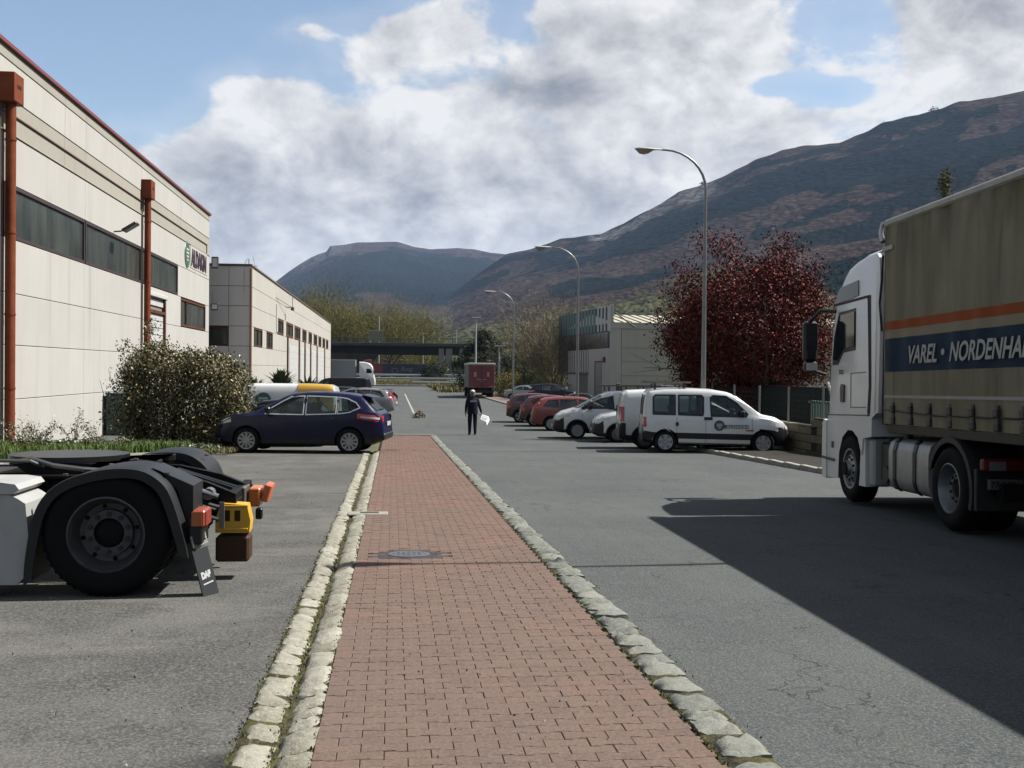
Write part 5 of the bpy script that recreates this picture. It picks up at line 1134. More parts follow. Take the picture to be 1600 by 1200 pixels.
# front of the tractor, beyond the left edge of the picture
fo2 = [(-5.3, .35), (-5.35, 1.2), (-5.2, 1.9), (-5.0, 2.6), (-4.5, 3.1), (-3.3, 3.3), (-3.2, .9), (-3.6, .8)]
m_ = MB(); m_.prism(fo2, .02, 2.4, 'Y'); m_.build('cab', fw_, DT, smooth=30)
m_ = MB(); m_.prism([(-4.95, 1.6), (-4.75, 2.3), (-4.0, 2.35), (-4.0, 1.55)], .0, .02, 'Y'); m_.build('side_window', dkglass, DT)
for yy, sd_ in ((.03, -1), (2.4, 1)): truck_wheel(DT, -4.3, yy, .505, sd_, rimgrey, deep=False)

# ---- far trucks
RT = thing('box_truck', 'red box truck seen from behind, with pale roof edge and two white stickers', 'truck', (6.95, 100.5, -1.08), (0, 0, -.02))
redp = M('truck_red', (.105, .012, .014), .45, var=.1, vscale=2)
MB().box(0, 2.45, .05, 8.6, .95, 3.05, .03).build('box_body', M('grey_box_side', (.085, .08, .078), .6, var=.1, vscale=2), RT)
MB().box(-.03, 2.48, 0, 8.65, 3.05, 3.28, .04).build('roof_edge', M('roof_pale', (.26, .27, .25), .6), RT)
for x0, x1 in ((.04, 1.215), (1.235, 2.41)):
    d_ = MB().box(x0, x1, -.02, .05, .98, 3.03, .012).build('rear_door', redp, RT)
    MB().box((x0+x1)/2-.12-(.02 if x0 < 1 else -.0), (x0+x1)/2+.10, -.035, -.02, 2.0, 2.42, .02).build('sticker', M('sticker_white', (.25, .19, .18), .5), d_)
    MB().box((1.15 if x0 < 1 else 1.28), (1.19 if x0 < 1 else 1.32), -.05, -.02, 1.0, 3.0).build('lock_bar', redp, d_)
MB().box(.75, 1.65, -.04, -.02, 1.72, 1.78).build('lettering_bar', M('sticker_white', (.2, .2, .2)), RT); MB().box(1.05, 1.35, -.04, -.02, 1.56, 1.61).build('lettering_bar', M('sticker_white', (.2, .2, .2)), RT)
for x in (.15, 1.9): MB().box(x, x+.4, -.06, .02, .98, 1.14, .02).build('tail_lamp', M('dull_lamp_red', (.16, .05, .045), .4), RT)
MB().box(.1, 2.35, .02, .2, .5, .75).build('bumper', blackp, RT); MB().box(.7, 1.75, .1, 9.5, .55, .95).build('frame', chassis_m, RT)
for yy in (1.9, 8.9):
    for x, sd_ in ((.05, -1), (2.40, 1)):
        for k2 in range(2): m_ = MB(); m_.lathe([(0, .0), (.3, .0), (.45, .0), (.48, -.04), (.48, -.26), (.45, -.29), (0, -.29)], 20, 'X', (x-sd_*.32*k2, yy, .48), sgn=sd_); m_.build('wheel', rubber, RT, smooth=40)
m_ = MB(); m_.prism([(8.75, .5), (8.75, 2.6), (9.6, 2.6), (10.3, 1.8), (10.5, 1.3), (10.5, .5)], .1, 2.35, 'X'); m_.build('cab', M('cab_grey', (.2, .2, .2), .4), RT)

def lorry(name, label, loc, rotz, cab_mat, box_mat, boxz=(.9, 3.9), boxlen=8.0, gap=.55):
    t_ = thing(name, label, 'truck', loc, (0, 0, rotz))
    o2_ = [(x*1.0, z*.97+.02) for x, z in out_]
    cab_shell(o2_, 2.46).build('cab', cab_mat, t_, smooth=38)
    for y_ in (.003, -2.469):
        side_poly(t_, 'side_window', [(.55, 1.95), (-.15, 2.0), (-.15, 2.62), (.45, 2.6), (.66, 2.2)], y_, dkglass)
    b = MB(); b.prism([(1.02, 1.8), (.86, 2.70), (.80, 2.78), (.78, 2.7), (.93, 1.8)], -.14, -2.32, 'Y'); b.build('windscreen', dkglass, t_)
    for y_ in (.28, -2.74): MB().box(.85, 1.0, y_-.12, y_+.12, 1.9, 2.6, .04).build('mirror', blackp, t_)
    MB().box(-gap-1.1-boxlen, -gap-1.1, -2.48, .02, boxz[0], boxz[1], .03).build('box_body', box_mat, t_)
    MB().box(-gap-1.1-boxlen, .8, -1.9, -.6, .5, .9).build('frame', chassis_m, t_)
    for x_ in (0, -3.4, -6.2):
        for y_, sd_ in ((-.02, 1), (-2.44, -1)):
            m_ = MB(); m_.lathe([(0, .0), (.28, .0), (.45, .0), (.49, -.04), (.49, -.3), (0, -.3)], 24, 'Y', (x_, y_, .5), sgn=sd_); wo_ = m_.build('wheel', rubber, t_, smooth=40)
            m_ = MB(); m_.lathe([(0, .04), (.12, .04), (.2, -.02), (.27, .01), (.28, .0)], 20, 'Y', (x_, y_, .5), sgn=sd_); m_.build('rim', rimgrey, wo_, smooth=40)
    return t_
WT = lorry('white_lorry', 'white box lorry with roof deflector emerging from behind the second warehouse', (-3.65, 159, -1.06), 0, truck_white, M('lorry_box_grey', (.20, .205, .205), .5), (.95, 3.88))
for z_ in (3.80, .92): MB().box(-9.7, -1.62, -2.50, -2.475, z_, z_+.09, .004).build('edge_trim', truck_white, WT)
RL = lorry('red_lorry', 'red lorry with a long dark navy trailer parked on the road behind the guard rail', (-5.2, 206.0, -.30), math.pi, M('lorry_red', (.12, .012, .014), .4), M('trailer_navy', (.010, .009, .022), .5), (.55, 2.9), 10.2, .35)
MB().box(-3.2, -1.44, .021, .04, .56, 2.89, .01).build('red_panel', M('lorry_red', (.1, .01, .01)), RL)
Mt = Matrix(((-1, 0, 0, -6.6), (0, 0, 1, .035), (0, 1, 0, 1.5), (0, 0, 0, 1)))
text_mesh('lettering', 'Rotg', 1.15, M('trailer_script', (.12, .12, .15), .5), RL, Mt, shear=.25, extrude=.004)
m_ = MB(); m_.lathe([(.48, .0), (.5, .01), (.56, .01), (.58, 0)], 24, 'Y', (-5.5, .03, 1.5)); m_.build('emblem_ring', M('trailer_script', (.1, .1, .1)), RL)
# ============================================================ cars
car_dark = M('car_inner', (.014, .014, .015), .8); lens_red = M('lens_car_red', (.28, .014, .016), .18, coat=.4); lens_clear = M('lens_clear', (.34, .35, .36), .12, coat=.4)
plastic = M('bumper_plastic', (.008, .008, .009), .5, spec=.3); alloy = M('alloy', (.26, .265, .27), .3, .5); chrome = M('chrome_trim', (.42, .43, .44), .2, .6)
carglass = mat_glass('car_glass', (.010, .014, .014), .42); carglass_dark = mat_glass('car_glass_dark', (.008, .010, .011), .80); seatm = M('seat_fabric', (.045, .048, .052), .9)
def terp(tab, x):
    return float(np.interp(x, [p[0] for p in tab], [p[1] for p in tab]))
def srange(a, b, n): return [a+(b-a)*i/(n-1) for i in range(n)]
class Car:
    def __init__(s, sp): s.__dict__.update(sp); s.sp = sp
    def plan(s, x):
        f = max(0, (x-(s.L-s.nose))/s.nose); r = max(0, (s.tail-x)/s.tail)
        return 1-s.nosew*f**2.2-s.tailw*r**2.5
    def ring(s, x):
        w = s.W/2*s.plan(x); zb = terp(s.bottom, x); zt = terp(s.top, x); zl = min(terp(s.belt, x), zt-.03); zl = max(zl, zb+.05)
        zt = max(zt, zl+.02); h = zt-zl; t = min(max(h/.42, 0), 1); wr = w*(.88*(1-t)+s.tumble*t); wb = w*.972; H = zl-zb
        cr = .035 if t > .5 else .02
        P_ = [(0, zb), (w*.84, zb), (w*.955, zb+min(.05, H*.2)), (w*.985, zb+H*.20), (w*1.0, zb+H*.42), (w*1.0, zb+H*.62), (w*.99, zb+H*.84), (wb, zl)]
        for q in (.25, .5, .75): P_.append((wb-.012+(wr-wb+.012)*q*.92, zl+h*q*.84))
        P_ += [(wr, zl+h*.84-.0), (wr-.02-.03*t, zl+h*.93), (wr*.86, zt-cr*.42), (wr*.55, zt-cr*.12), (0, zt)]
        return P_
    def yat(s, x, z):
        P_ = s.ring(x)[1:13]
        for a, b in zip(P_[:-1], P_[1:]):
            if a[1] <= z <= b[1] and b[1] > a[1]: return a[0]+(b[0]-a[0])*(z-a[1])/(b[1]-a[1])
        return P_[0][0] if z < P_[0][1] else P_[-1][0]
    def stations(s, n=46):
        xs = set(round(v, 4) for v in srange(0, s.L, n))
        for p in s.top: xs.add(round(p[0], 4))
        for q in (.01, .03, .06, .1): xs.add(q); xs.add(round(s.L-q, 4))
        return sorted(xs)
    def solid(s, xs, rf):
        vs = []; fs = []; R_ = [rf(x) for x in xs]; m = len(R_[0])
        for x, P_ in zip(xs, R_):
            loop = [(y, z) for y, z in P_]+[(-y, z) for y, z in P_[-2:0:-1]]
            vs += [(x, y, z) for y, z in loop]; n = len(loop)
        for i in range(len(xs)-1): fs += [(i*n+j, i*n+(j+1) % n, (i+1)*n+(j+1) % n, (i+1)*n+j) for j in range(n)]
        fs += [tuple(range(n)), tuple(range((len(xs)-1)*n, len(xs)*n))[::-1]]
        return vs, fs
def raw_mesh(vs, fs, mi):
    me = bpy.data.meshes.new('cut'); me.from_pydata([tuple(v) for v in vs], [], fs); me.polygons.foreach_set('material_index', [mi]*len(fs))
    bm = bmesh.new(); bm.from_mesh(me); bmesh.ops.recalc_face_normals(bm, faces=bm.faces); bm.to_mesh(me); bm.free(); return me
def patch(c, x0, x1, zlo, zhi, off, side, nx=8, nz=3, depth=.03):
    """a skin piece following the body side between two heights"""
    fl = zlo if callable(zlo) else (lambda x: zlo); fh = zhi if callable(zhi) else (lambda x: zhi); vs = []; fs = []
    for i in range(nx+1):
        x = x0+(x1-x0)*i/nx
        for j in range(nz+1):
            z = fl(x)+(fh(x)-fl(x))*j/nz; vs.append((x, side*(c.yat(x, z)+off), z))
    m = nz+1
    for i in range(nx):
        for j in range(nz): fs.append((i*m+j, (i+1)*m+j, (i+1)*m+j+1, i*m+j+1))
    border = [i*m for i in range(nx+1)]+[nx*m+j for j in range(1, m)]+[i*m+nz for i in range(nx-1, -1, -1)]+[j for j in range(nz-1, 0, -1)]
    k = len(vs); vs += [(vs[i][0], vs[i][1]-side*depth, vs[i][2]) for i in border]; n = len(border)
    for i in range(n): fs.append((border[i], border[(i+1) % n], k+(i+1) % n, k+i))
    return vs, fs
def poly_pane(c, poly, off, side): return [(x, side*(c.yat(x, z)+off), z) for x, z in poly]
def inset_poly(poly, d):
    cx = sum(p[0] for p in poly)/len(poly); cz = sum(p[1] for p in poly)/len(poly); n = len(poly); out = []
    for i in range(n):
        a, b, c = Vector(poly[i-1]), Vector(poly[i]), Vector(poly[(i+1) % n]); e1 = (b-a).normalized(); e2 = (c-b).normalized()
        n1 = Vector((-e1.y, e1.x)); n2 = Vector((-e2.y, e2.x))
        if n1.dot(Vector((cx, cz))-b) < 0: n1 = -n1
        if n2.dot(Vector((cx, cz))-b) < 0: n2 = -n2
        m = (n1+n2).normalized(); k = d/max(.35, m.dot(n1)); out.append((b.x+m.x*k, b.y+m.y*k))
    return out
def wheel_car(par, x, y, r, side, style, w=.20):
    t_ = MB(); t_.lathe([(r*.66, 0), (r*.72, .012), (r*.86, .016), (r*.95, .0), (r, -.035), (r, -w+.035), (r*.95, -w), (r*.66, -w)], 32, 'Y', sgn=side)
    wo = t_.build('wheel', rubber, par, smooth=35, loc=(x, y, r))
    b = MB(); b.lathe([(r*.67, -.005), (r*.66, .008), (r*.62, .006), (r*.59, -.03), (r*.58, -.09), (0, -.09)], 32, 'Y', sgn=side); b.build('rim', M('rim_barrel', (.05, .05, .052), .5, .4) if style != 'cover' else alloy, wo, smooth=35)
    n = {'multi': 10, 'five': 5, 'cover': 6, 'steel': 0, 'seven': 7}[style]; b = MB()
    if n:
        for i in range(n):
            a = 2*math.pi*i/n; T = Matrix.Rotation(a, 4, 'Y'); wd0, wd1 = (.020, .030) if n == 10 else ((.055, .05) if style == 'cover' else (.035, .045))
            b.prism([(wd0, r*.10), (wd1, r*.62), (-wd1, r*.62), (-wd0, r*.10)], side*-.012, side*.006, 'Y', M4=T)
        b.lathe([(0, .014), (r*.16, .012), (r*.19, -.004), (r*.19, -.02)], 20, 'Y', sgn=side); b.lathe([(r*.575, -.01), (r*.59, .006), (r*.66, .009), (r*.67, 0)], 32, 'Y', sgn=side)
        b.build('hub_cap', alloy, wo, smooth=35)
    else:
        b.lathe([(0, .02), (r*.2, .015), (r*.25, -.01), (r*.45, -.02), (r*.5, .0), (r*.6, -.01)], 28, 'Y', sgn=side); b.build('hub_cap', M('steel_wheel', (.09, .09, .092), .5, .4), wo, smooth=35)
    return wo
def build_car(sp, name, label, cat, loc, rz, paint, scale=1.0, style='five', detail=2, glass=None, trim=None, grp=None, rearglass=True):
    c = Car(sp); t_ = thing(name, label, cat, loc, (0, 0, rz), grp, scale); glass = glass or carglass
    xs = c.stations(46 if detail > 1 else 26); vs, fs = c.solid(xs, c.ring)
    me = raw_mesh(vs, fs, 0)
    cl = sp.get('clad')
    if cl:
        for p in me.polygons:
            x, z = p.center.x, p.center.z
            if cl(x, z): p.material_index = 2
    for m in (paint, car_dark, plastic): me.materials.append(m)
    body = bpy.data.objects.new('body', me); COL.objects.link(body)
    cuts = []
    def cutter(mesh):
        o = bpy.data.objects.new('cut', mesh)
        for m in (paint, car_dark, plastic): mesh.materials.append(m)
        COL.objects.link(o); cuts.append(o); md = body.modifiers.new('b', 'BOOLEAN'); md.operation = 'DIFFERENCE'; md.solver = 'EXACT'; md.object = o
    m = MB(); R_ = c.R+.055
    for xw in (c.xr, c.xf):
        for sd_ in (1, -1): m.cyl((xw, sd_*(c.W/2-.24), c.R), (xw, sd_*(c.W/2+.1), c.R), R_, n=30)
    cutter(raw_mesh(m.v, m.f, 1))
    if sp.get('cabin'):
        a, b = c.cabin
        def inner(x):
            w = c.W/2*c.plan(x)-.06; zt = max(terp(c.top, x)-.045, .62); zl = min(terp(c.belt, x), zt-.02); P_ = c.ring(x); wr = max(P_[11][0]-.05, .1)
            return [(0, .42), (w*.9, .42), (w*.97, .6 if .6 < zl else zl-.01), (w*.95, zl), (wr+.01, zl+(zt-zl)*.75), (wr*.9, zt-.02), (0, zt)]
        v2, f2 = c.solid([x for x in srange(a, b, 16)], inner); cutter(raw_mesh(v2, f2, 1))
        m = MB()
        for poly in c.windows: m.prism(poly, -c.W, c.W, 'Y')
        cutter(raw_mesh(m.v, m.f, 1)); m = MB()
        for key in ('ws', 'rw'):
            if key not in sp or (key == 'rw' and not rearglass): continue
            (xa, za), (xb, zb) = sp[key]; wa = c.yat(xa, za)*.86 if key == 'ws' else c.yat(xa, za)*.80; wb = c.ring(xb)[11][0]*.90
            d = Vector((xb-xa, 0, zb-za)).normalized(); nn = Vector((-d.z, 0, d.x))*.13
            q = [Vector((xa, wa, za)), Vector((xa, -wa, za)), Vector((xb, -wb, zb)), Vector((xb, wb, zb))]
            m.add([p+nn for p in q]+[p-nn for p in q], [(0, 1, 2, 3), (7, 6, 5, 4), (0, 4, 5, 1), (1, 5, 6, 2), (2, 6, 7, 3), (3, 7, 4, 0)])
        if m.v: cutter(raw_mesh(m.v, m.f, 1))
    bpy.context.view_layer.update()
    new = bpy.data.meshes.new_from_object(body.evaluated_get(bpy.context.evaluated_depsgraph_get()))
    body.modifiers.clear(); body.data = new; smooth_mesh(new, 32); body.parent = t_
    for o in cuts: bpy.data.objects.remove(o)
    # glass
    if sp.get('cabin'):
        for sd_ in (1, -1):
            for poly in c.windows:
                g_ = MB(); pv_ = poly_pane(c, poly, -.018, sd_); g_.add(pv_, [tuple(range(len(pv_)))]); wo = g_.build('side_window', glass, t_)
                if detail > 1 or trim:
                    o_, i_ = inset_poly(poly, -.022), inset_poly(poly, .022 if not trim else .006); fr = MB(); n = len(poly); A_ = poly_pane(c, o_, .007, sd_); B_ = poly_pane(c, i_, .007, sd_); C_ = poly_pane(c, o_, -.01, sd_)
                    fr.add(A_+B_+C_, [(i, (i+1) % n, n+(i+1) % n, n+i) for i in range(n)]+[(i, (i+1) % n, 2*n+(i+1) % n, 2*n+i) for i in range(n)]); fr.build('window_frame', trim or blackp, wo)
        for key in ('ws', 'rw'):
            if key not in sp or (key == 'rw' and not rearglass): continue
            (xa, za), (xb, zb) = sp[key]; wa = c.yat(xa, za)*.90 if key == 'ws' else c.yat(xa, za)*.84; wb = c.ring(xb)[11][0]*.94; d = Vector((xb-xa, 0, zb-za)).normalized(); nn = Vector((-d.z, 0, d.x)); nn = nn if nn.z > 0 else -nn
            g_ = MB(); q = []
            for i in range(5):
                u_ = i/4; w_ = wa+(wb-wa)*u_; ctr = Vector((xa+(xb-xa)*u_, 0, za+(zb-za)*u_))
                for j in range(7): v_ = -1+2*j/6; q.append(ctr+Vector((0, v_*w_, 0))+nn*(.012-.022*v_*v_))
            g_.add(q, [(i*7+j, i*7+j+1, (i+1)*7+j+1, (i+1)*7+j) for i in range(4) for j in range(6)]); g_.build('windscreen' if key == 'ws' else 'rear_window', glass, t_, smooth=60)
        xm = c.windows[-1][0][0] if not sp.get('seats') else sp['seats'][0]
        for xs_ in sp.get('seats', ()):
            for yy in (-.36, .36):
                b = MB(); T = Matrix.Translation((xs_, yy, .62)) @ Matrix.Rotation(rad(-14), 4, 'Y'); b.box(-.07, .07, -.24, .24, -.1, .50, .05, M4=T); b.box(-.05, .06, -.13, .13, .53, .72, .04, M4=T); b.box(.0, .5, -.24, .24, -.18, -.04, .04, M4=T); b.build('seat', seatm, t_)
        if sp.get('seats'): b = MB(); b.box(c.windows[-1][0][0]-.0 if False else sp['dash'], sp['dash']+.35, -.62, .62, .72, .92, .06); b.lathe([(.17, 0), (.19, .015), (.17, .03)], 20, 'X', (sp['dash']-.12, .36, .95)); b.build('dashboard', car_dark, t_)
    # lamps
    for sd_ in (1, -1):
        for key, mat_, nm in (('head', lens_clear, 'headlight'), ('taill', lens_red, 'tail_light')):
            if key in sp:
                x0, x1, lo_, hi_ = sp[key]; v_, f_ = patch(c, x0, x1, lo_, hi_, .008, sd_, 6, 2); m = MB(); m.add(v_, f_); lo = m.build(nm, mat_, t_, smooth=50)
                if key == 'taill' and sp.get('tail_white'):
                    x0, x1, lo_, hi_ = sp['tail_white']; v_, f_ = patch(c, x0, x1, lo_, hi_, .016, sd_, 5, 1); m = MB(); m.add(v_, f_); m.build('lens', lens_clear, lo, smooth=50)
        if 'mirror' in sp:
            mx_, mz = sp['mirror']; ym = c.yat(mx_, mz); b = MB(); b.box(mx_-.06, mx_+.08, min(sd_*(ym+.03), sd_*(ym+.23)), max(sd_*(ym+.03), sd_*(ym+.23)), mz-.02, mz+.15, .035); b.box(mx_, mx_+.05, min(sd_*(ym-.03), sd_*(ym+.05)), max(sd_*(ym-.03), sd_*(ym+.05)), mz-.02, mz+.04); b.build('mirror', sp.get('mirmat') or blackp, t_)
        if detail > 1:
            for xd in sp.get('seams', ()):
                v_, f_ = patch(c, xd-.005, xd+.005, .30, lambda x: min(terp(c.belt, x), 9)+.0, .0015, sd_, 1, 8, .01); m = MB(); m.add(v_, f_); m.build('door_seam', M('seam_black', (.01, .01, .01), .8), t_)
            for xh in sp.get('handles', ()):
                v_, f_ = patch(c, xh, xh+.19, c.hz, c.hz+.045, .03, sd_, 2, 1, .04); m = MB(); m.add(v_, f_); m.build('door_handle', sp.get('handlemat') or paint, t_)
        for xw in (c.xr, c.xf): wheel_car(t_, xw, sd_*(c.W/2-.025), c.R, sd_, style)
        if detail > 1 and sp.get('arch'):
            for xw in (c.xr, c.xf):
                vs = []; fs = []; n = 18
                for i in range(n+1):
                    a = rad(-8+196*i/n); r0, r1 = R_-.006, R_+.045
                    for rr_ in (r0, r1): x_, z_ = xw+rr_*math.cos(a), c.R+rr_*math.sin(a); vs.append((x_, sd_*(c.yat(min(max(x_, .05), c.L-.05), z_)+.014), z_))
                    vs.append((xw+r0*math.cos(a), sd_*(c.W/2-.12), c.R+r0*math.sin(a)))
                for i in range(n): p, q = i*3, (i+1)*3; fs += [(p, p+1, q+1, q), (p, q, q+2, p+2)]
                m = MB(); m.add(vs, fs); m.build('wheel_arch', plastic, t_, smooth=50)
    m = MB(); m.cyl((c.xr, -c.W/2+.3, c.R), (c.xr, c.W/2-.3, c.R), .05, n=8); m.cyl((c.xf, -c.W/2+.3, c.R), (c.xf, c.W/2-.3, c.R), .05, n=8); m.box(.5, c.L-.5, -.5, .5, .2, .3); m.build('underbody', car_dark, t_)
    if 'plate' in sp:
        zp = sp['plate']; m = MB(); m.box(-.012, .01, -.26, .26, zp, zp+.11, .004); m.build('number_plate', M('plate_white', (.3, .3, .29), .4), t_)
    m = MB(); m.box(c.L-.012, c.L+.008, -.26, .26, .42, .53, .004); m.build('number_plate', M('plate_white', (.3, .3, .29)), t_)
    return t_, c
SUV = dict(L=4.38, W=1.80, R=.335, xr=.86, xf=3.51, nose=.95, nosew=.36, tail=.55, tailw=.20, tumble=.74,
    top=[(0, .52), (.02, .72), (.06, .93), (.10, 1.02), (.22, 1.12), (.40, 1.31), (.50, 1.42), (.42, 1.44), (.60, 1.50), (.95, 1.555), (1.5, 1.59), (2.0, 1.585), (2.35, 1.545), (2.62, 1.46), (3.02, 1.24), (3.32, 1.08), (3.42, 1.045), (3.9, .985), (4.15, .90), (4.30, .76), (4.36, .62), (4.38, .5)],
    belt=[(0, .5), (.06, .9), (.2, 1.06), (.6, 1.12), (1.2, 1.05), (2.2, 1.0), (3.3, .985), (3.9, .93), (4.2, .80), (4.38, .45)], bottom=[(0, .38), (.3, .25), (.8, .22), (3.6, .22), (4.1, .24), (4.38, .33)],
    cabin=(.55, 3.05), windows=[[(.62, 1.20), (.86, 1.09), (1.16, 1.05), (1.16, 1.45), (.95, 1.42), (.72, 1.32)], [(1.22, 1.05), (1.98, 1.02), (1.98, 1.475), (1.22, 1.455)], [(2.06, 1.02), (3.02, 1.03), (3.02, 1.08), (2.62, 1.33), (2.40, 1.45), (2.06, 1.475)]],
    ws=((3.28, 1.12), (2.52, 1.50)), rw=((.20, 1.14), (.50, 1.42)), head=(3.93, 4.28, lambda x: .80-.2*(x-3.93), lambda x: .93-.30*(x-3.93)), taill=(.03, .66, lambda x: .82+.16*x, lambda x: .99+.10*x), tail_white=(.10, .58, lambda x: .885+.12*x, lambda x: .945+.07*x),
    mirror=(2.92, 1.05), seams=(1.2, 2.02, 3.15), handles=(1.28, 2.12), hz=.90, arch=False, seats=(1.05, 2.05), dash=2.75, plate=.72, clad=lambda x, z: z < .36 or (x < .25 and z < .46))
SUV['top'] = [p for p in SUV['top'] if p != (.42, 1.44)]
VAN = dict(L=4.11, W=1.72, R=.31, xr=.64, xf=3.33, nose=.8, nosew=.34, tail=.25, tailw=.05, tumble=.86,
    top=[(0, .52), (.015, .95), (.05, 1.40), (.10, 1.66), (.20, 1.755), (.6, 1.80), (1.2, 1.81), (1.9, 1.785), (2.35, 1.71), (2.60, 1.62), (3.0, 1.32), (3.22, 1.14), (3.30, 1.10), (3.65, 1.03), (3.9, .90), (4.03, .76), (4.09, .60), (4.11, .46)],
    belt=[(0, .5), (.015, .9), (.06, 1.02), (2.0, 1.0), (3.2, .99), (3.6, .94), (3.9, .80), (4.05, .62), (4.11, .42)], bottom=[(0, .34), (.3, .26), (3.6, .22), (4.0, .24), (4.11, .32)],
    cabin=(.18, 2.92), windows=[[(.30, 1.08), (.90, 1.07), (.90, 1.60), (.36, 1.60), (.30, 1.54)], [(1.00, 1.07), (1.66, 1.05), (1.68, 1.11), (1.68, 1.55), (1.62, 1.60), (1.00, 1.60)], [(1.90, 1.04), (2.86, 1.03), (2.90, 1.10), (2.58, 1.42), (2.30, 1.585), (1.95, 1.60), (1.88, 1.55)]],
    ws=((3.18, 1.15), (2.50, 1.64)), rw=((.0, 1.05), (.10, 1.60)), head=(3.66, 3.98, lambda x: .74, lambda x: .93-.35*(x-3.66)), taill=(.01, .11, .72, 1.0),
    mirror=(2.72, 1.05), seams=(.95, 1.75, 3.02), handles=(), hz=.98, arch=False, seats=(1.0, 2.0), dash=2.7, plate=.5, clad=lambda x, z: (.42 < z < .62 and .1 < x < 3.7) or (x > 3.62 and z < .70) or (x < .25 and z < .66))
VAN2 = dict(L=4.38, W=1.81, R=.325, xr=.78, xf=3.50, nose=.95, nosew=.38, tail=.25, tailw=.05, tumble=.85,
    top=[(0, .52), (.02, 1.0), (.06, 1.50), (.12, 1.70), (.25, 1.80), (.8, 1.83), (1.6, 1.82), (2.2, 1.77), (2.6, 1.64), (3.1, 1.34), (3.45, 1.16), (3.6, 1.12), (4.0, 1.01), (4.22, .86), (4.34, .66), (4.38, .5)],
    belt=[(0, .5), (.02, 1.0), (.06, 1.12), (2.0, 1.10), (3.0, 1.06), (3.6, 1.02), (4.0, .92), (4.25, .74), (4.38, .45)], bottom=[(0, .34), (.3, .26), (3.8, .22), (4.2, .24), (4.38, .32)],
    cabin=(1.6, 3.15), windows=[[(2.12, 1.14), (3.32, 1.13), (3.34, 1.17), (2.95, 1.38), (2.62, 1.54), (2.16, 1.62)]],
    ws=((3.48, 1.18), (2.60, 1.66)), head=(3.78, 4.24, lambda x: .84-.05*(x-3.78), lambda x: 1.0-.30*(x-3.78)), taill=(.01, .16, .85, 1.30),
    mirror=(3.02, 1.14), seams=(2.08, 3.3), handles=(2.12,), hz=1.0, arch=True, seats=(2.2,), dash=2.95, plate=.6, clad=lambda x, z: z < .44 or (x > 3.95 and z < .72) or (x < .16 and z < .74))
WAG = dict(L=4.52, W=1.77, R=.315, xr=.86, xf=3.56, nose=.95, nosew=.36, tail=.55, tailw=.20, tumble=.74,
    top=[(0, .5), (.02, .75), (.06, .92), (.14, 1.02), (.30, 1.22), (.42, 1.36), (.60, 1.43), (1.1, 1.485), (1.8, 1.50), (2.3, 1.47), (2.6, 1.40), (3.0, 1.18), (3.35, .99), (3.5, .96), (4.0, .88), (4.3, .76), (4.46, .60), (4.52, .45)],
    belt=[(0, .48), (.06, .88), (.14, .98), (.6, 1.0), (2.0, .95), (3.3, .91), (4.0, .83), (4.3, .70), (4.52, .4)], bottom=[(0, .34), (.4, .23), (.9, .20), (3.7, .19), (4.3, .22), (4.52, .3)],
    cabin=(.5, 3.05), windows=[[(.52, 1.06), (1.18, 1.02), (1.18, 1.37), (.74, 1.33)], [(1.25, 1.01), (1.98, .98), (1.98, 1.39), (1.25, 1.37)], [(2.05, .98), (3.02, .96), (3.0, 1.02), (2.55, 1.29), (2.36, 1.37), (2.05, 1.39)]],
    ws=((3.26, 1.04), (2.50, 1.42)), rw=((.16, 1.05), (.42, 1.34)), head=(4.0, 4.40, lambda x: .66-.05*(x-4), lambda x: .80-.22*(x-4)), taill=(.03, .30, lambda x: .78+.5*x, lambda x: 1.04+.95*x),
    mirror=(2.95, .99), seams=(1.22, 2.02, 3.12), handles=(1.3, 2.1), hz=.86, arch=False, seats=(1.1, 2.0), dash=2.7, plate=.66, clad=lambda x, z: z < .25)
HATCH = dict(WAG, L=4.03, xr=.66, xf=3.17, top=[(0, .5), (.02, .75), (.06, .93), (.12, 1.0), (.28, 1.24), (.38, 1.34), (.55, 1.40), (1.0, 1.45), (1.5, 1.46), (2.0, 1.42), (2.3, 1.33), (2.7, 1.12), (3.0, .97), (3.15, .94), (3.6, .84), (3.85, .72), (3.98, .58), (4.03, .45)],
    belt=[(0, .48), (.06, .88), (.14, .96), (.6, .98), (2.0, .93), (3.0, .90), (3.6, .80), (3.85, .66), (4.03, .4)], bottom=[(0, .34), (.35, .23), (3.3, .19), (3.85, .22), (4.03, .3)],
    cabin=(.42, 2.72), windows=[[(.46, 1.08), (.92, 1.0), (.92, 1.34), (.60, 1.28)], [(.98, 1.0), (1.68, .97), (1.68, 1.36), (.98, 1.34)], [(1.75, .97), (2.70, .95), (2.66, 1.02), (2.25, 1.26), (2.05, 1.34), (1.75, 1.36)]],
    ws=((2.92, 1.02), (2.20, 1.37)), rw=((.13, 1.03), (.38, 1.32)), head=(3.55, 3.94, lambda x: .64, lambda x: .79-.22*(x-3.55)), taill=(.02, .22, .74, 1.02), mirror=(2.62, .98), seams=(.95, 1.72, 2.8), handles=(1.02, 1.8), seats=(.85, 1.7), dash=2.4)
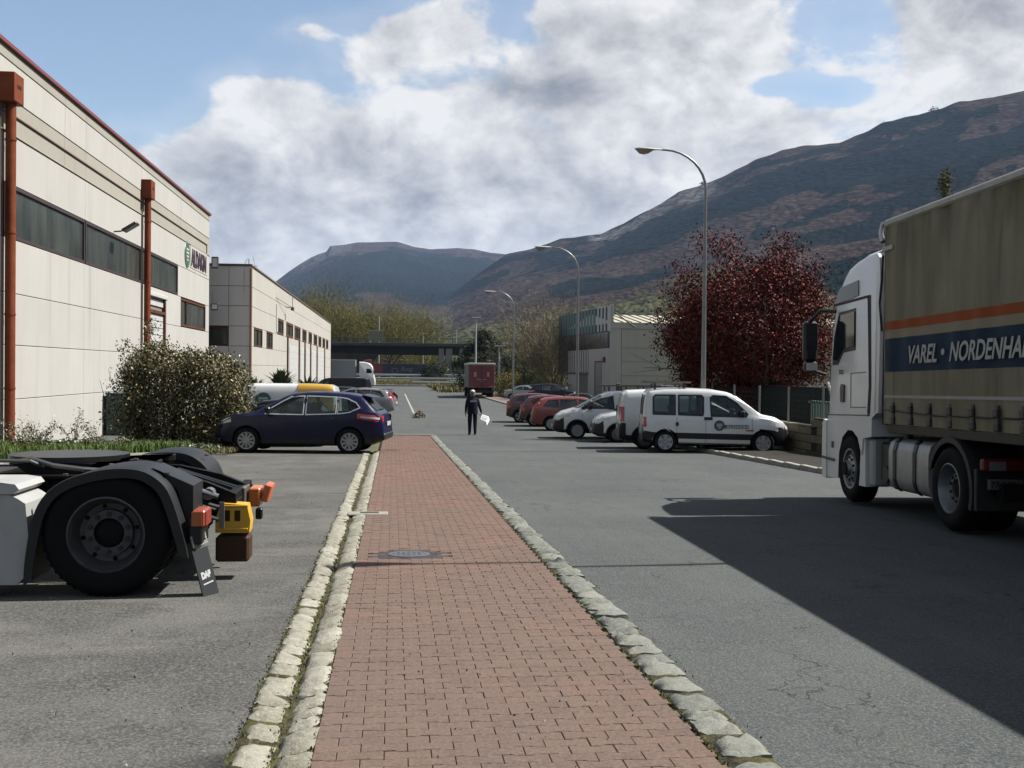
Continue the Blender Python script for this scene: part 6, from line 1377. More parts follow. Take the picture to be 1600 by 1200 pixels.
SEDAN = dict(HATCH, L=4.3, xr=.85, xf=3.45, top=[(0, .5), (.02, .8), (.06, .95), (.5, 1.0), (.75, 1.06), (1.2, 1.30), (1.5, 1.38), (2.0, 1.41), (2.4, 1.35), (2.9, 1.08), (3.15, .96), (3.6, .88), (4.0, .76), (4.25, .58), (4.3, .45)],
    belt=[(0, .48), (.06, .88), (.5, .94), (2.0, .92), (3.1, .90), (3.8, .78), (4.1, .62), (4.3, .4)], bottom=[(0, .34), (.35, .23), (3.6, .19), (4.1, .22), (4.3, .3)], cabin=(.95, 2.95),
    windows=[[(1.0, 1.0), (1.85, .97), (1.85, 1.31), (1.45, 1.27)], [(1.92, .97), (2.85, .95), (2.75, 1.04), (2.3, 1.26), (1.92, 1.31)]], ws=((3.05, 1.02), (2.38, 1.32)), rw=((.80, 1.07), (1.22, 1.28)), head=(3.85, 4.2, .62, .76), taill=(.02, .25, .78, .94), mirror=(2.75, .98), seams=(1.0, 1.88, 2.95), handles=(1.2, 2.0), seats=(1.2, 2.0), dash=2.6)
BIGVAN = dict(VAN2, L=5.0, W=1.92, R=.335, xr=1.0, xf=4.0, top=[(0, .55), (.02, 1.1), (.06, 1.6), (.14, 1.86), (.3, 1.94), (1.0, 1.97), (2.8, 1.97), (3.3, 1.90), (3.6, 1.78), (4.05, 1.38), (4.3, 1.2), (4.6, 1.08), (4.85, .85), (4.97, .6), (5.0, .5)],
    belt=[(0, .5), (.02, 1.1), (.06, 1.2), (3.0, 1.15), (4.2, 1.08), (4.6, .98), (4.85, .76), (5.0, .45)], bottom=[(0, .34), (.3, .26), (4.4, .22), (4.8, .24), (5.0, .32)], taill=(.01, .09, 1.0, 1.3), cabin=(2.6, 3.95), windows=[[(3.02, 1.2), (4.0, 1.2), (3.98, 1.28), (3.55, 1.66), (3.06, 1.72)]],
    ws=((4.15, 1.26), (3.55, 1.80)), head=(4.5, 4.85, .84, 1.0), mirror=(3.75, 1.2), seams=(2.98, 4.05), handles=(3.05,), seats=(3.0,), dash=3.75, arch=False)
def pnt(name, col, rough=.28, metal=.0, coat=.6): return M(name, col, rough, metal, coat=coat, var=.05, vscale=2)
def place(c_or_sp, px, py, head, side, scale=1.0):
    """world location so that the rear wheel nearest the camera (side +1 left / -1 right) touches (px, py)"""
    h = rad(head); sp = c_or_sp; lx, ly = sp['xr']*scale, side*(sp['W']/2-.05)*scale
    x = px-(lx*math.cos(h)-ly*math.sin(h)); y = py-(lx*math.sin(h)+ly*math.cos(h)); return (x, y, g(py)-.045)
navy = M('navy_paint', (.003, .0038, .022), .28, coat=.15, spec=.2); whitep = pnt('van_white', (.43, .44, .435), .3); silverp = pnt('silver_paint', (.18, .19, .195), .3, .5); redc = pnt('red_car_paint', (.11, .014, .008), .35, coat=.3); darkred = pnt('dark_red_paint', (.030, .004, .006), .35, coat=.3); blackc = M('black_car_paint', (.003, .003, .005), .3, coat=.1, spec=.2); midb = M('dark_blue_paint', (.004, .005, .010), .3, coat=.1, spec=.2); maroon = pnt('maroon_paint', (.045, .005, .007), .35, coat=.3)
t_, c = build_car(SUV, 'parked_car', 'dark blue crossover with chrome window trim parked nose into the leafy hedge', 'car', place(SUV, -1.14, 29.3, 171, 1, 1.05), rad(171), navy, 1.05, 'multi', trim=chrome)
b = MB(); b.prism([(.36, 1.435), (.60, 1.50), (.60, 1.53), (.30, 1.455)], -.56, .56, 'Y'); b.build('spoiler', navy, t_)
b = MB(); b.box(-.02, .30, -.72, .72, .36, .58, .06); b.build('rear_bumper_skirt', plastic, t_)
# white combi van, right
t_, c = build_car(VAN, 'parked_van', 'white combi van with green round emblem and dark side strip, nose to the block wall', 'van', place(VAN, 7.80, 30.6, -9, -1, 1.035), rad(-9), whitep, 1.035, 'cover')
def decal(par, c, x0, x1, z0, z1, mat, side, off=.006, name='side_sign', nx=6): v_, f_ = patch(c, x0, x1, z0, z1, off, side, nx, 2, .004); m = MB(); m.add(v_, f_); return m.build(name, mat, par)
def side_text(par, c, s, x0, x1, z, h, mat, side, off=.010):
    xm = (x0+x1)/2; y = max(c.yat(x0, z+h/2), c.yat(x1, z+h/2))+off
    # right side (-1): reading direction is +x ; left side (+1): reading direction is -x
    M4 = Matrix(((1, 0, 0, x0), (0, 0, -1, -y), (0, 1, 0, z), (0, 0, 0, 1))) if side < 0 else Matrix(((-1, 0, 0, x1), (0, 0, 1, y), (0, 1, 0, z), (0, 0, 0, 1)))
    o = text_mesh('lettering', s, h/.7, mat, par, None, bold=.004, extrude=.001); xs = [v.co.x for v in o.data.vertices]; k_ = (x1-x0)/(max(xs)-min(xs)); o.data.transform(Matrix.Translation((-min(xs), 0, 0))); o.data.transform(Matrix.Diagonal((k_, 1, 1, 1))); o.data.transform(M4); return o
dg_ = M('sign_dark_green', (.018, .040, .034), .5); tw = M('decal_white', (.33, .34, .33), .5)
def emblem(par, c, x, z, r, side, off=.010, mat=None):
    vs = []; n = 28; y = c.yat(x, z)
    for i in range(n): a = 2*math.pi*i/n; vs.append((x+r*math.cos(a), side*(c.yat(x+r*math.cos(a), z+r*math.sin(a))+off), z+r*math.sin(a)))
    m = MB(); m.add(vs, [tuple(range(n))]); o = m.build('emblem', mat or dg_, par)
    for i, (w_, zz) in enumerate(((.62, .35), (.56, .08), (.44, -.18), (.26, -.42))):
        q = [(x-w_*r, z+zz*r), (x+w_*r, z+zz*r), (x+w_*r*.86, z+zz*r-.15*r), (x-w_*r*.86, z+zz*r-.15*r)]; m = MB(); m.add(poly_pane(c, q, off+.004, side), [(0, 1, 2, 3)]); m.build('emblem_bar', tw, o)
    return o
decal(t_, c, 1.98, 2.92, .70, .80, dg_, -1); emblem(t_, c, 2.12, .78, .145, -1); side_text(t_, c, 'ALDAKIN', 2.30, 2.90, .715, .07, tw, -1)
side_text(t_, c, 'COMBI', 2.84, 3.06, .635, .035, M('badge_red', (.2, .02, .015), .5), -1, .012)
decal(t_, c, 1.70, 1.93, .93, 1.01, blackp, -1, .02, 'door_handle', 2); decal(t_, c, .92, 1.0, .76, .86, blackp, -1, .012, 'fuel_cap', 3)
rkm = M('roof_rack_dark', (.03, .022, .018), .5)
def rack(par, bars, L0, L1, z, w, rails=2, mat=None, h=.12):
    b = MB()
    for x in bars:
        b.box(x-.03, x+.03, -w, w, z+h-.02, z+h+.015, .008)
        for s_ in (-1, 1): b.box(x-.03, x+.03, s_*w-.03, s_*w+.03, z-.04, z+h)
    o = b.build('roof_rack', mat or rkm, par); b = MB()
    for s_ in (-1, 1): b.tube([(L0, s_*w, z+h+.035), (L1, s_*w, z+h+.035)], .018, 6)
    b.build('rail', mat or rkm, o); return o
rack(t_, (.35, 1.15), .05, 1.35, 1.80, .60); lad = MB(); lad.box(.05, 1.4, -.55, -.51, 1.955, 1.985); lad.box(.05, 1.4, .10, .14, 1.955, 1.985); lad.build('rack_bar', M('rack_wood', (.10, .06, .04), .6), t_)
# second white van (red tall lamp, dark bumpers) next to it
t2, c2 = build_car(VAN2, 'parked_van', 'white panel van with tall red tail lamp half hidden behind the combi van', 'van', place(VAN2, 7.66, 32.6, -8, -1, 1.0), rad(-8), whitep, 1.0, 'steel')
m = MB(); v_, f_ = patch(c2, .0, .20, .40, .80, .02, -1, 3, 3); m.add(v_, f_); m.build('corner_bumper', plastic, t2)
# third white van, nose to the road
t3, c3 = build_car(VAN2, 'parked_van', 'white panel van with bulging dark front bumper facing the road, third from the truck', 'van', (11.15, 37.8, g(37.8)-.045), rad(180-4), whitep, .95, 'steel')
# fourth white van, nose to the road, roof rack
t4, c4 = build_car(VAN2, 'parked_van', 'white panel van with black roof rack, nose to the road, beside the red estate', 'van', (10.42, 40.8, g(40.8)-.045), rad(180-4), whitep, 1.0, 'cover')
rack(t4, (.35, 1.0, 1.65, 2.3), .1, 2.6, 1.83, .66, h=.14); side_text(t4, c4, 'ALDAKIN', .75, 1.75, 1.18, .13, M('decal_navy', (.02, .03, .07), .5), 1, .012)
t5, c5 = build_car(WAG, 'parked_car', 'bright red estate car parked nose-in between the rack van and darker red cars', 'car', place(WAG, 6.85, 46.8, -6, -1, 1.0), rad(-6), redc, 1.0, 'cover', glass=carglass_dark)
t6, c6 = build_car(HATCH, 'parked_car', 'dark maroon hatchback parked just beyond the bright red estate', 'car', place(HATCH, 6.6, 50.6, -6, -1, 1.02), rad(-6), maroon, 1.02, 'five', detail=1, glass=carglass_dark)
t7, c7 = build_car(HATCH, 'parked_car', 'very dark red hatchback, farthest of the row of red cars at the right kerb', 'car', place(HATCH, 6.35, 54.4, -6, -1, 1.02), rad(-6), darkred, 1.02, 'five', detail=1, glass=carglass_dark)
t8, c8 = build_car(SEDAN, 'parked_car', 'black saloon whose roof shows above the bright red estate', 'car', (8.6, 60.5, -1.095), rad(-6), blackc, 1.0, 'five', detail=1, glass=carglass_dark)
t9, c9 = build_car(SUV, 'parked_car', 'dark blue-black off-roader parked behind the farthest street lamp', 'car', place(SUV, 11.9, 89.3, -14, -1, .98), rad(-14), midb, .98, 'five', detail=1, glass=carglass_dark)
t10, c10 = build_car(SEDAN, 'parked_car', 'silver coupe parked left of the dark off-roader, beside the yellow bush', 'car', place(SEDAN, 10.35, 94.5, -25, -1, .95), rad(-25), silverp, .95, 'five', detail=1, glass=carglass_dark)
# left side, far
t11, c11 = build_car(WAG, 'parked_car', 'silver estate car with tall red tail lamps behind the dark blue crossover', 'car', place(WAG, -.85, 60.6, 170, 1, 1.06), rad(170), silverp, 1.06, 'five', glass=carglass_dark)
b = MB(); b.prism([(.30, 1.36), (.48, 1.40), (2.3, 1.49), (2.3, 1.50), (.5, 1.43), (.28, 1.39)], -.58, -.54, 'Y'); b.prism([(.30, 1.36), (.48, 1.40), (2.3, 1.49), (2.3, 1.50), (.5, 1.43), (.28, 1.39)], .54, .58, 'Y'); b.build('roof_rail', blackp, t11)
t12, c12 = build_car(WAG, 'parked_car', 'dark car with red lamp edge just beyond the silver estate', 'car', (-1.6, 69.5, -1.095), rad(171), midb, 1.0, 'five', detail=1, glass=carglass_dark)
t13, c13 = build_car(BIGVAN, 'parked_van', 'black van with rounded rear parked in front of the white lorry', 'van', (-1.75, 84.0, -1.095), rad(172), blackc, 1.0, 'five', detail=1, glass=carglass_dark)
t14, c14 = build_car(BIGVAN, 'parked_van', 'white van with yellow rear and teal round emblem behind the dark blue crossover', 'van', (-1.75, 37.0, g(37.0)-.045), rad(177), whitep, 1.0, 'steel')
yel = M('van_yellow', (.36, .21, .015), .3, coat=.5)
v_, f_ = patch(c14, .14, 1.30, .6, lambda x: 1.80, .03, 1, 10, 9); m = MB(); m.add(v_, f_); m.build('yellow_wrap', yel, t14, smooth=50)
m = MB(); xs_ = srange(.16, 1.30, 9); [m.v.append((x, y_*1.01+.012, z_+.014)) for x in xs_ for y_, z_ in c14.ring(x)[10:15]]; m.f = [(i*5+j, i*5+j+1, (i+1)*5+j+1, (i+1)*5+j) for i in range(8) for j in range(4)]; m.mi = [0]*len(m.f); m.build('yellow_wrap', yel, t14, smooth=60)
decal(t14, c14, 1.32, 4.2, 1.15, 1.32, M('van_grey_band', (.12, .13, .13), .4), 1, .005, 'grey_band', 10); emblem(t14, c14, 2.42, 1.42, .26, 1, .035, M('emblem_teal', (.012, .06, .058), .4))
side_text(t14, c14, 'ALDAKIN', 1.15, 2.1, 1.14, .09, tw, 1, .012)
t15, c15 = build_car({k_: v_ for k_, v_ in HATCH.items() if k_ != 'taill'}, 'parked_car', 'black hatchback whose bonnet and windscreen show between the hedge and the dark blue crossover', 'car', (-1.85, 33.9, g(33.9)-.045), rad(175), blackc, 1.0, 'five', detail=1, glass=carglass_dark)
# ============================================================ vegetation
bark = M('bark', (.045, .036, .028), .9, var=.3, vscale=10); barkp = M('pale_bark', (.11, .095, .07), .9, var=.25, vscale=6)
def limb_tree(par, base, H, spread, nb, seed, mat, r0=.14, z0=.25, sub=4, curve=.15, up=1.0):
    """trunk, limbs and forks; returns tips"""
    r = random.Random(seed); tips = []; tb = MB(); lb = MB(); bx_, by_, bz_ = base
    top = Vector((bx_+r.uniform(-.1, .1)*spread, by_, bz_+H*z0)); tb.tube([Vector(base), Vector(base).lerp(top, .5)+Vector((r.uniform(-.05, .05), 0, 0)), top], [r0, r0*.85, r0*.7], 8)
    for i in range(nb):
        a = 2*math.pi*(i+r.random()*.7)/nb; el = r.uniform(.35, 1.25)*up; ln = H*(1-z0)*r.uniform(.7, 1.0)
        d = Vector((math.cos(a)*math.cos(el)*spread/H*1.6, math.sin(a)*math.cos(el)*spread/H*1.6, math.sin(el))); st = Vector(base).lerp(top, r.uniform(.75, 1.0)); mid = st+d*ln*.5+Vector((r.uniform(-1, 1), r.uniform(-1, 1), .3))*curve; en = st+d*ln
        lb.tube([st, mid, en], [r0*.5, r0*.3, r0*.08], 6); tips.append(en)
        for j in range(sub):
            f = r.uniform(.3, .95); s2 = (st.lerp(mid, f*2) if f < .5 else mid.lerp(en, f*2-1)); e2 = s2+(d+Vector((r.gauss(0, .6), r.gauss(0, .6), r.gauss(.2, .4)))).normalized()*ln*r.uniform(.25, .5)
            lb.tube([s2, s2.lerp(e2, .5)+Vector((0, 0, .05)), e2], [r0*.2, r0*.12, r0*.04], 5); tips.append(e2)
            for k2 in range(2): e3 = e2+(e2-s2).normalized()*ln*.15+Vector((r.gauss(0, .25), r.gauss(0, .25), r.gauss(.1, .25)))*ln*.25; lb.tube([s2.lerp(e2, .6), e3], [r0*.08, r0*.03], 4); tips.append(e3)
    tb.build('trunk', mat, par, smooth=60); lb.build('limb', mat, par, smooth=60); return tips
def cluster_pts(centers, n, sd, flat=1.0):
    c = np.array([tuple(v) for v in centers]); idx = rng.integers(0, len(c), n); return c[idx]+rng.normal(size=(n, 3))*np.array([sd, sd, sd*flat])
# red-leaved tree
RTt = thing('red_leaf_tree', 'broad dark red-leaved tree behind the block wall, between the nearest lamp and the truck', 'tree', (13.4, 40.2, -.85))
tips = limb_tree(RTt, (0, 0, 0), 5.8, 3.0, 9, 5, bark, r0=.17, z0=.16, sub=5)
r_ = random.Random(3); cen = []
while len(cen) < 420:
    x, y, z = r_.uniform(-1, 1), r_.uniform(-1, 1), r_.uniform(-1, 1); q = x*x+y*y+z*z
    if q > 1 or (q < .22 and r_.random() < .4): continue
    wz = 1.0 if z > -.2 else 1.0-.15*(-z-.2)
    X_, Z_ = x*3.15*wz, 4.0+z*2.85
    if Z_ > 6.15 and abs(X_-.05) < .55: continue
    cen.append((X_, y*2.7*wz, Z_))
for a_ in ((-1.7, 0, 7.25), (-.75, .3, 7.3), (-1.2, -.6, 7.0), (1.1, 0, 7.35), (1.8, .2, 7.1), (1.45, -.4, 6.9), (2.6, 0, 6.2), (-2.5, 0, 6.2), (-2.9, 0, 5.4), (-3.15, .2, 4.4), (3.3, 0, 4.6), (3.4, .1, 3.6), (-2.9, -.2, 3.2), (-2.4, 0, 2.3), (2.9, 0, 2.3), (-1.7, -1, 1.4), (-.3, -1.4, 1.3), (1.3, -1.2, 1.2), (2.4, -.8, 1.5)): cen.append(a_)
P = cluster_pts(cen, 62000, .29, .9); edge = cluster_pts([c_ for c_ in cen if abs(c_[0]) > 1.9 or c_[2] > 5.6 or c_[2] < 2.2], 16000, .33)
redleaf = M('red_leaves', (.05, .01, .01), .65, island=[(.018, .004, .004), (.045, .008, .007), (.085, .014, .011), (.20, .038, .020)], spec=.12)
leaves('crown', np.concatenate([P, edge]), .100, redleaf, RTt, .62)
tw_ = MB()
for _ in range(170):
    c_ = Vector(r_.choice(cen)); d_ = Vector((c_.x, c_.y, (c_.z-3.2)*1.1)).normalized(); tw_.tube([c_-d_*.7, c_, c_+d_*r_.uniform(.15, .5)+Vector((0, 0, .1))], [.016, .010, .003], 4)
tw_.build('twig', bark, RTt)
# hedge
HG = thing('hedge', 'large rounded hedge with brown-green glossy leaves in front of the cream hall', 'hedge', (-6.05, 31.3, g(31)-.02))
HG.scale = (.90, 1, 1); cen = []; r_ = random.Random(11)
def hedge_top(x):    # x local
    return float(np.interp(x, [-1.50, -1.25, -.8, -.40, -.1, .5, 1.2, 1.75, 2.0], [2.35, 2.85, 3.05, 3.22, 2.85, 2.85, 2.75, 2.6, 2.2]))
for _ in range(1500):
    x = r_.uniform(-1.38, 2.0); y = r_.uniform(-1.05, 1.6); t_p = hedge_top(x)-.16-.12*abs(y-.2); z = r_.uniform(.04, 1)*t_p
    near_surf = (t_p-z < .5) or y < -.45 or x > 1.5 or x < -1.05
    if not near_surf and r_.random() < .8: continue
    if z < .5 and x > 1.7: x -= .3
    cen.append((x, y, z))
P = cluster_pts(cen, 52000, .14)
hl = M('hedge_leaves', (.04, .04, .02), .5, island=[(.014, .023, .007), (.028, .043, .010), (.052, .060, .016), (.090, .058, .022), (.13, .10, .042), (.25, .21, .13)], spec=.35)
leaves('foliage', P, .088, hl, HG, .5)
hs = MB()
for i in range(34):
    x, y = r_.uniform(-1.5, 1.6), r_.uniform(-.7, 1.2); e_ = Vector((x+r_.uniform(-.3, .3), y+r_.uniform(-.3, .3), hedge_top(x)-.25)); hs.tube([(x*.8, y*.8, 0), ((x+e_.x)/2, y, e_.z*.5), e_], [.03, .022, .006], 5)
for x, y, z in ((-1.2, -.6, 2.6), (-.6, -.5, 3.0), (-1.7, -.7, 1.8), (-1.95, -.7, 1.5)): hs.tube([(x, y, z), (x-.1, y-.1, z+.45)], [.012, .004], 4)
hs.build('stem', bark, HG)
P = cluster_pts([(-1.65, -.7, 1.35), (-1.8, -.75, 1.0), (-1.7, -.6, 1.7), (-1.5, -.7, .7), (-1.3, -.7, 2.85), (-.65, -.6, 3.3), (-.6, -.6, 3.45)], 420, .12); leaves('shoot_leaf', P, .09, hl, HG, .5, kind='stuff')
# low ivy and ground cover at the foot of the hedge
ivm = M('ivy_leaves', (.03, .04, .015), .45, island=[(.014, .026, .008), (.030, .050, .014), (.055, .075, .028), (.20, .21, .17)])
P = []
for _ in range(4200): x = r_.uniform(-8.2, -4.55); f = (x+8.2)/3.65; y = 26.2+f*2.6+r_.uniform(0, 1.6); z = r_.uniform(0, .42)*(1-.5*f); P.append((x, y, g(y)+z))
tagk(leaves('ground_ivy', P, .085, ivm, None, .6, kind='stuff'))
# planter
soil = M('planter_soil', (.035, .038, .018), .95, var=.4, vscale=5)
m = MB(); pl_ = [(-10.5, 14), (-8.3, 14), (-8.22, 24.0), (-7.2, 25.2), (-4.75, 28.9), (-4.6, 30.0), (-3.95, 30.8), (-4.2, 32.2), (-10.5, 33.5)]
m.add([(x, y, g(y)+.10) for x, y in pl_], [tuple(range(len(pl_)))]); tagk(m.build('planter_bed', soil), kind='structure')
kb_ = MB(); pk_ = pl_[1:7]
for i in range(len(pk_)-1):
    a, b_ = Vector(pk_[i]), Vector(pk_[i+1]); L = (b_-a).length; n = max(1, int(L/1.0))
    for j in range(n):
        p, q = a.lerp(b_, j/n), a.lerp(b_, (j+1)/n); d = (q-p).normalized(); nn = Vector((-d.y, d.x))*-.07; c0 = p+d*.006; c1 = q-d*.006
        vs = [(c.x+s_*nn.x, c.y+s_*nn.y, g(c.y)+z) for c in (c0, c1) for s_ in (-1, 1) for z in (-.1, .12)]; kb_.add(vs, [(0, 1, 3, 2), (4, 6, 7, 5), (0, 4, 5, 1), (2, 3, 7, 6), (1, 5, 7, 3), (0, 2, 6, 4)])
tagk(kb_.build('planter_kerb', conc_k), kind='structure')
def grass(name, region, n, h, mat, kind='stuff', lean=.35, w=.012):
    P = np.array([region() for _ in range(n)]); k_ = 5; P = np.repeat(P, k_, 0)+rng.normal(size=(n*k_, 3))*np.array([.035, .035, 0]); N_ = len(P)
    a = rng.uniform(0, 2*np.pi, N_); hh = h*rng.uniform(.5, 1.15, N_); ln = rng.uniform(.1, lean, N_)*hh; dx, dy = np.cos(a), np.sin(a)
    b0 = P+np.stack([-dy*w, dx*w, 0*a], -1); b1 = P+np.stack([dy*w, -dx*w, 0*a], -1); m0 = P+np.stack([dx*ln*.4-dy*w*.7, dy*ln*.4+dx*w*.7, hh*.6], -1); m1 = P+np.stack([dx*ln*.4+dy*w*.7, dy*ln*.4-dx*w*.7, hh*.6], -1); t0 = P+np.stack([dx*ln, dy*ln, hh], -1)
    v = np.stack([b0, b1, m1, m0, t0], 1).reshape(-1, 3); i = np.arange(N_)*5
    q = np.concatenate([np.stack([i, i+1, i+2, i+3], -1), np.stack([i+3, i+2, i+4, i+4], -1)])
    me = bpy.data.meshes.new(name); f = [tuple(r) for r in q[:N_]]+[tuple(r[:3]) for r in q[N_:]]; me.from_pydata(v.tolist(), [], f); o = link(name, me, mat); o['kind'] = kind; return o
gmt = M('grass_blades', (.05, .08, .02), .6, island=[(.030, .055, .010), (.055, .095, .018), (.085, .125, .030), (.12, .13, .055)])
def reg():
    while True:
        x, y = random.uniform(-10.3, -5.2), random.uniform(21.5, 29.0)
        if x < -8.30+max(0, (y-24))*.72: return (x, y, g(y)+.10)
grass('grass', reg, 5200, .26, gmt)
dry = M('dry_grass', (.10, .09, .04), .7, island=[(.075, .075, .025), (.12, .105, .045), (.16, .14, .075)])
def reg2(): y = random.uniform(28.4, 30.8); return (random.uniform(-5.4, -4.1), y, g(y)+.05)
grass('dry_grass', reg2, 500, .12, dry)
# flowering weeds
wst = M('weed_stem', (.06, .055, .025), .8); wlf = M('weed_leaves', (.05, .06, .02), .6, island=[(.030, .045, .014), (.06, .07, .025), (.10, .09, .045)]); wfl = M('weed_flowers', (.3, .3, .26), .7, island=[(.22, .20, .14), (.32, .31, .27)])
for i, (x, y, h) in enumerate([(-9.7, 25.6, .55), (-9.2, 26.4, .95), (-8.8, 27.2, .75), (-8.2, 26.6, .8), (-7.9, 28.2, 1.05), (-7.5, 28.6, .8), (-9.9, 27.2, .6), (-9.0, 28.6, .8), (-8.3, 25.6, .5), (-7.2, 27.0, .45), (-6.5, 27.6, .4), (-9.7, 24.2, .4)]):
    lab = 'pale-flowered scruffy weed '+['low beside the foot of the left rain pipe', 'tall in front of the cream wall, left of the tallest pair', 'mid-height in front of the wall, left of the green cabinet', 'broad and leaning, left of the tallest weed', 'tallest of all, in front of the green cabinet', 'bushy, directly left of the hedge', 'low against the wall behind the tall ones', 'upright against the wall below its lowest joint', 'low at the kerb edge of the grass', 'short, before the left foot of the hedge', 'smallest, before the middle of the hedge', 'short, at the picture\'s left edge'][i]
    t_ = thing('flowering_weed', lab, 'weed', (x, y, g(y)+.1), group='flowering weeds in the grass strip'); s_ = MB(); pl2 = []; pf2 = []
    for k_ in range(11):
        a = random.uniform(0, 6.28); e_ = Vector((math.cos(a)*h*.35*random.random()**.5*1.6, math.sin(a)*h*.4, h*random.uniform(.6, 1.05))); s_.tube([(0, 0, 0), (e_.x*.35, e_.y*.35, e_.z*.55), e_], [.009, .006, .003], 4)
        for q in range(14): f = random.random(); pl2.append((e_.x*f+random.gauss(0, .05), e_.y*f+random.gauss(0, .05), e_.z*f+random.gauss(0, .03)))
        for q in range(5): pf2.append((e_.x+random.gauss(0, .05), e_.y+random.gauss(0, .05), e_.z+random.gauss(0, .05)))
    s_.build('stem', wst, t_); leaves('leaf', pl2, .085, wlf, t_, .4, kind='stuff'); leaves('flower', pf2, .035, wfl, t_, .9, kind='stuff')
# yucca clump beside the warehouse
YU = thing('palm_shrub', 'spiky dark green palm-like shrub in front of the second warehouse', 'shrub', (-5.1, 50.5, -1.05), scale=1.6); r_ = random.Random(4)
vs = []; fs = []
for hx, hz_ in ((0, .95), (-.75, .7), (.75, .75), (.1, .35), (-1.3, .4), (1.3, .4), (-.4, .5), (.45, .5)):
    for i in range(190):
        a = r_.uniform(0, 6.28); el = r_.uniform(-.2, 1.5); L = r_.uniform(.55, .95); d = Vector((math.cos(a)*math.cos(el), math.sin(a)*math.cos(el), math.sin(el))); s_ = Vector((-d.y, d.x, 0)).normalized()*.045; c0 = Vector((hx, 0, hz_)); m_ = c0+d*L*.55; e_ = c0+d*L-Vector((0, 0, .22*L)); k0 = len(vs)
        vs += [c0-s_*.6, c0+s_*.6, m_+s_, m_-s_, e_]; fs += [(k0, k0+1, k0+2, k0+3), (k0+3, k0+2, k0+4)]
m = MB(); m.v = [tuple(v) for v in vs]; m.f = fs; m.mi = [0]*len(fs); me = bpy.data.meshes.new('frond'); me.from_pydata(m.v, [], m.f); link('frond', me, M('yucca_green', (.02, .03, .012), .5, island=[(.014, .022, .008), (.030, .040, .014), (.060, .065, .022)]), YU)
s_ = MB(); [s_.tube([(x, 0, 0), (x*1.1, 0, z)], [.09, .07], 7) for x, z in ((0, 1.0), (-.7, .75), (.7, .8))]; s_.build('trunk', bark, YU)
SB = thing('low_shrub', 'low light green shrub between the hedge and the palm-like shrub', 'shrub', (-4.9, 40.5, g(40.5))); leaves('foliage', cluster_pts([(x*.3, 0, .5+.25*math.sin(x)) for x in range(-3, 4)], 1500, .28), .10, ivm, SB, .5); s_ = MB(); [s_.tube([(0, 0, 0), (x*.25, 0, .7)], [.03, .01], 5) for x in range(-2, 3)]; s_.build('stem', bark, SB)
# yellow bush beside the box truck
YB = thing('yellow_bush', 'loose yellow-green bush growing between the red box truck and the parked silver coupe', 'bush', (10.8, 104, -1.1)); cen = [(r_.uniform(-.7, 1.5), r_.uniform(-1.5, 2.5), r_.uniform(.2, 2.4)*(1-abs(q)*.15)) for q in np.linspace(-1, 1, 60)]
ybm = M('yellow_bush_leaves', (.10, .08, .02), .7, island=[(.045, .038, .012), (.095, .075, .020), (.15, .115, .035)]); leaves('foliage', cluster_pts(cen, 5200, .34), .16, ybm, YB, .35); s_ = MB(); [s_.tube([(c_[0]*.3, c_[1]*.3, 0), c_], [.03, .008], 4) for c_ in cen[:40]]; s_.build('stem', bark, YB)
# dark fir and evergreens by the bridge
FT = thing('dark_fir', 'dark spreading evergreen with a pointed top in front of the bridge', 'fir tree', (11.5, 138, -1.1)); s_ = MB(); s_.tube([(0, 0, 0), (0, 0, 5), (-.3, 0, 7.9)], [.3, .18, .04], 8); cen = []
for i in range(150):
    z = r_.uniform(.3, 7.4)**1.0; rad_ = np.interp(z, [0, 2.5, 4.5, 5.6, 6.4, 7.9], [4.2, 4.6, 3.9, 2.2, 1.1, .15])*r_.uniform(.5, 1); a = r_.uniform(0, 6.28); p = (rad_*math.cos(a), rad_*math.sin(a)*.7, z-.15*rad_*.5); cen.append(p); s_.tube([(0, 0, z), p], [.05, .015], 4)
s_.build('trunk', bark, FT); fm = M('fir_needles', (.012, .018, .010), .7, island=[(.006, .010, .006), (.014, .022, .011), (.026, .034, .016)]); leaves('crown', cluster_pts(cen, 15000, .42, .6), .26, fm, FT, .35)
for i, (x, y, R_, H) in enumerate([(17.2, 142, 3.4, 5.9), (21.5, 150, 3.0, 5.0), (7.0, 190, 2.6, 3.4)]):
    t_ = thing('evergreen_bush', ['dark rounded evergreen right of the fir', 'dark evergreen bush behind the bare trees on the right', 'dark low evergreen under the bridge beside the pier'][i], 'evergreen', (x, y, -1.1)); cen = [(r_.gauss(0, R_*.45), r_.gauss(0, R_*.4), r_.uniform(.3, H)) for _ in range(70)]; cen = [c_ for c_ in cen if math.hypot(c_[0], c_[1]) < R_*math.sqrt(max(.05, 1-(c_[2]/H)**2))+.3]
    leaves('crown', cluster_pts(cen, 6500, .45), .26, fm, t_, .4); s_ = MB(); s_.tube([(0, 0, 0), (0, 0, H*.6)], [.2, .08], 6); s_.build('trunk', bark, t_)
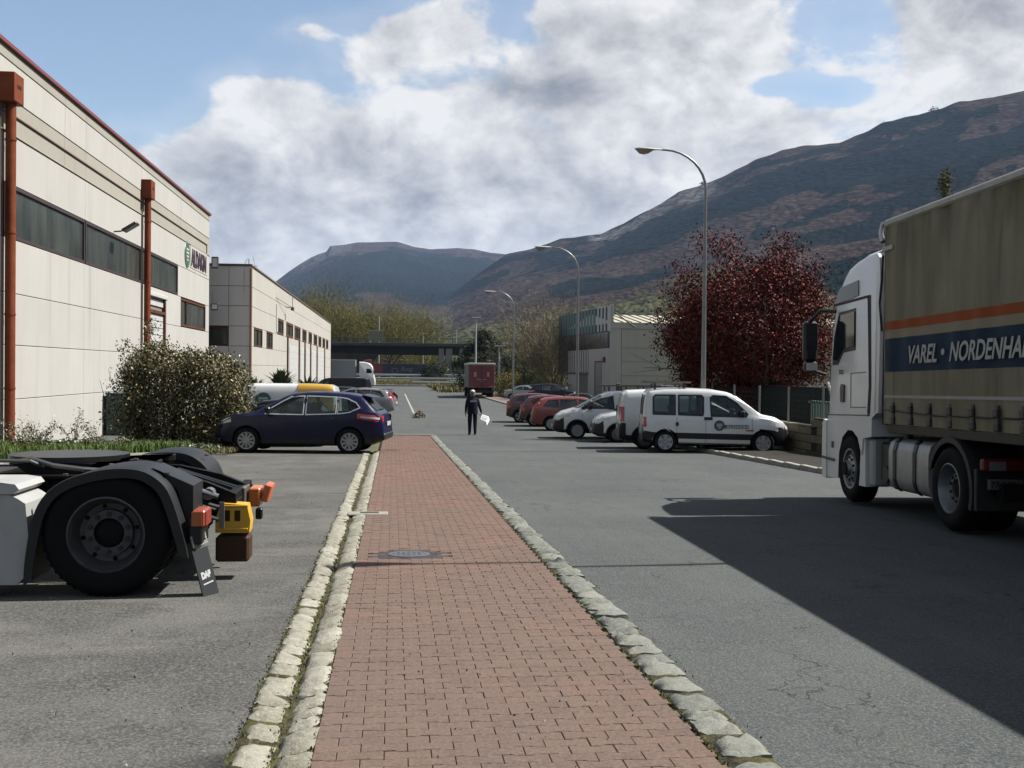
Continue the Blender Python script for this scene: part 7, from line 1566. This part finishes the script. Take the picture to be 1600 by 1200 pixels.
# bare and budding trees: twiggy crowns
twm = M('willow_twigs', (.10, .09, .03), .8, island=[(.065, .062, .018), (.115, .105, .028), (.17, .15, .048)]); twb = M('bare_twigs', (.10, .08, .055), .8, island=[(.060, .048, .034), (.11, .09, .06), (.16, .135, .09)])
def twig_tree(name, label, cat, loc, H, spread, nb, seed, n, tm, bmat, ln=.8, grp=None, wd=.045, z0=.2):
    t_ = thing(name, label, cat, loc, group=grp); tips = limb_tree(t_, (0, 0, 0), H, spread, nb, seed, bmat, r0=H*.016, z0=z0, sub=5, curve=.5)
    c = np.array([tuple(v) for v in tips]); idx = rng.integers(0, len(c), n); base = c[idx]*(1-rng.uniform(0, .35, n))[:, None]*np.array([1, 1, 1]); base[:, 2] = np.maximum(base[:, 2], H*z0)
    P_ = base+rng.normal(size=(n, 3))*H*.075; ctr = np.array([0, 0, H*.25]); d = P_-ctr; d /= np.linalg.norm(d, axis=1)[:, None]; d += rng.normal(size=(n, 3))*.75; d[:, 2] += .25; d /= np.linalg.norm(d, axis=1)[:, None]
    s_ = np.cross(d, rng.normal(size=(n, 3))); s_ /= np.linalg.norm(s_, axis=1)[:, None]; L = ln*rng.uniform(.5, 1.3, n)[:, None]
    v = np.stack([P_-d*L*.5-s_*wd*.5, P_-d*L*.5+s_*wd*.5, P_+d*L*.5+s_*wd*.12, P_+d*L*.5-s_*wd*.12], 1).reshape(-1, 3); me = np_mesh(bpy.data.meshes.new('crown'), v, np.arange(4*n).reshape(n, 4)); link('crown', me, tm, t_); return t_
for i, (x, y, H, sp_, lab) in enumerate([(-13.6, 262, 20.5, 7.5, 'hazy budding willow behind the bridge nearest the second warehouse'), (-8.2, 275, 17.5, 5.5, 'smaller olive willow behind the bridge, second from the warehouse'), (-1.0, 258, 17.8, 7.0, 'broad yellow-green willow behind the middle of the bridge'), (5.0, 268, 18.2, 6.5, 'rounded yellow-green willow at the right end of the willow row'), (-19.5, 270, 22.5, 8.0, 'grey hazy tree rising over the roof of the second warehouse')]):
    twig_tree('willow_tree', lab, 'tree', (x, y, -1.0), H, sp_, 9, 40+i, 20000, twm, bark, 1.0, wd=.055)
twig_tree('bare_tree', 'bare twiggy tree in straw colour left of the grey striped unit', 'tree', (16.6, 112, -1.1), 9.0, 4.2, 9, 71, 7500, twb, barkp, .7, wd=.035, z0=.1)
twig_tree('bare_tree', 'taller thin pale-branched tree behind the straw-coloured bare tree', 'tree', (21.8, 160, -1.1), 14.5, 4.6, 10, 72, 4500, twb, barkp, 1.0, wd=.045, z0=.15)
twig_tree('bare_tree', 'olive leafing tree with a dark trunk beside the glazed corner of the grey unit', 'tree', (18.6, 118, -1.1), 7.6, 3.6, 9, 73, 7500, twm, bark, .6, wd=.045, z0=.15)
twig_tree('bare_tree', 'small bare tree seen through the gap under the bridge', 'tree', (6.5, 245, -1), 8.5, 4, 8, 74, 2500, twm, bark, 1.0, wd=.08)
# brushwood on the flat beyond the bridge: far mass
P = []
for _ in range(60000):
    a = random.uniform(-8, 26); r0 = random.uniform(285, 520); H = (3.5+4.5*float(fbm(np.array([a*.9]), np.array([r0*.02]), 3, 8)[0]))*1.0; P.append((r0*math.sin(rad(a)), r0*math.cos(rad(a)), -1.3+H*random.random()**.8+(r0-330)*.006))
brm = M('brushwood', (.06, .05, .03), .9, island=[(.026, .026, .012), (.055, .046, .022), (.085, .068, .034), (.060, .064, .026)])
tagk(leaves('far_brushwood', P, 1.5, brm, None, .35, up=0, kind='stuff'))
# scattered ridge-line trees on the mountain
rtm = M('ridge_tree', (.02, .022, .02), .9)
for az, te, R0, s_ in [(27.2, .2268, 2190, 15), (24.95, .2195, 2230, 9), (16.05, .1725, 2400, 10), (10.6, .1262, 2460, 8), (10.75, .1264, 2460, 6)]:
    z = te*R0-7; t_ = thing('ridge_tree', '%s dark tree on the mountain skyline, %s' % ('round' if s_ > 9 else 'tiny', {27.2: 'largest one on the right', 24.95: 'left of the largest one', 16.05: 'just left of the nearest lamp post', 10.6: 'left one of a pair on the low ridge', 10.75: 'right one of a pair on the low ridge'}[az]), 'tree', (R0*math.sin(rad(az)), R0*math.cos(rad(az)), z-8))
    leaves('crown', cluster_pts([(random.gauss(0, s_*.3), random.gauss(0, s_*.3), 8+random.uniform(0, s_*.6)) for _ in range(20)], 300, s_*.12), s_*.16, rtm, t_, .7); m = MB(); m.tube([(0, 0, 0), (0, 0, 9)], [1.0, .6], 5); m.build('trunk', rtm, t_)
CT = thing('conifer', 'top of a yellow-green conifer showing just above the trailer roof', 'conifer', (32.7, 62, .9)); cen = []
for i in range(80): z = r_.uniform(1.5, 12.2); q = (12.6-z)*.16*r_.uniform(.3, 1); a = r_.uniform(0, 6.28); cen.append((q*math.cos(a), q*math.sin(a), z))
for i in range(10): cen.append((r_.gauss(0, .12), r_.gauss(0, .12), r_.uniform(11, 12.6)))
leaves('crown', cluster_pts(cen, 4000, .18, 1.3), .16, M('conifer_olive', (.06, .055, .02), .7, island=[(.03, .03, .012), (.08, .07, .025), (.11, .10, .04)]), CT, .4); m = MB(); m.tube([(0, 0, 0), (0, 0, 12.3)], [.25, .03], 6); m.build('trunk', bark, CT)
# grass strips at the end of the street
def reg3(): x = random.uniform(-6, 12); y = random.uniform(169.5, 186); return (x, y, -1.15+.03*(y-169))
grass('verge_grass', reg3, 3800, .42, dry, w=.05)
def reg4(): x = random.uniform(5.2, 8.4); y = random.uniform(125, 166); return (x, y, -1.12)
grass('verge_grass', reg4, 500, .7, dry, w=.05)

# ============================================================ person
PE = thing('person', 'person in navy work clothes and pale cap walking away, holding a white board', 'person', (3.15, 43.05, g(43.05)-.045), (0, 0, rad(3)))
# x right, y forward (away), z up
J = dict(pelvis=(0, 0, .96), waist=(0, .0, 1.10), chest=(0, .02, 1.30), upper=(0, .02, 1.42), neck=(0, .035, 1.50), head0=(0, .045, 1.58), head=(0, .05, 1.66), crown=(0, .045, 1.73),
    hipL=(-.10, 0, .93), kneeL=(-.105, .06, .50), ankL=(-.115, -.02, .09), toeL=(-.125, .13, .035), hipR=(.10, 0, .93), kneeR=(.10, -.0, .50), ankR=(.095, -.10, .11), toeR=(.10, .04, .03),
    shL=(-.19, .02, 1.43), elL=(-.255, .0, 1.14), wrL=(-.27, .06, .90), paL=(-.27, .085, .83), shR=(.19, .02, 1.43), elR=(.265, .0, 1.15), wrR=(.35, .06, .92), paR=(.375, .08, .86))
Rd = dict(pelvis=(.185, .135), waist=(.175, .125), chest=(.195, .13), upper=(.17, .11), neck=(.058, .058), head0=(.068, .078), head=(.080, .098), crown=(.065, .078), hipL=.115, kneeL=.085, ankL=.062, toeL=.045, hipR=.115, kneeR=.085, ankR=.062, toeR=.045,
    shL=.085, elL=.062, wrL=.046, paL=.036, shR=.085, elR=.062, wrR=.046, paR=.036)
E_ = [('pelvis', 'waist'), ('waist', 'chest'), ('chest', 'upper'), ('upper', 'neck'), ('neck', 'head0'), ('head0', 'head'), ('head', 'crown'), ('pelvis', 'hipL'), ('hipL', 'kneeL'), ('kneeL', 'ankL'), ('ankL', 'toeL'), ('pelvis', 'hipR'), ('hipR', 'kneeR'), ('kneeR', 'ankR'), ('ankR', 'toeR'),
    ('upper', 'shL'), ('shL', 'elL'), ('elL', 'wrL'), ('wrL', 'paL'), ('upper', 'shR'), ('shR', 'elR'), ('elR', 'wrR'), ('wrR', 'paR')]
for s_ in ('L', 'R'):
    p = Vector(J['pa'+s_]); sx = -1 if s_ == 'L' else 1
    for k_, (dy, ln) in enumerate(((-.028, .070), (-.010, .082), (.010, .078), (.027, .062))):
        J['f%d%s' % (k_, s_)] = tuple(p+Vector((0, dy, -.045))); J['g%d%s' % (k_, s_)] = tuple(p+Vector((-sx*.004, dy*1.15, -.045-ln*.55))); J['h%d%s' % (k_, s_)] = tuple(p+Vector((-sx*.022, dy*1.2, -.045-ln)))
        for q, rr_ in (('f', .012), ('g', .0095), ('h', .008)): Rd['%s%d%s' % (q, k_, s_)] = rr_
        E_ += [('pa'+s_, 'f%d%s' % (k_, s_)), ('f%d%s' % (k_, s_), 'g%d%s' % (k_, s_)), ('g%d%s' % (k_, s_), 'h%d%s' % (k_, s_))]
    J['t0'+s_] = tuple(p+Vector((-sx*.012, .036, -.012))); J['t1'+s_] = tuple(p+Vector((-sx*.022, .055, -.045))); Rd['t0'+s_] = .012; Rd['t1'+s_] = .009; E_ += [('pa'+s_, 't0'+s_), ('t0'+s_, 't1'+s_)]
names = list(J); me = bpy.data.meshes.new('body'); me.from_pydata([J[n_] for n_ in names], [(names.index(a), names.index(b_)) for a, b_ in E_], [])
body = bpy.data.objects.new('body', me); COL.objects.link(body); md = body.modifiers.new('s', 'SKIN'); md.branch_smoothing = .3
for i, n_ in enumerate(names):
    sv = me.skin_vertices[0].data[i]; r0 = Rd[n_]; sv.radius = r0 if isinstance(r0, tuple) else (r0, r0); sv.use_root = n_ == 'pelvis'
ss = body.modifiers.new('ss', 'SUBSURF'); ss.levels = 2; ss.render_levels = 2
bpy.context.view_layer.update(); new = bpy.data.meshes.new_from_object(body.evaluated_get(bpy.context.evaluated_depsgraph_get())); body.modifiers.clear(); body.data = new
skin = M('skin', (.22, .12, .085), .6); navyc = M('navy_workwear', (.006, .006, .014), .85, var=.2, vscale=12); shoe = M('black_shoe', (.006, .006, .006), .5)
new.materials.clear()
for m_ in (navyc, skin, shoe): new.materials.append(m_)
for p in new.polygons:
    z, x = p.center.z, p.center.x; p.use_smooth = True
    p.material_index = 2 if z < .10 else (1 if (z > 1.50 or (abs(x) > .22 and z < .90)) else 0)
body.parent = PE
cap = MB(); cap.lathe([(.0, .135), (.045, .128), (.08, .10), (.102, .055), (.108, .0), (.104, -.035)], 24, 'Z', (0, .045, 1.665)); cap.prism([(-.06, .12), (.06, .12), (.05, .20), (-.05, .20)], 1.70, 1.712, 'Z'); co = cap.build('cap', M('pale_cap', (.40, .39, .38), .7, var=.2, vscale=14), PE, smooth=50)
for sx in (-1, 1): MB().box(sx*.098-.01, sx*.098+.01, .03, .065, 1.60, 1.66, .008).build('ear', skin, PE)
m = MB(); m.lathe([(.10, .10), (.105, .03), (.100, -.04), (.085, -.085), (.06, -.09)], 24, 'Z', (0, .035, 1.63)); m.build('hair', M('grey_hair', (.12, .115, .11), .9, var=.3, vscale=60), PE, smooth=60)
jk = MB(); n = 24; secs = [(.84, .215, .160), (.94, .215, .162), (1.10, .200, .150), (1.30, .225, .155), (1.41, .195, .135), (1.47, .10, .09)]; vs = []; fs = []
for z, a, b_ in secs: vs += [(a*math.cos(2*math.pi*i/n), .012+b_*math.sin(2*math.pi*i/n), z) for i in range(n)]
for i in range(len(secs)-1): fs += [(i*n+j, i*n+(j+1) % n, (i+1)*n+(j+1) % n, (i+1)*n+j) for j in range(n)]
jk.add(vs, fs); jko = jk.build('jacket', navyc, PE, smooth=60)
MB().box(-.12, .12, -.150, -.132, 1.31, 1.365, .003).build('back_print', M('print_pale', (.22, .22, .23), .7), jko)
m = MB(); m.tube([(-.085, .0, 1.465), (-.05, -.055, 1.50), (0, -.06, 1.505), (.05, -.055, 1.50), (.085, .0, 1.465)], .018, 6); m.build('collar', navyc, jko)
BD = thing('white_board', 'folded white board carried low in the right hand of the walking person', 'board', (3.15+.42, 43.10, g(43.05)-.045+.48), (0, rad(10), rad(40)), scale=1.25)
wb = M('board_white', (.78, .79, .80), .5)
m = MB(); m.prism([(-.10, .26), (.20, .24), (.27, .14), (.18, -.06), (.13, .06), (-.14, .10)], -.012, .012, 'Y'); m.prism([(-.11, .255), (.19, .235), (.16, .215), (-.10, .235)], .0, .16, 'Y'); m.build('panel', wb, BD)
m = MB(); m.prism([(-.09, .13), (.14, .12), (.19, .22), (-.07, .24)], -.02, -.0125, 'Y'); m.build('face_panel', M('board_grey', (.50, .52, .54), .5), BD)

# small litter on the ground: grit, leaf scraps and pale crumbs
lit_ = []
for _ in range(420):
    x, y = random.uniform(-3.2, 1.62), 3.2+abs(random.gauss(0, 1))*8
    lit_.append((x, y, g(y)+.004))
tagk(leaves('ground_litter', lit_, .016, M('litter_bits', (.1, .1, .1), .9, island=[(.02, .015, .010), (.035, .028, .016), (.07, .055, .03), (.30, .28, .24)]), None, .6, up=2.5, kind='stuff'))
# ------------------------------------------------------------ rough surfaces are matt; one common calibration of surface colours to the exposure
ALB = .90
for m in bpy.data.materials:
    if not m.use_nodes: continue
    for nd in list(m.node_tree.nodes):
        if nd.type != 'BSDF_PRINCIPLED': continue
        if nd.inputs['Roughness'].default_value > .5: nd.inputs['Specular IOR Level'].default_value = 0.0 if 'mountain' in m.name else min(nd.inputs['Specular IOR Level'].default_value, .12)
        s_ = nd.inputs['Base Color']
        if s_.is_linked:
            src = s_.links[0].from_socket; mx = m.node_tree.nodes.new('ShaderNodeVectorMath'); mx.operation = 'SCALE'; mx.inputs['Scale'].default_value = ALB
            m.node_tree.links.new(src, mx.inputs[0]); m.node_tree.links.new(mx.outputs[0], s_)
        else: c_ = s_.default_value; s_.default_value = (c_[0]*ALB, c_[1]*ALB, c_[2]*ALB, 1)
